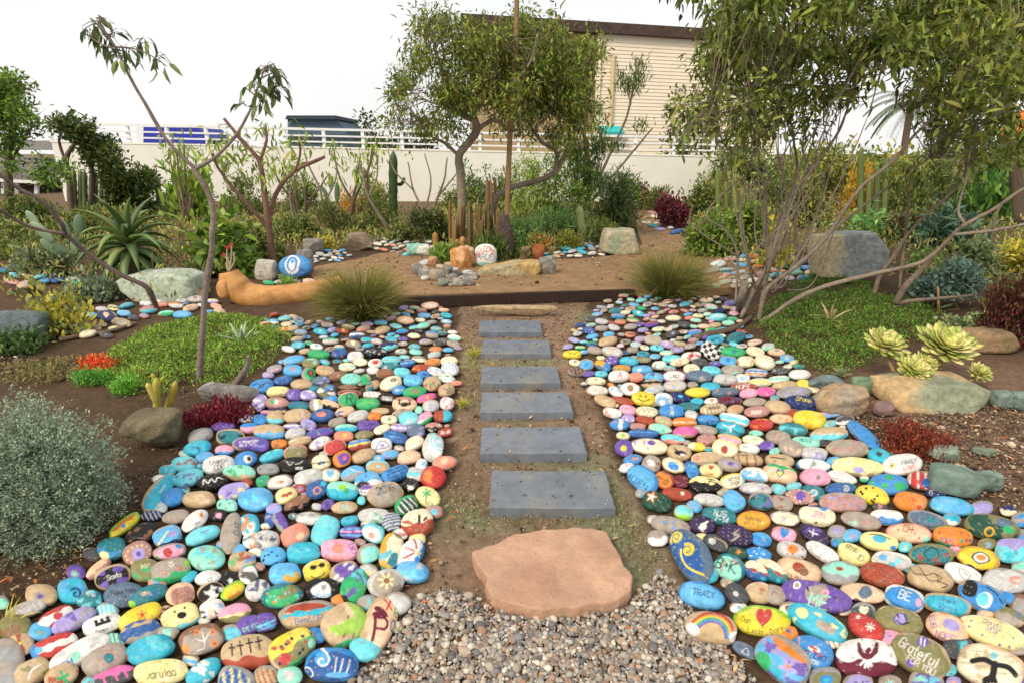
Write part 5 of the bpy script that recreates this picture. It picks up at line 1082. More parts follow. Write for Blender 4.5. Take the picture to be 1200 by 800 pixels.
# ---------------------------------------------------------------- stone shapes
_grid = {}
def cap_grid(n):
    """upper half of a unit sphere from a square grid, then a skirt turning under; returns unit points and faces"""
    if n in _grid: return _grid[n]
    a = np.linspace(-1, 1, n); x, y = np.meshgrid(a, a, indexing='xy'); x = x.ravel(); y = y.ravel()
    r = np.maximum(np.abs(x), np.abs(y)); e = np.hypot(x, y) + 1e-9; p = x / e; q = y / e          # radius by square rings
    ang = np.where(np.abs(x) >= np.abs(y), np.arctan2(y, np.abs(x) + 1e-12) , 0)
    with np.errstate(divide='ignore', invalid='ignore'):
        t = np.where(np.abs(x) >= np.abs(y), np.pi / 4 * np.where(x != 0, y / x, 0), np.pi / 2 - np.pi / 4 * np.where(y != 0, x / y, 0))
    s = np.where(np.abs(x) >= np.abs(y), np.sign(x), np.sign(y)); s = np.where(s == 0, 1, s)
    p = np.cos(t) * s; q = np.sin(t) * s
    ph = r * math.pi / 2
    V = np.stack([p * np.sin(ph), q * np.sin(ph), np.cos(ph)], 1)
    i, j = np.meshgrid(np.arange(n - 1), np.arange(n - 1), indexing='ij')
    F = np.stack([i * n + j, i * n + j + 1, (i + 1) * n + j + 1, (i + 1) * n + j], -1).reshape(-1, 4)
    b = np.concatenate([np.arange(n - 1), np.arange(n - 1) * n + n - 1, n * n - 1 - np.arange(n - 1), (n - 1 - np.arange(n - 1)) * n])
    m = len(b); rim = V[b]; Fs = []; prev = b; tot = n * n; VV = [V]
    for ang2 in (.35, .75):
        VV.append(np.stack([rim[:, 0] * math.cos(ang2), rim[:, 1] * math.cos(ang2), np.full(m, -math.sin(ang2))], 1)); cur = tot + np.arange(m); tot += m
        Fs.append(np.stack([prev, cur, np.roll(cur, -1), np.roll(prev, -1)], 1)); prev = cur
    _grid[n] = (np.concatenate(VV), np.concatenate([F] + Fs), prev[::-1][None, :]); return _grid[n]
def fit(px, py, L, W, ang, zg):
    """ground position and affine shape of the ellipsoid that projects to this picture ellipse"""
    E = np.array([[math.cos(ang), -math.sin(ang)], [math.sin(ang), math.cos(ang)]]) @ np.diag([L / 2, W / 2])   # y up
    S = E @ E.T; best = None
    s0 = L / 2 * mpp(G(px, py)[1])
    for c in np.linspace(.24, .60, 10) * (W / L) ** .35 * s0:
        P = G(px, py, zg + .55 * c); h = 1e-3; J = np.stack([(proj(P + np.eye(3)[k] * h) - proj(P)) / h * np.array([1, -1]) for k in range(3)], 1)
        Jg, jz = J[:, :2], J[:, 2:]; A = np.linalg.inv(Jg); Q = A @ (S - c * c * jz @ jz.T) @ A.T
        w_, U = np.linalg.eigh(Q)
        if w_[0] <= 0: continue
        r = math.sqrt(w_[0] / w_[1]); sc_ = abs(math.log(r / .70)) + .8 * abs(math.log(c / (.52 * math.sqrt(w_[0]))))
        if best is None or sc_ < best[0]: best = (sc_, P, c, Q, A)
    if best is None:
        c = .3 * s0; P = G(px, py, zg + .55 * c); h = 1e-3; J = np.stack([(proj(P + np.eye(3)[k] * h) - proj(P)) / h * np.array([1, -1]) for k in range(2)], 1); A = np.linalg.inv(J)
        Q = A @ S @ A.T * .8; best = (0, P, c, Q, A)
    _, P, c, Q, A = best
    w_, U = np.linalg.eigh(Q); rt = U @ np.diag(np.sqrt(np.maximum(w_, 1e-8))) @ U.T
    u_, _, vt = np.linalg.svd(rt @ (A @ E)); O = u_ @ vt          # rotation that turns the disc like the picture
    return P, c, rt @ O
TAU = R(36); TC, TS_ = math.cos(TAU), math.sin(TAU)
def stone_geo(px, py, L, W, ang, base, motif, seed, n, zg=0.0, zoff=0.0):
    P, c, M = fit(px, py, L, W, ang, zg)
    U, F, cap = cap_grid(n); rng = np.random.default_rng(seed)
    s = 1 + .075 * snoise(U, seed, 1.6) + .04 * snoise(U, seed + 3, 3.1)          # every cobble its own lump
    sq = rng.uniform(2.0, 2.7); nr = (np.abs(U) ** sq).sum(1, keepdims=True) ** (1 / sq)
    S = U / nr * s[:, None] * (1.0 if sq < 2.3 else .97)
    xy = S[:, :2] @ M.T; V = np.c_[xy, S[:, 2] * c] + P; V[:, 2] += zoff
    # the painted face leans towards the path, where the painter stood
    v = U[:, 1] * TC + U[:, 2] * TS_ * 1.0; ww = -U[:, 1] * TS_ + U[:, 2] * TC
    asp = L / W
    C = paint(U[:, 0] * asp, v, asp, ww, base, motif, seed, W / 2 * .85)
    return V, [F, cap], C
stones = []                                  # (px, py, L, W, angle, base, motif, desc, short)
for (ox, oy), txt in ROWS.items():
    for row in txt.strip().split('\n'):
        f = row.split('|'); a = [float(x) for x in f[0].split()]
        stones.append([ox + a[0] / 4, oy + a[1] / 4, a[2] / 4, a[3] / 4, R(a[4]), f[1], f[2], f[3], f[4] if len(f) > 4 else ''])
order = sorted(range(len(stones)), key=lambda i: -stones[i][2] * stones[i][3])
top = set(order[:300])
side = lambda i: 'left' if stones[i][0] < 600 else 'right'
marks = [i for i in range(len(stones)) if stones[i][8] and i in top]
def where(i, taken):
    x, y = stones[i][:2]; o = []
    for j in marks:
        if j == i: continue
        dx, dy = x - stones[j][0], y - stones[j][1]; o.append((math.hypot(dx, dy * 1.3), j, dx, dy))
    o.sort()
    for d, j, dx, dy in o[:6]:
        k = ('right of' if dx > 0 else 'left of') if abs(dx) > abs(dy) * 1.2 else ('behind' if dy < 0 else 'in front of')
        t = f'{k} the {stones[j][8]}'
        if t not in taken: return t
    return t
labels = {}; from_desc = {}
for i in sorted(top): from_desc.setdefault(stones[i][7], []).append(i)
taken = {}
for i in sorted(top):
    d = stones[i][7].replace('~', 'stone')
    if not stones[i][8] and len(d.split()) < 10:
        s = taken.setdefault(d, set()); t = where(i, s); s.add(t)
        nd = d + ' ' + t
        if len(nd.split()) <= 16: d = nd
    elif not stones[i][8]: d = d
    if len(d.split()) < 4: d += ' beside the path'
    labels[i] = d
rest = MB(); nsmall = 0
for i, s in enumerate(stones):
    px, py, L, W, an, base, motif, desc, short = s
    if i in top:
        n = int(min(110, max(22, L * 1.15)))
        V, F, C = stone_geo(px, py, L, W, an, base, motif, i + 11, n)
        m = MB(); m.add(V, F, C)
        c = V.mean(0); c[2] = 0
        o = m.build('painted_stone', M_stone, None, c)
        tag(o, labels[i], 'painted stone', 'painted stones %s of the stepping slabs' % side(i))
    else:
        V, F, C = stone_geo(px, py, L, W, an, base, motif, i + 11, int(min(40, max(14, L * 1.1)))); rest.add(V, F, C)
# the smaller stones fill what is left of the two beds and the far borders
def inside(p, poly):
    x, y = p; r = False; n = len(poly)
    for i in range(n):
        (x0, y0), (x1, y1) = poly[i], poly[i - 1]
        if (y0 > y) != (y1 > y) and x < (x1 - x0) * (y - y0) / (y1 - y0) + x0: r = not r
    return r
TINT = 'tq tq aq aq aq sb sb sb bl db mi mi te wh wh cr cr cr lg lg lg gy gy ta ta ta gt gt gt pe pe sa rs rs br pk pu lv lv lv gr ol py og dk nv tq sb mi'.split()
def rmotif(rng, base):
    k = rng.integers(0, 12); c = rng.choice([t for t in TINT if t != base]); d = rng.choice(TINT)
    return ['', f'bl 3 .35 {c}', f'bl 4 .3 {c};bl 3 .25 {d}', f'sp 7 .12 {c}', f'lo -.1 {c}', f'bd -.2 .3 {c}', f'sc 2 {rng.choice(["bk", "wh", "nv"])}', f'd 0 .1 .5 .45 {c};d 0 .1 .25 .2 {d}', f'fl 0 .1 .55 6 {c} {d}', f'st 5 {c}', f'he 0 .1 .5 {c}', f'hi .2 {c}'][k]
def pack(poly, count, lm, seed, palette=TINT, gap=.86, plain=0, tries=40, zoff=0):
    rng = np.random.default_rng(seed); P = np.array(poly); lo, hi = P.min(0), P.max(0); got = 0
    arr = np.array([[s[0], s[1], s[2], s[3]] for s in stones] + fill) if (stones or fill) else np.zeros((0, 4))
    for _ in range(count * tries):
        if got >= count: break
        x, y = rng.uniform(lo, hi)
        if not inside((x, y), poly): continue
        p = G(x, y); L = lm * math.exp(rng.normal() * .22) / mpp(p[1]); sa = .42 + .35 * min(1, max(0, (y - 330) / 350)); W = L * sa * rng.uniform(.85, 1.15)
        if len(arr):
            q = np.hypot((arr[:, 0] - x) / ((arr[:, 2] + L) / 2), (arr[:, 1] - y) / ((arr[:, 3] + W) / 2))
            if q.min() < gap: continue
        fill.append([x, y, L, W]); arr = np.vstack([arr, [x, y, L, W]]); got += 1
        b = rng.choice(palette); mo = '' if rng.random() < plain else rmotif(rng, b)
        V, F, C = stone_geo(x, y, L, W, R(rng.uniform(-14, 14)), b, mo, int(rng.integers(500, 9999)), int(min(26, max(9, L * .95))), gz(p[1]), zoff)
        rest.add(V, F, C)
    return got
fill = []
LEFT = [(300, 380), (322, 368), (385, 374), (440, 374), (480, 356), (505, 350), (530, 372), (537, 395), (537, 440), (530, 490), (522, 540), (512, 600), (498, 640), (476, 690), (462, 720), (400, 800), (0, 800), (0, 705), (65, 690), (125, 630), (165, 600), (210, 530), (240, 500), (285, 478), (300, 452), (332, 420), (345, 395)]
RIGHT = [(712, 352), (740, 340), (765, 345), (800, 352), (840, 338), (870, 372), (880, 395), (940, 430), (955, 460), (975, 478), (1030, 520), (1080, 545), (1110, 590), (1200, 600), (1200, 800), (960, 800), (870, 720), (800, 650), (770, 630), (748, 580), (720, 520), (712, 490), (690, 460), (662, 412), (668, 392), (690, 368)]
pack(LEFT, 620, .122, 1, gap=.8, tries=60); pack(RIGHT, 720, .122, 2, gap=.8, tries=60)
pack(LEFT, 160, .08, 3, gap=.8); pack(RIGHT, 160, .08, 4, gap=.8)
FARTINT = TINT + ['wh', 'lg', 'cr', 'gt', 'gy', 'wh', 'lg', 'ta']
pack([(85, 385), (110, 362), (180, 352), (255, 350), (258, 366), (150, 375), (120, 398)], 60, .16, 5, FARTINT)
pack([(820, 345), (850, 322), (880, 315), (890, 330), (850, 345)], 40, .15, 6, FARTINT)
pack([(800, 322), (822, 318), (850, 300), (960, 300), (975, 325), (880, 322)], 45, .2, 7, FARTINT)
pack([(632, 302), (640, 288), (690, 284), (715, 296), (700, 300)], 60, .15, 8, ['wh', 'wh', 'lg', 'aq', 'cr', 'ta', 'sb', 'tq', 'gy'], plain=.5)
pack([(365, 308), (372, 294), (400, 292), (410, 300), (400, 305)], 60, .12, 9, ['wh', 'wh', 'lg', 'lg', 'sb', 'cr'], plain=.7)
pack([(420, 286), (455, 278), (500, 282), (510, 292), (480, 300), (440, 292)], 60, .16, 10, ['wh', 'wh', 'lg', 'aq', 'cr', 'gy', 'sa', 'ta'], plain=.6)
pack([(488, 320), (490, 312), (505, 302), (535, 312), (550, 318), (560, 330), (530, 336)], 40, .2, 12, ['gt', 'gy', 'lg', 'ta', 'dk', 'lg'], plain=1)
pack([(750, 258), (765, 246), (775, 258), (790, 268), (800, 276), (776, 272)], 30, .25, 13, FARTINT)
pack([(0, 320), (20, 310), (60, 318), (90, 330), (60, 342), (10, 332)], 16, .2, 14, FARTINT)
pack([(300, 345), (330, 338), (385, 335), (375, 330), (310, 330), (298, 338)], 30, .14, 15, FARTINT)
pack([(880, 322), (905, 312), (930, 316), (960, 322), (955, 326), (900, 328)], 20, .2, 16, FARTINT)
tag(rest.build('painted_stones', M_stone, None, (0, 4, 0)), 'small painted stones filling the beds in every colour', 'painted stones', None, 'stuff')
# ---------------------------------------------------------------- plants: helpers
BK = np.array(lin('7d6c5c')); BKG = np.array(lin('968878'))
def crown(mb, clumps, n, L, W, cols, rng, mode='out', tight=.5):
    """leaves in clumps: each clump is (centre, radii); leaves sit on twiglets so the outline stays ragged"""
    w = np.array([np.prod(np.maximum(c[1], .02)) ** (2 / 3) for c in clumps]); w = w / w.sum()
    for (c, r), k in zip(clumps, rng.multinomial(n, w)):
        if k == 0: continue
        nt = max(1, k // 9); d = nrm(rng.normal(size=(nt, 3))); tw = np.asarray(c) + d * np.asarray(r) * (rng.random((nt, 1)) ** tight)
        i = rng.integers(0, nt, k); P = tw[i] + rng.normal(size=(k, 3)) * L * .75
        o = d[i] * .7
        if mode == 'droop': D_ = o * .5 + rng.normal(size=(k, 3)) * .45 + [0, 0, -.75]
        elif mode == 'mix': D_ = o * .7 + rng.normal(size=(k, 3)) * .55 + [0, 0, -.3]
        elif mode == 'up': D_ = o * .4 + rng.normal(size=(k, 3)) * .3 + [0, 0, .9]
        else: D_ = o + rng.normal(size=(k, 3)) * .6 + [0, 0, .25]
        leaves(mb, P, D_, L * np.exp(rng.normal(size=k) * .25), W * np.exp(rng.normal(size=k) * .2), pick(rng, cols, k), rng, .35)
def pxclumps(lst, Y, dy, rng, sub=3):
    o = []
    for x, y, rx, ry in lst:
        for _ in range(sub):
            a, q = rng.uniform(0, 6.28), math.sqrt(rng.random()) * .75; yy = Y + rng.uniform(-dy, dy); m = mpp(yy, 2)
            c = D(x + math.cos(a) * q * rx, y + math.sin(a) * q * ry, yy); o.append((c, np.array([rx, (rx + ry) / 2, ry]) * m * .55))
    return o
def limbs(mb, Y, rows, col, rng, thin=1.0):
    pts_all = []
    for pts, r0, r1, *dz in rows:
        z0, z1 = dz if dz else (0, 0); n = len(pts)
        P = np.array([D(x, y, Y + z0 + (z1 - z0) * i / (n - 1)) for i, (x, y) in enumerate(pts)]); P = smooth_path(P, (n - 1) * 5 + 1)
        P = P + (snoise(P, 3, 9)[:, None] * .012) * np.linspace(0, 1, len(P))[:, None] * [1, 1, 0]
        m = mpp(Y, 1.2); V, F = tube(P, np.linspace(r0, r1, len(P)) * m * thin * (1 + .09 * snoise(P, 6, 14)), 9, 0, .07, int(pts[0][0]))
        mb.add(V, F, col * (1 + .18 * snoise(V, 8, 12) + .14 * snoise(V, 9, 40))[:, None]); pts_all.append(P)
    return np.concatenate(pts_all)
def twigs(mb, src, clumps, r, col, rng, per=2):
    for c, rad in clumps:
        j = np.argsort(np.linalg.norm(src - c, axis=1))[:6]
        for _ in range(per):
            a = src[rng.choice(j)]; b = np.asarray(c) + rng.normal(size=3) * np.asarray(rad) * .6; mid = (a + b) / 2 + rng.normal(size=3) * np.linalg.norm(b - a) * .12
            P = smooth_path(np.array([a, mid, b]), 7); V, F = tube(P, np.linspace(r, r * .35, 7), 5); mb.add(V, F, col)
def tree(name, label, cat, base, Y, rows, barkc, cl, n, L, W, cols, mode='out', dy=.6, seed=1, group=None, sub=3, per=1, tr=.008, thin=1.0):
    rng = np.random.default_rng(seed); t = thing(name, D(*base, Y) if base else (0, Y, 0), label, cat, group); t.location.z = min(t.location.z, .1)
    m = MB(); src = limbs(m, Y, rows, barkc, rng, thin); cs = pxclumps(cl, Y, dy, rng, sub) if cl else []
    if cs and tr: twigs(m, src, cs, tr, barkc, rng, per)
    m.build('trunk', M_bark, t)
    if n: m = MB(); crown(m, cs, n, L, W, cols, rng, mode); m.build('crown', M_leaf, t)
    return t
def shrub(label, px, pyb, wpx, hpx, cols, n, L, W, mode='out', seed=1, name='shrub', cat='shrub', group='shrubs in the beds', k=16, mat=None, stems=5, depth=.7, stemc='5d4c3a', z=None):
    hpx *= 1.35 if pyb < 276 and seed < 200 else 1; rng = np.random.default_rng(seed); b = G(px, pyb, z); m_ = mpp(b[1]); w, h = wpx * m_ / 2, hpx * m_; t = thing(name, b, label, cat, group); cl = []
    for i in range(k):
        d = nrm(rng.normal(size=3)); d[2] = abs(d[2]); q = rng.uniform(.35, .8)
        c = b + d * np.array([w, w * depth, h]) * q; cl.append((c, np.array([w, w * depth, h * .6]) * rng.uniform(.34, .52)))
    m = MB(); crown(m, cl, int(n * 1.5), L * .85, W * .9, cols, rng, mode, .4); m.V = [np.where(np.arange(3) == 2, np.maximum(v, b[2] + .005), v) for v in m.V]
    m.build('foliage', mat or M_leaf, t)
    if stems:
        m = MB()
        for c, r in cl[:stems]:
            e = b + rng.normal(size=3) * [.05, .05, 0]; P = smooth_path(np.array([e, (e + c) / 2 + rng.normal(size=3) * .03, c]), 7); V, F = tube(P, np.linspace(.012, .004, 7) * max(1, h), 5); m.add(V, F, np.array(lin(stemc)))
        m.build('stem', M_bark, t)
    return t
def rosette(label, c, Rr, nl, Wf, thf, elev, droop, cols, seed=1, name='rosette_plant', cat='succulent', group=None, parent=None, spread=.5, part='leaves', rise=0, ch=.25, tilt=0, rnd=False):
    rng = np.random.default_rng(seed); c = np.asarray(c, float); t = parent or thing(name, c, label, cat, group); m = MB(); pal = pick(rng, cols, nl, .1)
    for i in range(nl):
        f = i / max(1, nl - 1); a = i * 2.39996 + rng.normal() * .12; el = elev[0] + (elev[1] - elev[0]) * f + rng.normal() * .06
        d = np.array([math.cos(a) * math.cos(el), math.sin(a) * math.cos(el), math.sin(el)]); L = Rr * (1 - .45 * f * spread) * rng.uniform(.9, 1.08)
        V, F = blade(c + [0, 0, rise * f], d, L, Rr * Wf, Rr * thf, droop * (1 - .6 * f), 7, 0, ch, rnd)
        if tilt: V = V - c; V = np.stack([V[:, 0], V[:, 1] * math.cos(tilt) - V[:, 2] * math.sin(tilt), V[:, 1] * math.sin(tilt) + V[:, 2] * math.cos(tilt)], 1) + c
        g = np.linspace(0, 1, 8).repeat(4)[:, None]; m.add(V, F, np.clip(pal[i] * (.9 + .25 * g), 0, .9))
    m.build(part, M_succ, t); return t
def cactus(label, cols_px, base, color, seed=1, name='cactus', cat='cactus', group=None, ribs=.10, z=None, sides=14):
    """columns given as (x0,y0 foot, x1,y1 tip, width in picture px)"""
    b = G(*base, z); t = thing(name, b, label, cat, group); m_ = mpp(b[1]); rng = np.random.default_rng(seed)
    for i, (x0, y0, x1, y1, wd, *kn) in enumerate(cols_px):
        Y = b[1] + rng.uniform(-.12, .12) * (i > 0); pts = [D(x0, y0, Y)] + [D(*q, Y) for q in (kn[0] if kn else [])] + [D(x1, y1, Y)]
        P = smooth_path(np.array(pts), 16) if len(pts) > 2 else np.linspace(pts[0], pts[1], 14); s = np.linspace(0, 1, len(P))
        rad = wd / 2 * m_ * np.minimum(1, np.sqrt(np.clip((1 - s) * 7, .02, 1))) * (1 + .08 * np.sin(s * 30 + i)) * (.85 + .15 * np.minimum(1, s * 4))
        V, F = tube(P, rad, sides, ribs); m = MB(); c = np.array(lin(color[i % len(color)] if isinstance(color, list) else color)); m.add(V, F, np.clip(c * (1 + .12 * snoise(V, 5, 22))[:, None], 0, 1)); m.build('column', M_succ, t)
    return t
def boulder(label, px, pyb, wpx, hpx, hexc, seed, hex2=None, depth=.8, cuts=10, boxy=.5, rough=.05, name='boulder', cat='boulder', group=None, mat=None, turn=0, z=None, sub=4, warp=None):
    b = G(px, pyb, z); m_ = mpp(b[1]); w = wpx * m_; h = hpx * m_; V, F = rock((w, w * depth, h * 1.12), seed, sub, cuts, rough, boxy)
    V = rotz(V, turn); V[:, 0] *= w / (V[:, 0].max() - V[:, 0].min())
    if warp: V = warp(V, w, h)
    V = V + b + [0, w * depth * .42, -.08 * h]; c = np.tile(np.array(lin(hexc)), (len(V), 1)); k = snoise((V - b) / w, seed + 3, 4.5)
    if hex2: f = np.clip(k * 2.5 + .5, 0, 1)[:, None]; c = c * (1 - f) + np.array(lin(hex2)) * f
    c = c * (1 + .10 * snoise((V - b) / w, seed + 6, 13))[:, None]
    m = MB(); m.add(V, F, np.clip(c, .01, .9)); return tag(m.build(name, mat or M_rock, None, (b[0], b[1] + w * depth * .42, b[2])), label, cat, group)
def tuft(label, px, pyb, rpx, hpx, n, cols, seed, name='ornamental_grass', cat='grass clump', group=None, wd=.0055, z=None, lean=(0, 0)):
    rng = np.random.default_rng(seed); b = G(px, pyb, z); m_ = mpp(b[1]); Rr, H = rpx * m_, hpx * m_; m = MB(); S = 8
    A = rng.uniform(0, 6.283, n); E = np.abs(rng.normal(size=n)) * .42 + .05; L = H * rng.uniform(.75, 1.3, n) ; rt = np.sqrt(rng.random(n)) * Rr * .2
    p = np.stack([b[0] + np.cos(A) * rt, b[1] + np.sin(A) * rt, np.full(n, b[2] - .01)], 1); d = np.stack([np.cos(A) * np.sin(E), np.sin(A) * np.sin(E), np.cos(E)], 1) + rng.normal(size=(n, 3)) * .11 + [lean[0], lean[1], 0]
    side = nrm(np.cross(d, rng.normal(size=(n, 3)))); out = np.stack([np.cos(A), np.sin(A), 0 * A], 1); rows = []; dr = rng.uniform(.35, 1.25, n)[:, None]
    for s in range(S):
        wv = wd * (1 - s / (S - 1)) ** .6 * rng.uniform(.8, 1.2, (n, 1)) + .0006; rows += [p - side * wv / 2, p + side * wv / 2]
        d = nrm(d + out * .10 * dr + np.array([0, 0, -.26]) * dr * (s / S) * 1.3); p = p + d * (L / (S - 1))[:, None]; p[:, 2] = np.maximum(p[:, 2], b[2] + .01)
    V = np.stack(rows, 1).reshape(-1, 3); bs = np.arange(n)[:, None, None] * S * 2; q = np.array([[2 * s, 2 * s + 1, 2 * s + 3, 2 * s + 2] for s in range(S - 1)])[None]
    c0 = pick(rng, cols[0], n, .15); c1 = pick(rng, cols[1], n, .12); g = (np.arange(S) / (S - 1))[None, :, None] ** 1.3; C = (c0[:, None] * (1 - g) + c1[:, None] * g).repeat(2, 1).reshape(-1, 3)
    m.add(V, (bs + q).reshape(-1, 4), C); return tag(m.build(name, M_dry, None, b, smooth=False), label, cat, group)
def carpet(label, poly, n, L, W, cols, seed, name, h=.05, flowers=0, fcol='f0c020', up=.8):
    """low creeping ground cover, thicker towards its middle"""
    rng = np.random.default_rng(seed); pw = np.array([G(*q)[:2] for q in poly]); q = scatter(pw, n, rng); e = edge_dist(q[:, 0], q[:, 1], pw)
    pn = snoise(np.c_[q, 0 * q[:, 0]], seed + 4, 7) + .6 * snoise(np.c_[q, 0 * q[:, 0]], seed + 5, 19); k = rng.random(n) < np.clip(.05 + e / .2, 0, 1) * np.clip(1.25 + 1.1 * pn, .06, 1); q, e, pn = q[k], e[k], pn[k]; n = len(q)
    hh = np.clip(e / .25, .15, 1) * (1 + .7 * snoise(np.c_[q, 0 * q[:, 0]], seed, 5) + .4 * snoise(np.c_[q, 0 * q[:, 0]], seed + 1, 13)) * h
    P = np.c_[q, np.array([gz(v) for v in q[:, 1]]) + np.maximum(.003, hh * rng.random(n) ** .5)]
    m = MB(); leaves(m, P, rng.normal(size=(n, 3)) * .7 + [0, 0, up], L * np.exp(rng.normal(size=n) * .4), W, np.where(rng.random((n, 1)) < .07, pick(rng, ['8a7048', '6a5436', 'a08a58'], n), pick(rng, cols, n)), rng, .3)
    if flowers:
        i = rng.integers(0, n, flowers); 
        for c in P[i] + [0, 0, .015]:
            k5 = 7; a = np.arange(k5) / k5 * 6.283; leaves(m, np.tile(c, (k5, 1)), np.stack([np.cos(a), np.sin(a), np.full(k5, .35)], 1), .014, .008, np.tile(np.array(lin(fcol)), (k5, 1)), rng, .1, .2)
    return tag(m.build(name, M_leaf, None, (float(pw[:, 0].mean()), float(pw[:, 1].mean()), 0)), label, 'ground cover', None, 'stuff')
# ---------------------------------------------------------------- trees
OLV = ['5f6d2a', '4d5c26', '738034', '7f8c38', '435422', '6a6a2c', '7d6a34', '93a044', '5b6c2a', '87963c']
tree('island_tree', 'spreading tree with twisted pale trunk growing in the island bed', 'tree', (540, 296), 8.9,
     [([(539, 300), (540, 262), (541, 230), (539, 200), (538, 182), (550, 166), (559, 153), (556, 140)], 5.6, 4.2), ([(556, 141), (540, 134), (521, 124), (526, 107), (521, 88), (512, 62), (506, 35)], 3.6, 1, 0, -.3),
      ([(540, 134), (547, 117), (563, 107), (585, 96), (600, 70)], 2.6, .9, 0, .4), ([(556, 140), (558, 122), (571, 122), (585, 110), (606, 93), (622, 72), (630, 40)], 3, .9, 0, -.4), ([(560, 152), (579, 141), (598, 153), (610, 147), (606, 128), (600, 108)], 2.6, 1, 0, -.2),
      ([(538, 183), (521, 168), (505, 160), (490, 140)], 2.4, .8, 0, -.3), ([(521, 124), (500, 118), (480, 105)], 1.8, .7, 0, .2)], BKG * .95,
     [(500, 35, 24, 30), (525, 58, 42, 30), (478, 92, 26, 26), (466, 118, 20, 15), (508, 105, 42, 30), (560, 58, 42, 30), (540, 140, 42, 22), (500, 148, 35, 16), (585, 95, 40, 32), (590, 138, 26, 18), (515, 14, 14, 16), (602, 60, 35, 30), (460, 140, 16, 10), (560, 35, 34, 16), (605, 95, 30, 30), (545, 90, 40, 30), (485, 65, 22, 24), (590, 118, 28, 24), (598, 40, 26, 18), (575, 75, 30, 26)], 13500, .085, .022, OLV, 'mix', .8, 11, sub=5, per=2, tr=.006)
tree('leaning_tree', 'tree with one long arching branch right of the tall stake', 'tree', (578, 262), 9.6,
     [([(574, 285), (575, 250), (582, 232), (597, 221), (628, 212), (648, 203), (662, 182), (668, 165), (674, 152), (672, 120)], 4, 2), ([(650, 200), (652, 178), (634, 166), (628, 150), (642, 136), (650, 110), (655, 80)], 2.6, 1, 0, -.4), ([(634, 166), (618, 140), (628, 128), (640, 90), (625, 60)], 1.8, .7, 0, .3), ([(672, 130), (684, 100), (690, 60)], 2, .7, 0, .3)], BKG * .8,
     [(648, 52, 38, 26), (682, 58, 26, 28), (640, 95, 42, 32), (684, 98, 22, 30), (655, 138, 42, 26), (694, 138, 16, 20), (612, 30, 26, 20), (660, 165, 30, 14), (620, 75, 30, 30), (660, 80, 34, 30), (668, 118, 34, 26), (610, 120, 26, 24), (640, 35, 30, 14), (612, 145, 20, 16), (630, 120, 26, 22)], 11500, .085, .023, OLV + ['5d6b2c', '82943a'], 'mix', .75, 12, sub=5, per=2, tr=.006)
RL = ['607030', '7a8838', '8f9c42', '556a2a', '858640', '49541f', '7a7a36', '3d4820', '8a9446', '5d6a2c', '6a7230', '4f5a24', '6b7434', '96a848']
cl = [(850, 20, 40, 28), (900, 15, 40, 30), (950, 20, 38, 30), (1000, 15, 38, 28), (1050, 25, 34, 24), (840, 62, 32, 28), (885, 65, 38, 32), (930, 70, 36, 32), (975, 60, 34, 30), (1020, 62, 30, 24), (1065, 70, 26, 20), (835, 105, 24, 20), (875, 110, 30, 28), (915, 115, 30, 26), (960, 105, 26, 22), (1005, 100, 16, 14), (825, 140, 22, 16), (862, 150, 22, 18), (900, 150, 22, 16),
      (940, 140, 18, 12), (808, 122, 16, 10), (1150, 95, 32, 26), (1185, 70, 26, 30), (1120, 120, 26, 18), (1165, 140, 30, 20), (1110, 155, 18, 12), (1185, 175, 22, 18), (850, -30, 60, 30), (950, -40, 70, 35), (1060, -35, 70, 35), (1150, -20, 60, 40), (800, 160, 10, 8), (855, 185, 12, 8), (1140, 180, 18, 12), (1085, 110, 18, 12), (1100, 90, 30, 18), (1150, 50, 40, 24), (1190, 110, 24, 22), (1130, 100, 30, 18), (1050, 55, 40, 20), (1120, 30, 44, 26), (1170, 25, 40, 26), (1195, 60, 30, 30), (1140, 75, 34, 22), (1080, 35, 36, 22)]
rb_ = np.random.default_rng(91)
BR = []
for _ in range(22):
    x0, y0 = rb_.uniform(872, 960), rb_.uniform(225, 335); x1, y1 = x0 + rb_.uniform(-60, 110), rb_.uniform(90, 190); BR.append(([(x0 * .5 + 445, y0 * .5 + 175), (x0, y0), ((x0 + x1) / 2 + rb_.normal() * 8, (y0 + y1) / 2 + rb_.normal() * 8), (x1, y1)], 1.6, .6, 0, rb_.uniform(-.6, .6)))
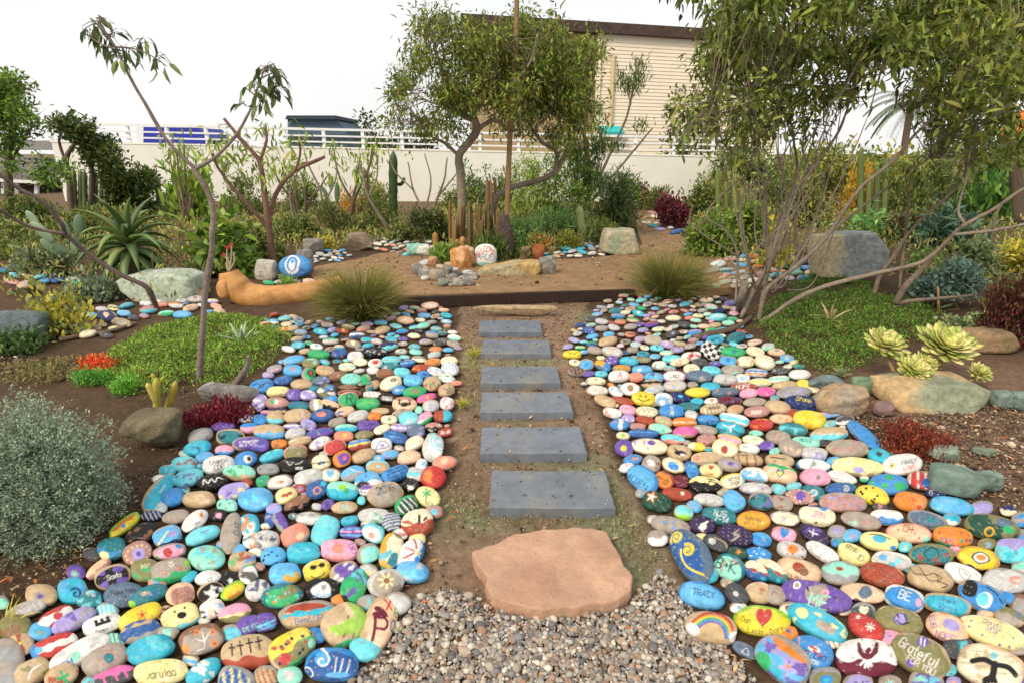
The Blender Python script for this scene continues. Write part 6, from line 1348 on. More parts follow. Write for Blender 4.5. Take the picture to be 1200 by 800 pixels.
tree('multi_stem_tree', 'big multi-stemmed tree with grey branches fanning out over the right bed', 'tree', (880, 378), 5.55,
     [([(868, 372), (885, 337), (901, 305), (897, 255), (897, 218), (882, 193), (850, 172), (840, 137), (842, 90)], 4.2, 1.2, 0, .3), ([(889, 376), (896, 337), (909, 284), (930, 228), (951, 200), (976, 165), (990, 137), (1002, 85), (1000, 30)], 4.0, 1.1, 0, -.2),
      ([(889, 377), (896, 345), (910, 329), (934, 312), (969, 277), (997, 235), (1015, 214), (1046, 189), (1072, 158), (1105, 128), (1140, 90)], 4.6, 1.4, 0, -.6), ([(889, 379), (903, 371), (927, 354), (966, 336), (1025, 321), (1078, 308), (1106, 287), (1127, 266), (1165, 245), (1200, 221), (1240, 205)], 4.4, 2.2, 0, -.9),
      ([(1118, 275), (1140, 273), (1165, 270), (1200, 263), (1240, 250)], 2.8, 1.8, -.7, -.9), ([(1130, 262), (1123, 245), (1133, 207), (1137, 175), (1150, 130)], 2.2, .8, -.72, -.5), ([(1163, 268), (1168, 250), (1176, 236)], 2, 1.6, -.8, -.85),
      ([(901, 305), (906, 277), (920, 245), (934, 200), (930, 165), (925, 120), (930, 70)], 3.4, 1, 0, .5), ([(862, 356), (864, 298), (850, 270), (829, 256), (833, 242), (850, 224), (867, 207), (870, 180)], 2.2, .8, 0, .3), ([(864, 300), (845, 288), (826, 276), (808, 259), (812, 240)], 1.5, .7, .02, .2),
      ([(885, 337), (868, 270), (871, 228), (875, 200), (890, 160), (885, 110)], 2.4, .9, 0, .6), ([(909, 284), (903, 260), (880, 240), (876, 215)], 1.7, .8, 0, .4), ([(934, 312), (932, 270), (936, 235), (945, 190), (960, 140)], 2.2, .8, 0, .2), ([(969, 277), (985, 262), (1040, 220), (1090, 185), (1110, 165)], 3, 1.2, 0, .6), ([(951, 200), (940, 170), (955, 120), (960, 70)], 1.8, .7, 0, .3), ([(1072, 158), (1066, 140), (1050, 120)], 1.3, .6, -.5, -.4)] + BR, BKG * .82,
     cl, 19500, .098, .024, RL, 'mix', .9, 13, sub=5, thin=.7, per=2, tr=.006)
m = MB(); Pst = np.array([G(866, 366, 0), D(868, 350, 5.5), D(874, 331, 5.5)]); V, F = tube(smooth_path(Pst, 8), .036, 10, 0, .08); m.add(V, F, BKG * .7); tag(m.build('tree_stump', M_bark, None, Pst[0]), 'short cut stump leaning against the foot of the multi-stemmed tree', 'stump')
tree('low_branched_tree', 'slim tree with roots exposed between the big slab boulder and red shrub', 'tree', (1050, 360), 5.75,
     [([(1049, 356), (1061, 336), (1078, 318), (1089, 305), (1094, 296)], 4, 2.4), ([(1024, 345), (1032, 322), (1049, 298), (1060, 280), (1078, 259), (1123, 217), (1141, 182), (1170, 150)], 2.6, 1.1, 0, .2), ([(1054, 340), (1058, 300), (1062, 270), (1065, 235), (1060, 200)], 1.8, .9, .05, .3), ([(1049, 356), (1075, 352), (1100, 350), (1140, 346)], 3, 1.4)], BK,
     [(1175, 150, 22, 14), (1150, 165, 18, 10), (1062, 205, 14, 10)], 350, .09, .022, RL, 'droop', .3, 14)
tree('evergreen_tree', 'dark dense evergreen tree overhanging the top right corner behind', 'tree', (1180, 250), 11.5, [([(1195, 262), (1188, 180), (1175, 110), (1160, 40), (1150, -20)], 7, 3), ([(1175, 110), (1120, 55), (1080, 20)], 3.5, 1.2), ([(1180, 130), (1230, 70)], 3.5, 1.5)], BK * .6,
     [(1075, 15, 28, 18), (1120, 22, 38, 26), (1165, 28, 36, 30), (1200, 40, 34, 34), (1100, 45, 28, 18), (1150, 62, 26, 16), (1190, 85, 20, 14), (1060, 30, 30, 20), (1010, 8, 34, 18), (1130, 10, 40, 26), (1180, 55, 34, 26), (1110, 60, 30, 14), (1130, -30, 70, 30), (1230, 20, 50, 60)], 15000, .11, .035, ['2f3d1e', '3a4624', '27331a', '465028'], 'out', 1.3, 15, sub=5)
SAP = ['4d5f38', '5f6f3e', '3f5033', '6b7a44']
def hanging(label_tree, base, Y, rows, barkc, spots, seed, L=.115, W=.028):
    rng = np.random.default_rng(seed); t = thing('sapling', D(*base, Y), label_tree, 'sapling'); t.location.z = 0; m = MB(); limbs(m, Y, rows, barkc, rng); lf = MB()
    for x, y, rx, ry, n in spots:
        k = 0
        for i in range(n):
            a = rng.uniform(0, 6.283); q = math.sqrt(rng.random()); c = D(x + math.cos(a) * q * rx, y + math.sin(a) * q * ry, Y + rng.uniform(-.12, .12))
            d = np.array([math.cos(a) * .55 + rng.normal() * .25, rng.normal() * .4, -.75 + rng.normal() * .3]); leaves(lf, c[None], d[None], L * rng.uniform(.7, 1.15), W * rng.uniform(.8, 1.15), pick(rng, SAP, 1), rng, .5)
            s = D(x + rng.normal() * 3, y + rng.normal() * 3, Y); V, F = tube(np.array([s, (s + c) / 2 + [0, 0, .01], c]), [.0032, .0025, .0015], 4); m.add(V, F, barkc * .8)
    m.build('trunk', M_bark, t); lf.build('crown', M_leaf, t); return t
hanging('thin grey sapling forking into two bare branches with drooping leaf tips', (235, 449), 3.95,
        [([(233, 452), (236, 405), (241, 340), (249, 288), (250, 246), (242, 218), (229, 198)], 4, 2.9), ([(229, 198), (213, 183), (196, 165), (175, 130), (152, 88), (144, 74), (135, 55), (122, 35), (108, 22)], 2.3, .8, 0, -.15), ([(229, 198), (244, 190), (259, 179), (280, 155), (292, 134), (299, 112), (306, 92), (312, 78)], 2.2, .8, 0, .12), ([(135, 55), (160, 58), (182, 68), (196, 78)], 1, .5, -.12, -.1), ([(137, 58), (118, 52), (98, 40)], 1, .5, -.12, -.1), ([(299, 112), (288, 104), (284, 112)], .9, .5, .1, .1), ([(306, 92), (326, 84), (336, 92)], .9, .5, .1, .1)], np.array(lin('84766c')),
        [(112, 26, 20, 12, 12), (130, 42, 16, 12, 14), (142, 64, 12, 10, 16), (165, 52, 14, 10, 9), (190, 70, 12, 10, 7), (100, 40, 10, 10, 5), (312, 82, 14, 12, 18), (326, 100, 12, 16, 16), (296, 104, 10, 12, 10), (308, 118, 10, 14, 10), (286, 118, 7, 10, 4)], 21)
hanging('low thin branch sapling arching out of frame at the left edge', (183, 358), 5.9, [([(184, 362), (180, 352), (171, 336), (140, 321), (105, 298), (80, 277), (73, 262), (52, 238), (21, 221), (0, 205), (-40, 180)], 3.2, 1.6, 0, -.7), ([(76, 274), (42, 268), (17, 257), (0, 245), (-40, 228)], 2, 1.2, -.42, -.8)], np.array(lin('6d5d55')), [(-30, 185, 16, 14, 6)], 22)
PL = ['7d9238', '93a544', '66803a', 'a3ad52']
tree('plumeria', 'bare forked plumeria with reddish stems before the white wall', 'tree', (319, 312), 8.0, [([(320, 314), (317, 281), (313, 249), (308, 214), (304, 190), (281, 162), (262, 139)], 4.6, 1.6, 0, -.2), ([(316, 252), (325, 224), (346, 200), (381, 184)], 3.2, 1.8, 0, .2), ([(314, 268), (290, 238), (270, 217), (256, 196), (250, 180)], 2.6, 1.2, 0, -.3), ([(304, 190), (312, 165), (309, 150)], 2, 1.2, -.1, 0), ([(346, 200), (352, 180), (350, 165)], 1.6, 1)], np.array(lin('7f6152')),
     [(250, 176, 12, 8), (272, 163, 12, 8), (310, 152, 12, 8), (290, 186, 12, 9), (322, 172, 12, 10), (352, 160, 10, 8), (266, 190, 10, 8), (303, 205, 8, 8), (340, 190, 6, 6)], 260, .13, .03, PL, 'droop', .4, 23, tr=.006)
DK = ['3d4c22', '4b5a28', '5a692e', '34421f', '6f7a36']
tree('leaning_shrub_tree', 'dark green leafy tree leaning right in front of the wall', 'tree', (84, 250), 13.5, [([(84, 255), (82, 215), (78, 185), (90, 165)], 4, 2), ([(105, 250), (108, 200), (96, 175), (110, 160)], 3.5, 1.4), ([(130, 255), (146, 230), (152, 215)], 3.4, 1.6), ([(82, 200), (70, 170), (72, 150)], 2, 1)], BK * .9,
     [(78, 145, 14, 14), (95, 160, 22, 14), (118, 168, 20, 14), (104, 185, 18, 12), (128, 190, 18, 16), (146, 205, 24, 22), (155, 232, 24, 18), (165, 220, 16, 18), (138, 225, 18, 16), (150, 250, 30, 14), (135, 205, 16, 14)], 9000, .12, .045, DK, 'out', .5, 24)
tree('leafy_tree', 'bright green tree filling the upper left edge', 'tree', (10, 260), 12, [([(12, 265), (10, 200), (16, 140), (12, 95)], 5, 2), ([(11, 190), (36, 150)], 2.5, 1)], BK * .7, [(8, 100, 22, 20), (28, 118, 18, 22), (14, 150, 22, 18), (38, 142, 10, 12), (8, 185, 18, 14), (-30, 130, 40, 50), (52, 205, 16, 16), (70, 200, 14, 12)], 5200, .10, .04, ['5c7a2e', '769238', '46602a', '86a040'], 'out', .8, 25)
tree('conifer', 'feathery dark green conifer at the wall right of the island tree', 'tree', (690, 245), 13.5, [([(688, 248), (690, 210), (686, 170), (680, 140)], 4, 1.5), ([(690, 232), (706, 200), (722, 165), (735, 135), (742, 105)], 2, .9, 0, -.2), ([(694, 235), (715, 210), (740, 180), (765, 150)], 1.8, .8, 0, -.4), ([(690, 225), (676, 190), (664, 170)], 2, .9)], BK,
     [(680, 150, 22, 18), (670, 175, 20, 16), (692, 180, 20, 20), (700, 205, 18, 18), (680, 205, 18, 18), (712, 215, 10, 14), (690, 225, 20, 12), (742, 98, 10, 18), (752, 82, 7, 10), (728, 92, 6, 8), (752, 150, 8, 6), (722, 172, 8, 7)], 5200, .11, .022, ['415423', '4f6228', '34461f', '61732f'], 'up', .5, 26, tr=.006)
for k_, (bx, by, Yk, lab, dx) in enumerate([(215, 268, 12.5, 'thin leafy young tree before the wall, left of the plumeria', 0), (352, 268, 12, 'thin leafy young tree before the wall, right of the plumeria', 0), (412, 270, 12.2, 'thin leafy young tree before the wall, beside the orange flower spike', 0)]):
    rr = np.random.default_rng(60 + k_); R_ = []; cl_ = []
    for j in range(6):
        tx, ty = bx + rr.uniform(-38, 38), rr.uniform(160, 205); R_.append(([(bx, by), (bx + (tx - bx) * .25 + rr.normal() * 4, by - 32), (bx + (tx - bx) * .7, (by - 32 + ty) / 2), (tx, ty)], 1.9, .6, 0, rr.uniform(-.5, .5))); cl_.append((tx, ty + 4, 9, 8))
    tree('young_tree', lab, 'young tree', (bx, by), Yk, R_, BK * .95, cl_, 230, .15, .035, PL, 'droop', .4, 70 + k_, 'thin young trees along the wall', tr=0)
tree('bare_shrub_tree', 'leafless twiggy shrub with many grey stems left of the island tree', 'shrub', (455, 275), 11, [([(460, 278), (448, 258), (432, 232), (425, 205), (420, 190)], 2.6, .9), ([(500, 285), (497, 250), (484, 222), (478, 190)], 2, .7, 0, .5), ([(500, 285), (508, 245), (520, 212), (524, 185)], 2, .7), ([(497, 250), (505, 215), (498, 180)], 1.4, .6, 0, .3), ([(484, 222), (462, 200), (455, 175)], 1.2, .5, .3, .5), ([(432, 232), (442, 205), (440, 180)], 1.2, .5), ([(380, 268), (376, 225), (362, 195), (356, 175)], 1.8, .6, .4, .5), ([(378, 240), (392, 215), (395, 190)], 1.4, .5, .4, .4), ([(512, 232), (534, 205), (545, 190)], 1.2, .5), ([(345, 262), (340, 225), (352, 195)], 1.5, .6, .6, .6)], BKG * .8, [(421, 192, 4, 4), (478, 188, 4, 4), (404, 196, 4, 5), (455, 175, 4, 4), (540, 195, 5, 4)], 50, .10, .03, PL, 'up', .1, 27, tr=0)
m = MB(); YS = 8.75; P = np.array([D(594, 262, YS), D(598, 150, YS), D(604, 60, YS), D(606, -15, YS)]); V, F = tube(smooth_path(P, 20), np.linspace(.042, .034, 20), 10, 0, .02); m.add(V, F, np.array(lin('8c7252'))); tag(m.build('stake', M_wood, None, P[0]), 'tall straight wooden stake standing in the island bed', 'stake')
p = G(592, 304); m = MB(); V, F = rock((.25, .22, .66), 31, 4, 6, .03, .95); m.add(V + p, F, np.array(lin('5d5048'))); tag(m.build('stone_post', M_rock, None, p), 'dark upright stone post behind the WELCOME GARDEN stone', 'stone post')
# palm and hedges far behind
def palm(label, px, py, Y, R_, seed):
    rng = np.random.default_rng(seed); c = D(px, py, Y); t = thing('palm_tree', (c[0], Y, 0), label, 'palm tree', None); m = MB(); V, F = tube(np.array([[c[0] + .3, Y, 0], [c[0] + .1, Y, c[2] / 2], c]), .16, 8); m.add(V, F, np.array(lin('7a6a58'))); m.build('trunk', M_bark, t); m = MB()
    for i in range(26):
        a = rng.uniform(0, 6.283); el = rng.uniform(-.4, 1.0); d = np.array([math.cos(a) * math.cos(el), math.sin(a) * math.cos(el), math.sin(el)]); P = [c]; 
        for s in range(9): P.append(P[-1] + d * R_ / 9); d = nrm(d + [0, 0, -.19])
        P = np.array(P); T = nrm(np.gradient(P, axis=0)); sd = nrm(np.cross(T, [0, 0, 1.]))
        for s in range(1, 10):
            for sg in (-1, 1): leaves(m, np.repeat(P[s][None], 3, 0) - T[s] * R_ / 9 * np.array([[0], [.33], [.66]]), np.repeat((sd[s] * sg + T[s] * .6 + [0, 0, -.35])[None], 3, 0), R_ * .28 * (1.1 - s / 12), .045, pick(rng, ['5b6e4a', '6c7f58', '4c5f40'], 3), rng, .2, .1)
    m.build('crown', M_leaf, t)
palm('palm tree far behind the right bed with hanging fronds', 1068, 120, 30, 2.2, 41)
HG = ['4d6128', '62762f', '768a3a', '3c4e22', '8a9444']
for i, (x, yb, w_, h_, lab, cc) in enumerate([(470, 182, 80, 48, 'dark hedge behind the railing left of the island tree', ['3c4a22', '4a5826', '2f3b1c']), (830, 182, 110, 62, 'dark bush growing behind the railing below the siding', ['454f2a', '56602f', '38421f']),
        (1000, 232, 150, 52, 'yellow-green bank of bushes far behind the multi-stemmed tree', ['8b9440', '7a8a3a', 'a39a44', '62762f']), (1130, 232, 150, 60, 'green hedge in front of the orange roofed house', HG), (1240, 235, 140, 70, 'hedge running out of frame at the right edge', HG), (900, 225, 130, 45, 'leafy green hedge past the right end of the white wall', HG)]):
    Y = [21.5, 22.5, 16.5, 17.5, 16, 18][i]; b = D(x, yb, Y); z0 = .05; h = b[2] + h_ * mpp(Y) - z0; rng = np.random.default_rng(50 + i); t = thing('hedge', (b[0], Y, z0), lab, 'hedge', 'hedges behind the garden'); w = w_ * mpp(Y) / 2; cs = []
    for k in range(30): cs.append((np.array([b[0] + rng.uniform(-w, w) * .9, Y + rng.uniform(-.6, .6), z0 + h * (.25 + .65 * rng.random())]), np.array([w * .25, .5, h * .18])))
    m = MB(); crown(m, cs, 3600, .16, .06, cc, rng, 'out', .4); m.build('foliage', M_leaf, t); m = MB()
    for k in range(6): V, F = tube(np.array([[b[0] + w * (k - 2.5) / 3.5, Y, z0], [b[0] + w * (k - 2.5) / 3.3, Y + .1, z0 + h * .7]]), [.06, .03], 6); m.add(V, F, BK * .6)
    m.build('stem', M_bark, t)
# ---------------------------------------------------------------- shrubs of the beds
G1 = ['5d6b34', '74803e', '47552a', '8a9048']; G2 = ['6f7b40', '8e9650', '58663a']; YG = ['a3a03a', 'c0b245', '8a9038', 'd0c050']; RD = ['5a2a2e', '6f3038', '44222a', '7d3c40']; OR_ = ['c08a38', 'd6a044', 'a0823a', 'b59a50']; BG = ['6b8474', '7f9684', '587064']
SH = [(25, 300, 60, 46, G2, 1500, .10, .04, 'out', 'grey-green bush low at the left edge below the brown house'), (95, 285, 70, 40, G1, 2000, .09, .03, 'up', 'bushy green plant left of the big aloe, farther back'), (60, 322, 70, 32, ['6d7a55', '81885c', '566246'], 1300, .08, .03, 'out', 'dull green low plant at the left edge of the far bed'), (215, 262, 50, 32, G1, 1400, .1, .03, 'up', 'green bush between the big aloe and plumeria'),
      (260, 320, 50, 60, ['5d7a2c', '789438', '8fa844', '44601f'], 520, .20, .08, 'out', 'broad-leaved bright green plant just right of the thin sapling'), (232, 262, 44, 62, ['83a03a', '9ab548', '6d8a30'], 260, .30, .11, 'up', 'tall plant with big lobed light green leaves behind the sapling'), (300, 305, 60, 40, G1, 1200, .13, .05, 'out', 'leafy green shrub at the foot of the plumeria'),
      (345, 280, 70, 34, G1, 2200, .08, .03, 'out', 'long low green shrub right of the plumeria'), (395, 275, 60, 32, G2 + ['6e6048'], 2200, .07, .02, 'up', 'brownish green shrub beneath the orange flower spike'), (440, 272, 60, 34, G1, 2200, .08, .025, 'out', 'green shrub under the column cactus with arms'), (410, 254, 24, 28, OR_, 500, .12, .025, 'up', 'orange feathery flower spike in front of the wall'),
      (503, 282, 52, 52, ['4a5a30', '5f6f3a', '3d4a28', '74703e'], 3200, .08, .03, 'out', 'rounded dark green bush left of the brown cactus clump'), (468, 282, 34, 24, G1, 1000, .07, .03, 'out', 'small green bush in front of the column cactus'), (382, 293, 24, 18, YG, 500, .06, .03, 'out', 'small yellow succulent bush beside the white rocks'),
      (560, 240, 50, 44, ['4a6a30', '5f7d36', '385226'], 1600, .11, .04, 'out', 'dark green bush behind the bare stakes in the island bed'), (622, 262, 60, 74, ['7c9240', '94a650', '668038', 'aab45a'], 3000, .10, .022, 'droop', 'ferny pale green bush behind the tall stake'), (660, 262, 60, 62, ['748c3c', '8a9e48', '5f7a34'], 2200, .11, .03, 'out', 'light green bush below the conifer'),
      (618, 290, 60, 30, ['668a4a', '7ba058', '527040'], 1300, .16, .025, 'out', 'strappy green clump right of the stone post'), (655, 282, 70, 30, ['6f9452', '86aa5c', '5a7a42'], 1600, .18, .025, 'out', 'spiky bright green clump before the light green bush'), (717, 270, 62, 56, ['44562e', '566a36', '354628', '6d7a44'], 1900, .20, .022, 'out', 'round dark spiky bush above the green square boulder'),
      (668, 292, 36, 24, ['8a8a38', '75803a', '9c9644'], 1200, .05, .02, 'out', 'small round olive bush behind the pale cactus'), (707, 280, 50, 24, ['7f8634', '6b7630', '959a40'], 1500, .05, .02, 'out', 'low olive-green mound just behind the green square boulder'), (612, 302, 34, 26, ['5f7a3a', '7a9448', '4a6230'], 900, .07, .02, 'up', 'small green plant at the right of the stone post in the island bed'), (575, 306, 30, 34, ['5a7034', '6f8640', '475a2a'], 800, .12, .018, 'up', 'grassy plant among the brown cactus columns'), (522, 308, 26, 18, ['6f8a3c', '86a04c'], 500, .09, .03, 'up', 'small leafy plant at the foot of the rusty ribbed cacti'), (630, 296, 40, 22, ['a08a48', 'b0763e', '8f8a44'], 700, .06, .025, 'out', 'small orange-green succulent bush at the edge of the island'), (647, 284, 18, 18, ['8a3a34', 'a04a3a', '70302e'], 260, .07, .03, 'up', 'small wine-red rosette bush behind the island'),
      (787, 266, 44, 34, RD, 1500, .09, .04, 'up', 'large dark maroon bush beside the far path'), (752, 242, 24, 20, RD, 600, .10, .04, 'up', 'small dark maroon bush, farther up the far path'), (774, 228, 26, 26, ['d0a860', 'c09850', 'e0bc78'], 500, .13, .025, 'up', 'pale orange feathery plant by the white wall'), (768, 248, 40, 24, G1, 900, .1, .03, 'up', 'green plant between the two maroon bushes'), (815, 255, 50, 38, G1, 1500, .11, .04, 'out', 'mixed green bush at the right end of the white wall'),
      (830, 300, 56, 52, ['5f7a30', '76903a', '4a6228', '8a9a40'], 2600, .08, .03, 'out', 'leafy green bush behind the right ornamental grass'), (868, 292, 50, 64, ['68802f', '8a9a3c', '50682a'], 2200, .10, .04, 'out', 'tall green bush behind the multi-stemmed tree'), (890, 285, 40, 40, ['d0bc30', 'b8b038', 'e0cc40', '90983a'], 420, .12, .06, 'out', 'bright yellow leafed plant among the grey stems'), (905, 312, 46, 26, ['c0b83c', '98a03c', 'd6c848'], 500, .08, .04, 'out', 'yellow-green low plant behind the grey stems'),
      (945, 265, 60, 44, G2 + ['9a8a48'], 2000, .12, .04, 'out', 'olive bush in the middle of the right bed'), (1000, 262, 50, 62, ['c89a30', 'b8943a', 'dcb044', '8f8a3a'], 2000, .10, .03, 'up', 'golden-orange bush above the big slab boulder'), (1018, 282, 60, 28, ['6f9a54', '84ac62', '5a8048'], 420, .17, .06, 'out', 'bright green agave bush behind the slab boulder'), (975, 300, 40, 26, G1, 900, .09, .03, 'up', 'green plant at the left shoulder of the slab boulder'),
      (1058, 285, 50, 44, ['5d4438', '6a5a3a', '7a8044', '4a5a30'], 1600, .1, .035, 'out', 'reddish brown mixed bush right of the slab boulder'), (1085, 250, 60, 46, G1, 1600, .13, .04, 'up', 'green shrub behind the low arching branch'), (1112, 292, 70, 50, ['44604a', '56745a', '38503f'], 700, .24, .05, 'out', 'dark blue-green spiky clump right of the golden bush'), (1165, 262, 70, 56, ['4f7a34', '68963f', '3f6229', '84a84a'], 520, .30, .09, 'up', 'large banana-like green leaves at the right edge'),
      (1100, 345, 74, 56, BG, 2600, .07, .035, 'out', 'blue-grey leafy bush behind the low curving branch'), (1140, 318, 50, 34, ['7a8a5c', '94a070', '66784e'], 1300, .08, .04, 'out', 'sage green bush above the blue-grey bush'), (1190, 318, 46, 40, YG, 900, .09, .04, 'out', 'yellow-green bush at the right edge above the red shrub'), (1085, 318, 40, 26, ['6f8a4a', '8aa458'], 700, .07, .03, 'out', 'small green bush touching the low curving branch'), (1176, 405, 74, 104, ['4f2f2a', '5d3a2c', '6a2830', '5a4a2c', '44301f'], 5200, .05, .014, 'up', 'dark red needle-leaved shrub at the right edge'),
      (72, 392, 72, 66, ['aea848', 'c6b84c', '8f9448', '7f8a5a'], 520, .075, .038, 'up', 'straggly yellow-green succulent bush left of the white boulder'), (110, 352, 60, 36, ['7a8a70', '8c9a7c', '68785c'], 900, .06, .025, 'up', 'grey-green bush in front of the big aloe'), (24, 412, 60, 30, ['4f6a3a', '648048', '3f552e'], 900, .05, .02, 'up', 'dark green low plant behind the grey boulder at left')]
for i, (x, yb, w_, h_, cc, n, L, W, mode, lab) in enumerate(SH): shrub(lab, x, yb, w_, h_, cc, n, L, W, mode, 100 + i)

MIX = ['6f7d3c', '869248', '58683a', '9aa050', '857a4a', '948654', 'a8a856', '667a48', 'b09a58']
carpet('mixed low plants covering the left bed behind the stones', [(0, 345), (60, 350), (120, 345), (135, 360), (235, 345), (258, 335), (300, 320), (360, 300), (420, 290), (500, 284), (500, 262), (380, 258), (250, 258), (100, 258), (0, 262)], 11000, .08, .024, MIX, 310, 'groundcover', .20, up=1.1)
carpet('mixed low plants covering the right bed around the boulders', [(800, 262), (815, 290), (845, 315), (900, 320), (960, 318), (1040, 330), (1060, 352), (1120, 372), (1200, 372), (1300, 340), (1300, 250), (1100, 240), (950, 246), (850, 248)], 11000, .08, .024, MIX, 311, 'groundcover', .22, up=1.1)
carpet('mixed low plants covering the bed between plaza and wall', [(600, 296), (640, 300), (690, 290), (706, 285), (748, 262), (740, 245), (700, 248), (600, 250), (500, 252), (505, 284), (560, 284)], 8000, .085, .024, MIX, 312, 'groundcover', .2, up=1.1)
EX = [(225, 252, 60, 40, 'olive bush at the wall foot behind the lobed plant'), (290, 250, 60, 34, 'dull green bush at the wall foot behind the plumeria'), (350, 250, 60, 36, 'olive-green bush at the wall foot left of the slim prickly pear'), (440, 252, 50, 32, 'small bush at the wall foot behind the dark column cactus'), (535, 250, 60, 40, 'green bush at the wall foot behind the island tree trunk'), (590, 250, 50, 44, 'leafy bush at the wall foot behind the tall stake'),
      (735, 246, 40, 34, 'small grey-green bush at the wall foot near the far path'), (845, 246, 70, 44, 'bush hiding the right end of the wall foot'), (920, 250, 70, 44, 'olive bush behind the grey stems, by the yellow plant'), (1060, 262, 70, 44, 'leafy bush behind the reddish brown bush'), (40, 268, 70, 40, 'leafy bush below the posts of the brown house'), (150, 276, 60, 30, 'low bush between the cactus row and the big aloe'), (1190, 362, 40, 30, 'green bush squeezed behind the dark red shrub')]
for i, (x, yb, w_, h_, lab) in enumerate(EX): shrub(lab, x, yb, w_, h_, [G1, G2, HG, MIX][i % 4], 1900, .10, .035, ['out', 'up'][i % 2], 160 + i)
# silver bush in the left foreground
shrub('large rounded silver-grey bush in the left foreground', 52, 612, 205, 168, ['7f9078', '95a68c', '6a7c66', 'a8b49c', '5a6a56'], 62000, .017, .0058, 'out', 201, 'silver_bush', 'bush', None, 70, None, 12, .8)
# low coloured succulents
shrub('low orange-red succulent cluster in the left groundcover', 115, 432, 48, 16, ['e0642c', 'd84a2c', 'e8843c', 'b03a2a'], 900, .035, .012, 'up', 202, 'sedum', 'succulent', 'low succulents', 10, M_succ, 0)
shrub('low rusty red succulent cluster in front of the long tan boulder', 1066, 524, 108, 24, ['6f2a20', '84382a', '5a221c', '5d4228', '9a4c32'], 4200, .022, .008, 'up', 203, 'sedum', 'succulent', 'low succulents', 24, M_succ, 0)
shrub('dark crimson succulent mat under a pale stone beside the sapling', 257, 492, 84, 30, ['5a1420', '701a28', '42101a', '86303a'], 3200, .028, .008, 'up', 204, 'sedum', 'succulent', 'low succulents', 22, M_succ, 0)
shrub('feathery bright green mound, left of the yellow cactus', 150, 460, 40, 20, ['6fae3c', '86c04c', '579030'], 1200, .03, .006, 'up', 205, 'sedum', 'succulent', 'low succulents', 9, M_succ, 0)
shrub('feathery green mound touching the orange-red succulents', 108, 448, 48, 20, ['5f9a3c', '76ae4a', '4a8030'], 1200, .03, .006, 'up', 206, 'sedum', 'succulent', 'low succulents', 9, M_succ, 0)
shrub('grey-green succulent cluster under the red shrub at right', 1135, 388, 60, 24, ['8a9a6a', '9ca878', '74865c'], 300, .05, .035, 'up', 207, 'sedum', 'succulent', 'low succulents', 10, M_succ, 0)
shrub('small green tuft on the plaza side of the blue painted boulder', 340, 336, 34, 14, ['6f9040', '87a64c'], 700, .03, .01, 'up', 208, 'sedum', 'succulent', 'low succulents', 8, M_succ, 0)
carpet('bright green creeping ground cover under the thin sapling with yellow flowers', [(128, 408), (165, 385), (215, 374), (262, 366), (300, 370), (330, 378), (357, 392), (345, 402), (326, 420), (300, 440), (265, 452), (215, 458), (170, 470), (120, 455), (96, 440), (110, 425)], 34000, .024, .0075, ['6f9830', '86b03e', '54781f', '9abb4a', '466622', '868c44'], 301, 'groundcover', .055, 26)
carpet('dark green creeping ground cover with yellow flowers under the multi-stemmed tree', [(878, 382), (885, 360), (905, 340), (940, 325), (1000, 326), (1045, 340), (1080, 352), (1110, 372), (1090, 392), (1040, 420), (1000, 437), (960, 440), (930, 425), (900, 408)], 34000, .026, .008, ['4c7222', '5f882c', '38581c', '74a03c', '74783a'], 302, 'groundcover', .06, 30)
carpet('sparse green weeds and grass at the edge of the stepping slabs', [(538, 400), (558, 395), (562, 425), (640, 424), (645, 430), (562, 432), (558, 480), (536, 484), (540, 440)], 900, .04, .005, ['8a9a3c', '76883a', 'a0a850'], 303, 'weeds', .03)
carpet('thin grey-green moss creeping over the path soil', [(505, 580), (545, 560), (580, 600), (700, 604), (720, 560), (745, 590), (780, 650), (770, 690), (745, 700), (740, 660), (700, 618), (600, 618), (560, 640), (520, 620)], 7000, .012, .004, ['7f8a58', '929a6a', '6a7548', 'a09a74'], 304, 'moss', .008)
carpet('sparse dull ground cover behind the silver bush', [(0, 430), (60, 415), (100, 420), (90, 445), (40, 455), (0, 450)], 3000, .03, .01, ['7a7a48', '8f7a50', '6a6a3c'], 305, 'groundcover', .03)
GO = (['4f5a24', '606a2a', '454f20'], ['858046', '9a8c54', '6f7038'])
tuft('fountain of olive grass at the left end of the timber edging', 425, 374, 58, 60, 3000, GO, 401, group='ornamental grasses at the timber edging', lean=(-.05, 0))
tuft('fountain of olive grass at the right end of the timber edging', 781, 349, 60, 56, 2300, GO, 402, group='ornamental grasses at the timber edging', lean=(.10, .03), wd=.005)
for i, (x, y, r, h, n) in enumerate([(556, 417, 10, 12, 60), (543, 476, 10, 12, 50), (6, 735, 26, 34, 26)]):
    tuft(['small weed tuft beside the third slab', 'small weed tuft at the edge of the left stones', 'yellowing weed at the lower left corner'][i], x, y, r, h, n, (['8a9a3c', 'a8a040'], ['b0aa50', 'c8b448']), 410 + i, 'weed', 'weed', 'weeds along the path', .006)
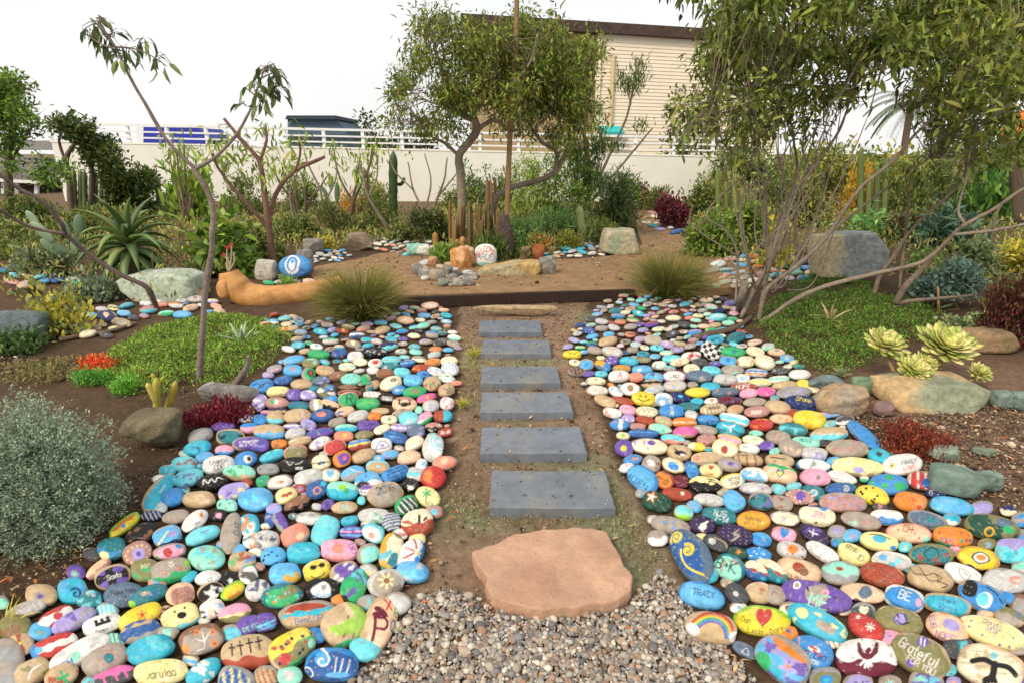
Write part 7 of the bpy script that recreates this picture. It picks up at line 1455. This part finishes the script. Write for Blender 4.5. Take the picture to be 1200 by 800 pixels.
# ---------------------------------------------------------------- succulents
AL = ['55703c', '647d42', '4a6236', '778a4c']
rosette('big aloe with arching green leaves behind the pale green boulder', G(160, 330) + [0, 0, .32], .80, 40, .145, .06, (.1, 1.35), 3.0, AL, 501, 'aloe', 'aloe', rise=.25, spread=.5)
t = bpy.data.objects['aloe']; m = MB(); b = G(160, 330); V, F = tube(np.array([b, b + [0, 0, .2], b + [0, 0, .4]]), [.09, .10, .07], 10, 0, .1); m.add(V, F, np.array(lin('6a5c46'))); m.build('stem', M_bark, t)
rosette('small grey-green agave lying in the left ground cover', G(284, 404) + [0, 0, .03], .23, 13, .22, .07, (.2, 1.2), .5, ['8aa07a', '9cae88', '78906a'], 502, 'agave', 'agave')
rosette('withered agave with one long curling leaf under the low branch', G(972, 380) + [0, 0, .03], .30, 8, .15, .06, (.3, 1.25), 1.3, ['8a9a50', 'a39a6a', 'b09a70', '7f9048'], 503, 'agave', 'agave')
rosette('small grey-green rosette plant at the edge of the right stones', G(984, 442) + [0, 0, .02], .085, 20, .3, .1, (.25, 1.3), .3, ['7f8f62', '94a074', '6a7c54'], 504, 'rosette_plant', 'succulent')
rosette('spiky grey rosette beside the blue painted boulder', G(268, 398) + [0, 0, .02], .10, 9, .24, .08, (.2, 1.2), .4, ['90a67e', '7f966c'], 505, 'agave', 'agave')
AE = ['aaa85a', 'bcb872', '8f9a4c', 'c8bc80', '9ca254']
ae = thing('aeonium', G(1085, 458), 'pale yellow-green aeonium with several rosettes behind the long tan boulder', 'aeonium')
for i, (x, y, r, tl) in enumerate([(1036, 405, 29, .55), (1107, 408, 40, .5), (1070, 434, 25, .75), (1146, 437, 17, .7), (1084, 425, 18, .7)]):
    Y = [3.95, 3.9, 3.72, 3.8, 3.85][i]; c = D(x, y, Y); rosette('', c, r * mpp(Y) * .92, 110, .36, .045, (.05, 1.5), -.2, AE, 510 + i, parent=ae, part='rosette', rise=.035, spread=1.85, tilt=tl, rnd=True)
    m = MB(); b = G(1085 + (x - 1085) * .45, 460, 0); V, F = tube(smooth_path(np.array([b, (b + c) / 2 + [0, 0, -.03], c - [0, 0, .015]]), 8), [.014] * 8, 7); m.add(V, F, np.array(lin('9a7a58'))); m.build('stem', M_bark, ae)
YC = ['b8b04a', 'c8b85c', '9aa044', 'c0a850']
cactus('pair of short yellow-green finger cacti in front of the left ground cover', [(184, 492, 183, 442, 8), (182, 470, 172, 448, 6), (185, 462, 192, 440, 5), (192, 490, 206, 446, 8, [(198, 474)]), (183, 450, 178, 437, 4)], (186, 492), YC, 601, ribs=.05)
cactus('tall dark column cactus with a looping arm against the white wall', [(461, 262, 461, 177, 9), (459, 222, 437, 226, 3.5, [(448, 236), (436, 234)]), (462, 215, 474, 208, 3.5, [(470, 216)])], (461, 262), ['46603a', '4f6a40'], 602, ribs=.16)
cactus('slim pale cactus column rising beside the olive bush', [(681, 284, 679, 241, 8), (682, 283, 684, 262, 5)], (681, 284), ['b0b878', 'a0ac68'], 603)
cactus('pale green cactus trio growing above the green square boulder', [(717, 268, 716, 232, 8), (706, 268, 705, 255, 5), (722, 268, 722, 254, 5)], (716, 268), ['a6b66c', '98aa60'], 604)
cactus('clump of brown dried cactus columns at the foot of the island tree', [(528 + (k * 37 % 62), 296 - (k * 13 % 9), 529 + (k * 37 % 62) + (k % 3 - 1) * 2, 234 + (k * 29 % 50), 3.6) for k in range(44)], (558, 300), ['8a6a42', '7a5f3e', '96784e', '6a5a3a', '806a48'], 605, ribs=.14)
cactus('short rusty ribbed cactus group left of the orange rose rock', [(512 + k * 6, 300, 510 + k * 6.5, 272 + (k * 17 % 20), 7) for k in range(6)], (525, 302), ['a87a42', '96703e', 'b48a50'], 606, ribs=.14)
cactus('three bare cut stakes of dry cactus beside the tall stake', [(571, 262, 571, 208, 4), (575, 262, 574.5, 209, 4.5), (581, 262, 580, 208, 4)], (575, 290), ['b89068', 'c49c74', 'a88058'], 607, ribs=.05)
cactus('row of thin grey-green cactus columns by the left wall end', [(88 + k * 6, 250, 86 + k * 6.5 + (k % 2) * 2, 197 + (k * 23 % 22), 5) for k in range(8)], (110, 252), ['6f7d55', '7f8a5f', '62704c'], 608, ribs=.12)
cactus('light green cactus columns with golden tips behind the aloe', [(186 + k * 6.5, 252, 185 + k * 7, 206 + (k * 19 % 24), 5) for k in range(5)], (198, 254), ['8a9a66', '9aa66c', '7a8c5a'], 609, ribs=.12)
cactus('tall pale column cactus in the right bed behind yellow plant', [(1008 + k * 9, 262, 1009 + k * 10, 172 + (k * 31 % 40), 6) for k in range(4)], (1020, 265), ['76864e', '84925a', '6a7a48'], 610, ribs=.12)
cactus('green cactus columns near the grey stems of the big tree', [(842 + k * 10, 262, 840 + k * 10, 196 + (k * 17 % 26), 5) for k in range(4)], (856, 264), ['80904a', '748646', '8c9854'], 611, ribs=.12)
def pads(label, base, lst, seed):
    b = G(*base); t = thing('prickly_pear', b, label, 'cactus'); rng = np.random.default_rng(seed); V0, F0 = ico(3); m_ = mpp(b[1])
    for x, y, w_, h_, a in lst:
        V = V0 * np.array([w_ / 2, .18 * w_, h_ / 2]) * m_; V = np.stack([V[:, 0] * math.cos(a) + V[:, 2] * math.sin(a), V[:, 1], -V[:, 0] * math.sin(a) + V[:, 2] * math.cos(a)], 1); V = rotz(V, rng.uniform(-.6, .6)) + D(x, y, b[1] + rng.uniform(-.08, .08)); m = MB(); m.add(V, F0, np.array(lin(rng.choice(['7d9474', '8aa080', '6c8466']))) * (1 + .1 * snoise(V, 3, 18))[:, None]); m.build('pad', M_succ, t)
pads('blue-green prickly pear with flat pads at the far left', (78, 322), [(82, 312, 14, 26, .1), (66, 292, 14, 34, -.8), (88, 288, 12, 26, .3), (50, 272, 12, 30, -.7), (92, 264, 11, 24, .2), (76, 268, 10, 22, -.2), (38, 256, 10, 20, -.6)], 1)
pads('slim prickly pear with upright pads against the white wall', (392, 262), [(392, 252, 6, 22, .1), (384, 234, 6, 20, -.4), (395, 226, 6, 24, .1), (387, 214, 5, 20, 0), (380, 224, 5, 14, -.5)], 2)
pads('small prickly pear with round pads behind the aloe leaves', (175, 258), [(176, 250, 12, 22, 0), (172, 232, 10, 22, -.2), (188, 236, 9, 22, .3)], 3)
# ---------------------------------------------------------------- natural boulders and rocks
boulder('blue-grey boulder cut by the left edge', 6, 408, 66, 36, '77858a', 702, '6a7678', .7, 8, .6)
boulder('olive-brown boulder at the foot of the silver bush', 172, 530, 62, 40, '7d745a', 703, '6d654e', .8, 9, .5)
boulder('pale whitish rock lying on the crimson succulent mat', 262, 474, 66, 20, 'a8a49c', 704, '8a8680', .5, 8, .5, z=.0)
boulder('rough tan boulder at the edge of the right stones', 993, 488, 66, 30, 'bda07c', 708, 'ad9c88', .6, 6, .5, .08)
boulder('small mauve round rock between the two tan boulders', 1038, 488, 24, 15, '8f7470', 709, None, .8, 3, .2)
boulder('flat slate-green rock left of the small pointed green rock', 971, 460, 40, 15, '7f9090', 710, '6f8080', .6, 7, .5)
boulder('small pointed green rock below the aeonium', 1017, 463, 34, 19, '6f8a70', 711, '7f9878', .7, 8, .5)
boulder('flat pale green rock alone on the right soil', 1111, 542, 38, 16, '8a9d8c', 712, '9aaa98', .6, 8, .5)
boulder('small flat green-grey rock right of the lone flat one', 1157, 535, 24, 8, '8f9f8c', 713, None, .6, 7, .5)
boulder('long green-grey rock at the corner of the right stones', 1128, 586, 58, 32, '718878', 714, '7f9488', .6, 8, .6, turn=-.4)
boulder('green-grey rock right of the long green-grey rock', 1161, 577, 36, 20, '7a9082', 715, '8a9d90', .7, 8, .5, turn=-.3)
boulder('grey-green block right of the long tan boulder', 1180, 478, 28, 18, '829488', 716, None, .7, 8, .6)
boulder('grey-green rock at the right edge beside the long tan boulder', 1202, 480, 26, 20, '7f968a', 717, None, .7, 8, .6)
boulder('tan earth-coloured boulder behind the aeonium', 1165, 415, 60, 26, 'a58a66', 718, '8d7a58', .7, 6, .3)
boulder('wedge of white and teal rock at the left of the island bed', 491, 301, 32, 13, 'd8d8cc', 719, '8fc4b4', .7, 8, .5)
boulder('grey square block among the white rocks left of the plaza', 364, 298, 24, 16, '9a948a', 720, None, .8, 8, .9)
boulder('leaning grey stone beside the blue painted boulder', 356, 322, 22, 28, '8f8a86', 721, None, .6, 9, .8)
boulder('brown-grey square block on the far side of the plaza', 422, 294, 29, 19, 'a58f78', 722, '94806c', .8, 8, .9)
boulder('pale cream rock at the foot of the plumeria', 310, 328, 24, 22, 'c8c2b4', 723, None, .8, 8, .6)
boulder('orange rock carved like an open rose in the island bed', 541, 316, 30, 25, 'd89a5c', 725, 'e0b890', .9, 12, .2, .12)
boulder('rusty brown cube of rock right of the stone post', 631, 305, 15, 17, 'a06034', 726, '8a5030', .9, 6, .95)
boulder('tan cube of rock between the stone post and rusty cube', 617, 304, 15, 14, 'a88c6c', 727, None, .9, 6, .9)
boulder('grey swirled rock at the right tip of the island bed', 641, 322, 23, 19, 'a8a296', 728, '8f8a80', .8, 6, .4, .09)
boulder('small tan rock left of the rose rock', 507, 313, 12, 11, 'c09a70', 729, 'a87a5a', .9, 6, .5)
boulder('pale tan rock half hidden behind the pale mint-green boulder', 225, 352, 26, 12, 'ab9a80', 730, None, .8, 6, .4)
for i in range(9):
    x = 498 + i * 17 - (i > 4) * 10; boulder(['speckled grey cobble', 'pale grey cobble', 'rounded tan cobble', 'flat light grey cobble', 'greenish grey cobble', 'mottled cobble', 'pale tan cobble', 'dull grey cobble', 'whitish cobble'][i] + ' on the front edge of the island bed, %s' % ['leftmost', 'second from left', 'third from left', 'fourth from left', 'middle', 'fourth from right', 'third from right', 'second from right', 'rightmost'][i], [488, 498, 512, 524, 520, 537, 548, 530, 552][i], [323, 328, 330, 322, 337, 337, 336, 330, 329][i], [15, 16, 20, 14, 16, 18, 17, 12, 16][i], [13, 12, 13, 10, 10, 10, 9, 8, 9][i], ['9a948c', 'aaa69e', 'b09f88', 'b8b4ac', '98a090', 'a59c90', 'bfae94', '8f8c88', 'c4c0b6'][i], 740 + i, '8a857c', .8, 4, .2, .05, 'cobble', 'cobble', 'cobbles round the island bed', sub=3)

def slab(label, pts, Y, th, hexc, seed, hex2=None, name='boulder', cat='boulder', bev=.12, rough=.03, lean=.0, group=None):
    """boulder with a traced face, real depth th behind it, bevelled and roughened"""
    zb = gz(Y); P = np.array([D(x, y, Y) for x, y in pts])
    for _ in range(6): P = np.array([D(x, y, Y + lean * max(0, p[2] - zb)) for (x, y), p in zip(pts, P)])
    P[:, 2] = np.maximum(P[:, 2], zb - .02); L = np.vstack([P, P[:1]]); o = []
    for a, b in zip(L[:-1], L[1:]):
        k = max(2, int(np.linalg.norm(b - a) / .03)); o += [a + (b - a) * i / k for i in range(k)]
    O = np.array(o); c = O.mean(0); n = len(O); S = np.ptp(O[:, 0]); rings = []
    for f, d in ((.35, 0), (.6, 0), (.8, .004), (1 - bev * .8, .02), (1 - bev * .25, .06), (1, .14), (1, .5), (.99, .85), (.93, 1), (.6, 1.0)):
        q = c + (O - c) * f; q[:, 1] += d * th; rings.append(q)
    V = np.concatenate([c[None]] + rings); V[0, 1] = c[1]
    V = V + rough * S * np.stack([snoise(V / S, seed + j, 5) + .5 * snoise(V / S, seed + 5 + j, 13) + .25 * snoise(V / S, seed + 8 + j, 31) for j in range(3)], 1)
    k = np.arange(n); F = [np.stack([np.zeros(n, int), 1 + (k + 1) % n, 1 + k], 1)]; Q = [np.stack([1 + r * n + k, 1 + r * n + (k + 1) % n, 1 + (r + 1) * n + (k + 1) % n, 1 + (r + 1) * n + k], 1) for r in range(len(rings) - 1)]
    col = np.tile(np.array(lin(hexc)), (len(V), 1)); g = snoise((V - c) / S, seed + 3, 4.2)
    if hex2: f = np.clip(g * 5 + (-.9 if seed == 724 else -.7 if seed == 707 else -.1), 0, 1)[:, None]; col = col * (1 - f) + np.array(lin(hex2)) * f
    col = col * (1 + .12 * snoise((V - c) / S, seed + 6, 12) + .08 * snoise((V - c) / S, seed + 7, 30))[:, None]
    if seed == 706: f = np.clip(((c[0] - .12 * S + .05 * S * snoise(V / S, 4, 6)) - V[:, 0]) / S * 16, 0, 1)[:, None]; col = col * (1 - f) + np.array(lin('cabb98')) * f * (1 + .15 * snoise((V - c) / S * [1, 1, .3], 9, 22))[:, None]  # slab boulder: warm light on the left face painted in as streaky cream
    m = MB(); m.add(V, F + Q + [np.array([1 + (len(rings) - 1) * n + k])], np.clip(col, .01, .9)); b0 = (c[0], Y + th / 2, zb)
    return tag(m.build(name, M_rock, None, b0), label, cat, group)
sl1 = slab('big grey-blue slab boulder with light painted cream on its left face under the multi-stemmed tree', [(965, 327), (962, 300), (965, 278), (998, 274), (1030, 273), (1045, 293), (1042, 316), (1025, 327), (990, 328)], 6.75, .38, '9a9e9c', 706, None, rough=.016, bev=.1, lean=.2)
slab('long tan boulder with green underside beside the red succulents', [(1050, 478), (1049, 459), (1075, 454), (1110, 453), (1150, 452), (1166, 459), (1160, 474), (1146, 488), (1136, 502), (1112, 499), (1085, 496), (1060, 492)], 3.38, .34, 'cfae80', 707, '9a9f84', rough=.022, bev=.12, lean=.7)
slab('square pale green boulder at the edge of the tan plaza', [(706, 296), (709, 280), (713, 271.5), (745, 271), (748, 285), (751, 299), (725, 301)], 8.75, .5, 'a0ab90', 705, 'b6ae90', rough=.014, bev=.08, lean=.12)
slab('long layered yellow-tan boulder at the front of the island bed', [(557, 334), (558, 322), (565, 316), (600, 310), (633, 308), (634, 318), (630, 330), (600, 334), (578, 336)], 7.25, .35, 'c9ab70', 724, 'b3a888', rough=.02, bev=.06, lean=.1)
slab('pale mint-green boulder with a flat top in front of the big aloe', [(140, 345), (133, 330), (142, 325), (175, 322), (205, 322), (221, 328), (223, 345), (215, 357), (180, 361), (158, 360)], 6.25, .45, 'b4c0aa', 701, 'ccd2c4', rough=.016, bev=.14, lean=.35)
# ---------------------------------------------------------------- painted boulder, welcome stone, planter log
def standing(label, name, cat, px, pyb, wpx, hpx, base, motif, th, seed, lean=.25, n=64, round_=2.4):
    b = G(px, pyb); m_ = mpp(b[1]); w, h = wpx * m_ / 2, hpx * m_ / 2; U, F, cap = cap_grid(n); nr = (np.abs(U) ** round_).sum(1, keepdims=True) ** (1 / round_); S = U / nr * (1 + .03 * snoise(U, seed, 2))[:, None]
    V = np.stack([S[:, 0] * w, -S[:, 2] * th * w, S[:, 1] * h], 1); V = np.stack([V[:, 0], V[:, 1] * math.cos(lean) + V[:, 2] * math.sin(lean), V[:, 2] * math.cos(lean) - V[:, 1] * math.sin(lean)], 1) + b + [0, th * w, h * .92]
    C = paint(U[:, 0] * w / h, U[:, 1], w / h, U[:, 2], base, motif, seed, hpx * .5); m = MB(); m.add(V, [F, cap], C); return tag(m.build(name, M_stone, None, b), label, cat)
standing('white upright stone lettered WELCOME GARDEN in red and grey', 'welcome_stone', 'sign stone', 569, 313, 27, 27, 'wh', 't W -.62 .05 .36 55 re;t E -.45 .3 .34 40 re;t L -.24 .46 .34 22 re;t C 0 .53 .34 0 re;t O .24 .48 .34 -20 re;t M .47 .32 .34 -38 re;t E .66 .05 .34 -55 re;t GARDEN 0 -.12 .34 -4 sl;bd -1 -.55 mi', .42, 81, .2)
standing('bright blue boulder painted with white and blue nested ovals', 'painted_boulder', 'painted boulder', 344, 327, 39, 28, 'bl', 'bl 3 .3 db;d 0 .02 .6 .84 wh;d 0 .06 .46 .64 bl;d 0 .0 .26 .5 wh;d 0 .25 .14 .18 bl', .42, 82, .5, round_=2.0)
lg = thing('planter_log', G(330, 362), 'smooth orange-brown hollow log curving up at its left end', 'log')
Yl = 6.3; LP = smooth_path(np.array([D(268, 318, Yl), D(273, 330, Yl), D(286, 344, Yl), D(312, 349, Yl), D(345, 346, Yl + .1), D(380, 339, Yl + .2), D(402, 334, Yl + .28)]), 40); ml = mpp(Yl); s = np.linspace(0, 1, 40)
V, F = tube(LP, np.interp(s, [0, .1, .22, .5, .8, 1], [10, 13, 16, 14.5, 12.5, 11]) * ml, 20, 0, .012, 4); m = MB(); m.add(V, F[:2], np.clip(np.array(lin('c48f54')) * (1 + .14 * snoise(V, 3, 7) + .08 * snoise(V, 4, 26))[:, None], 0, 1)); m.build('shell', surf('oiled_wood', .6, .22, 12, .6, 30, col2='9a6634', mixscale=7, mixlo=.5, mixhi=.8), lg)
a = D(262, 322, Yl - .06); m = MB(); V, F = rock((.16, .16, .22), 9, 4, 2, .05, .1); m.add(V + D(265, 350, Yl - .1), F, np.array(lin('c48f54'))); m.build('knot', bpy.data.materials['oiled_wood'], lg)
sp_ = thing('flowering_succulent', D(268, 316, Yl), 'thin twisted succulent with pink flower heads growing from the hollow log', 'succulent'); m = MB(); fl = MB(); rng = np.random.default_rng(3)
for k, (x, y) in enumerate([(262, 299), (266, 291), (271, 288), (268, 302), (274, 296)]):
    P = smooth_path(np.array([D(268, 319, Yl), D((268 + x) / 2 + rng.normal() * 2, (318 + y) / 2, Yl), D(x, y, Yl)]), 8); V, F = tube(P, np.linspace(.012, .007, 8), 7); m.add(V, F, np.array(lin('b8a98a')))
    if k < 3: q = np.repeat(D(x, y, Yl)[None], 22, 0); leaves(fl, q, rng.normal(size=(22, 3)) + [0, 0, .5], .03, .012, pick(rng, ['e0304a', 'e85a70', 'c82040'], 22), rng)
m.build('stems', M_succ, sp_); fl.build('flowers', M_leaf, sp_)
# fallen wood
for lab, P, r, c in (('grey driftwood snag pointing up beside the left stones', [(274, 452), (283, 440), (290, 428), (291, 417)], 4.2, '7a6e64'), ('short dead branch lying left of the left ground cover', [(70, 398), (100, 392), (128, 388), (160, 378)], 3, '7d6a5a'), ('dark fallen branch at the foot of the multi-stemmed tree', [(815, 396), (840, 390), (862, 384), (880, 372)], 4.5, '6a5a4c'), ('dead branch lying under the low curving branch', [(1046, 362), (1072, 356), (1092, 352)], 4, '75655a'), ('thin upright stick under the low branch', [(1100, 366), (1099, 336)], 1.6, 'b8935c')):
    g0 = G(*P[0]); W_ = [D(x, y, g0[1]) if ('snag' in lab or 'upright' in lab) else G(x, y, g0[2] + .02) for x, y in P]; m = MB(); W_ = np.array(W_); W_ = smooth_path(W_, 14) if len(W_) > 2 else np.linspace(W_[0], W_[1], 5)
    V, F = tube(W_, np.linspace(r, r * .6, len(W_)) * mpp(g0[1]), 9, 0, .08); m.add(V, F, np.array(lin(c)) * (1 + .2 * snoise(V, 4, 30))[:, None]); tag(m.build('dead_branch', M_bark, None, W_[0]), lab, 'branch', 'dead branches in the beds')
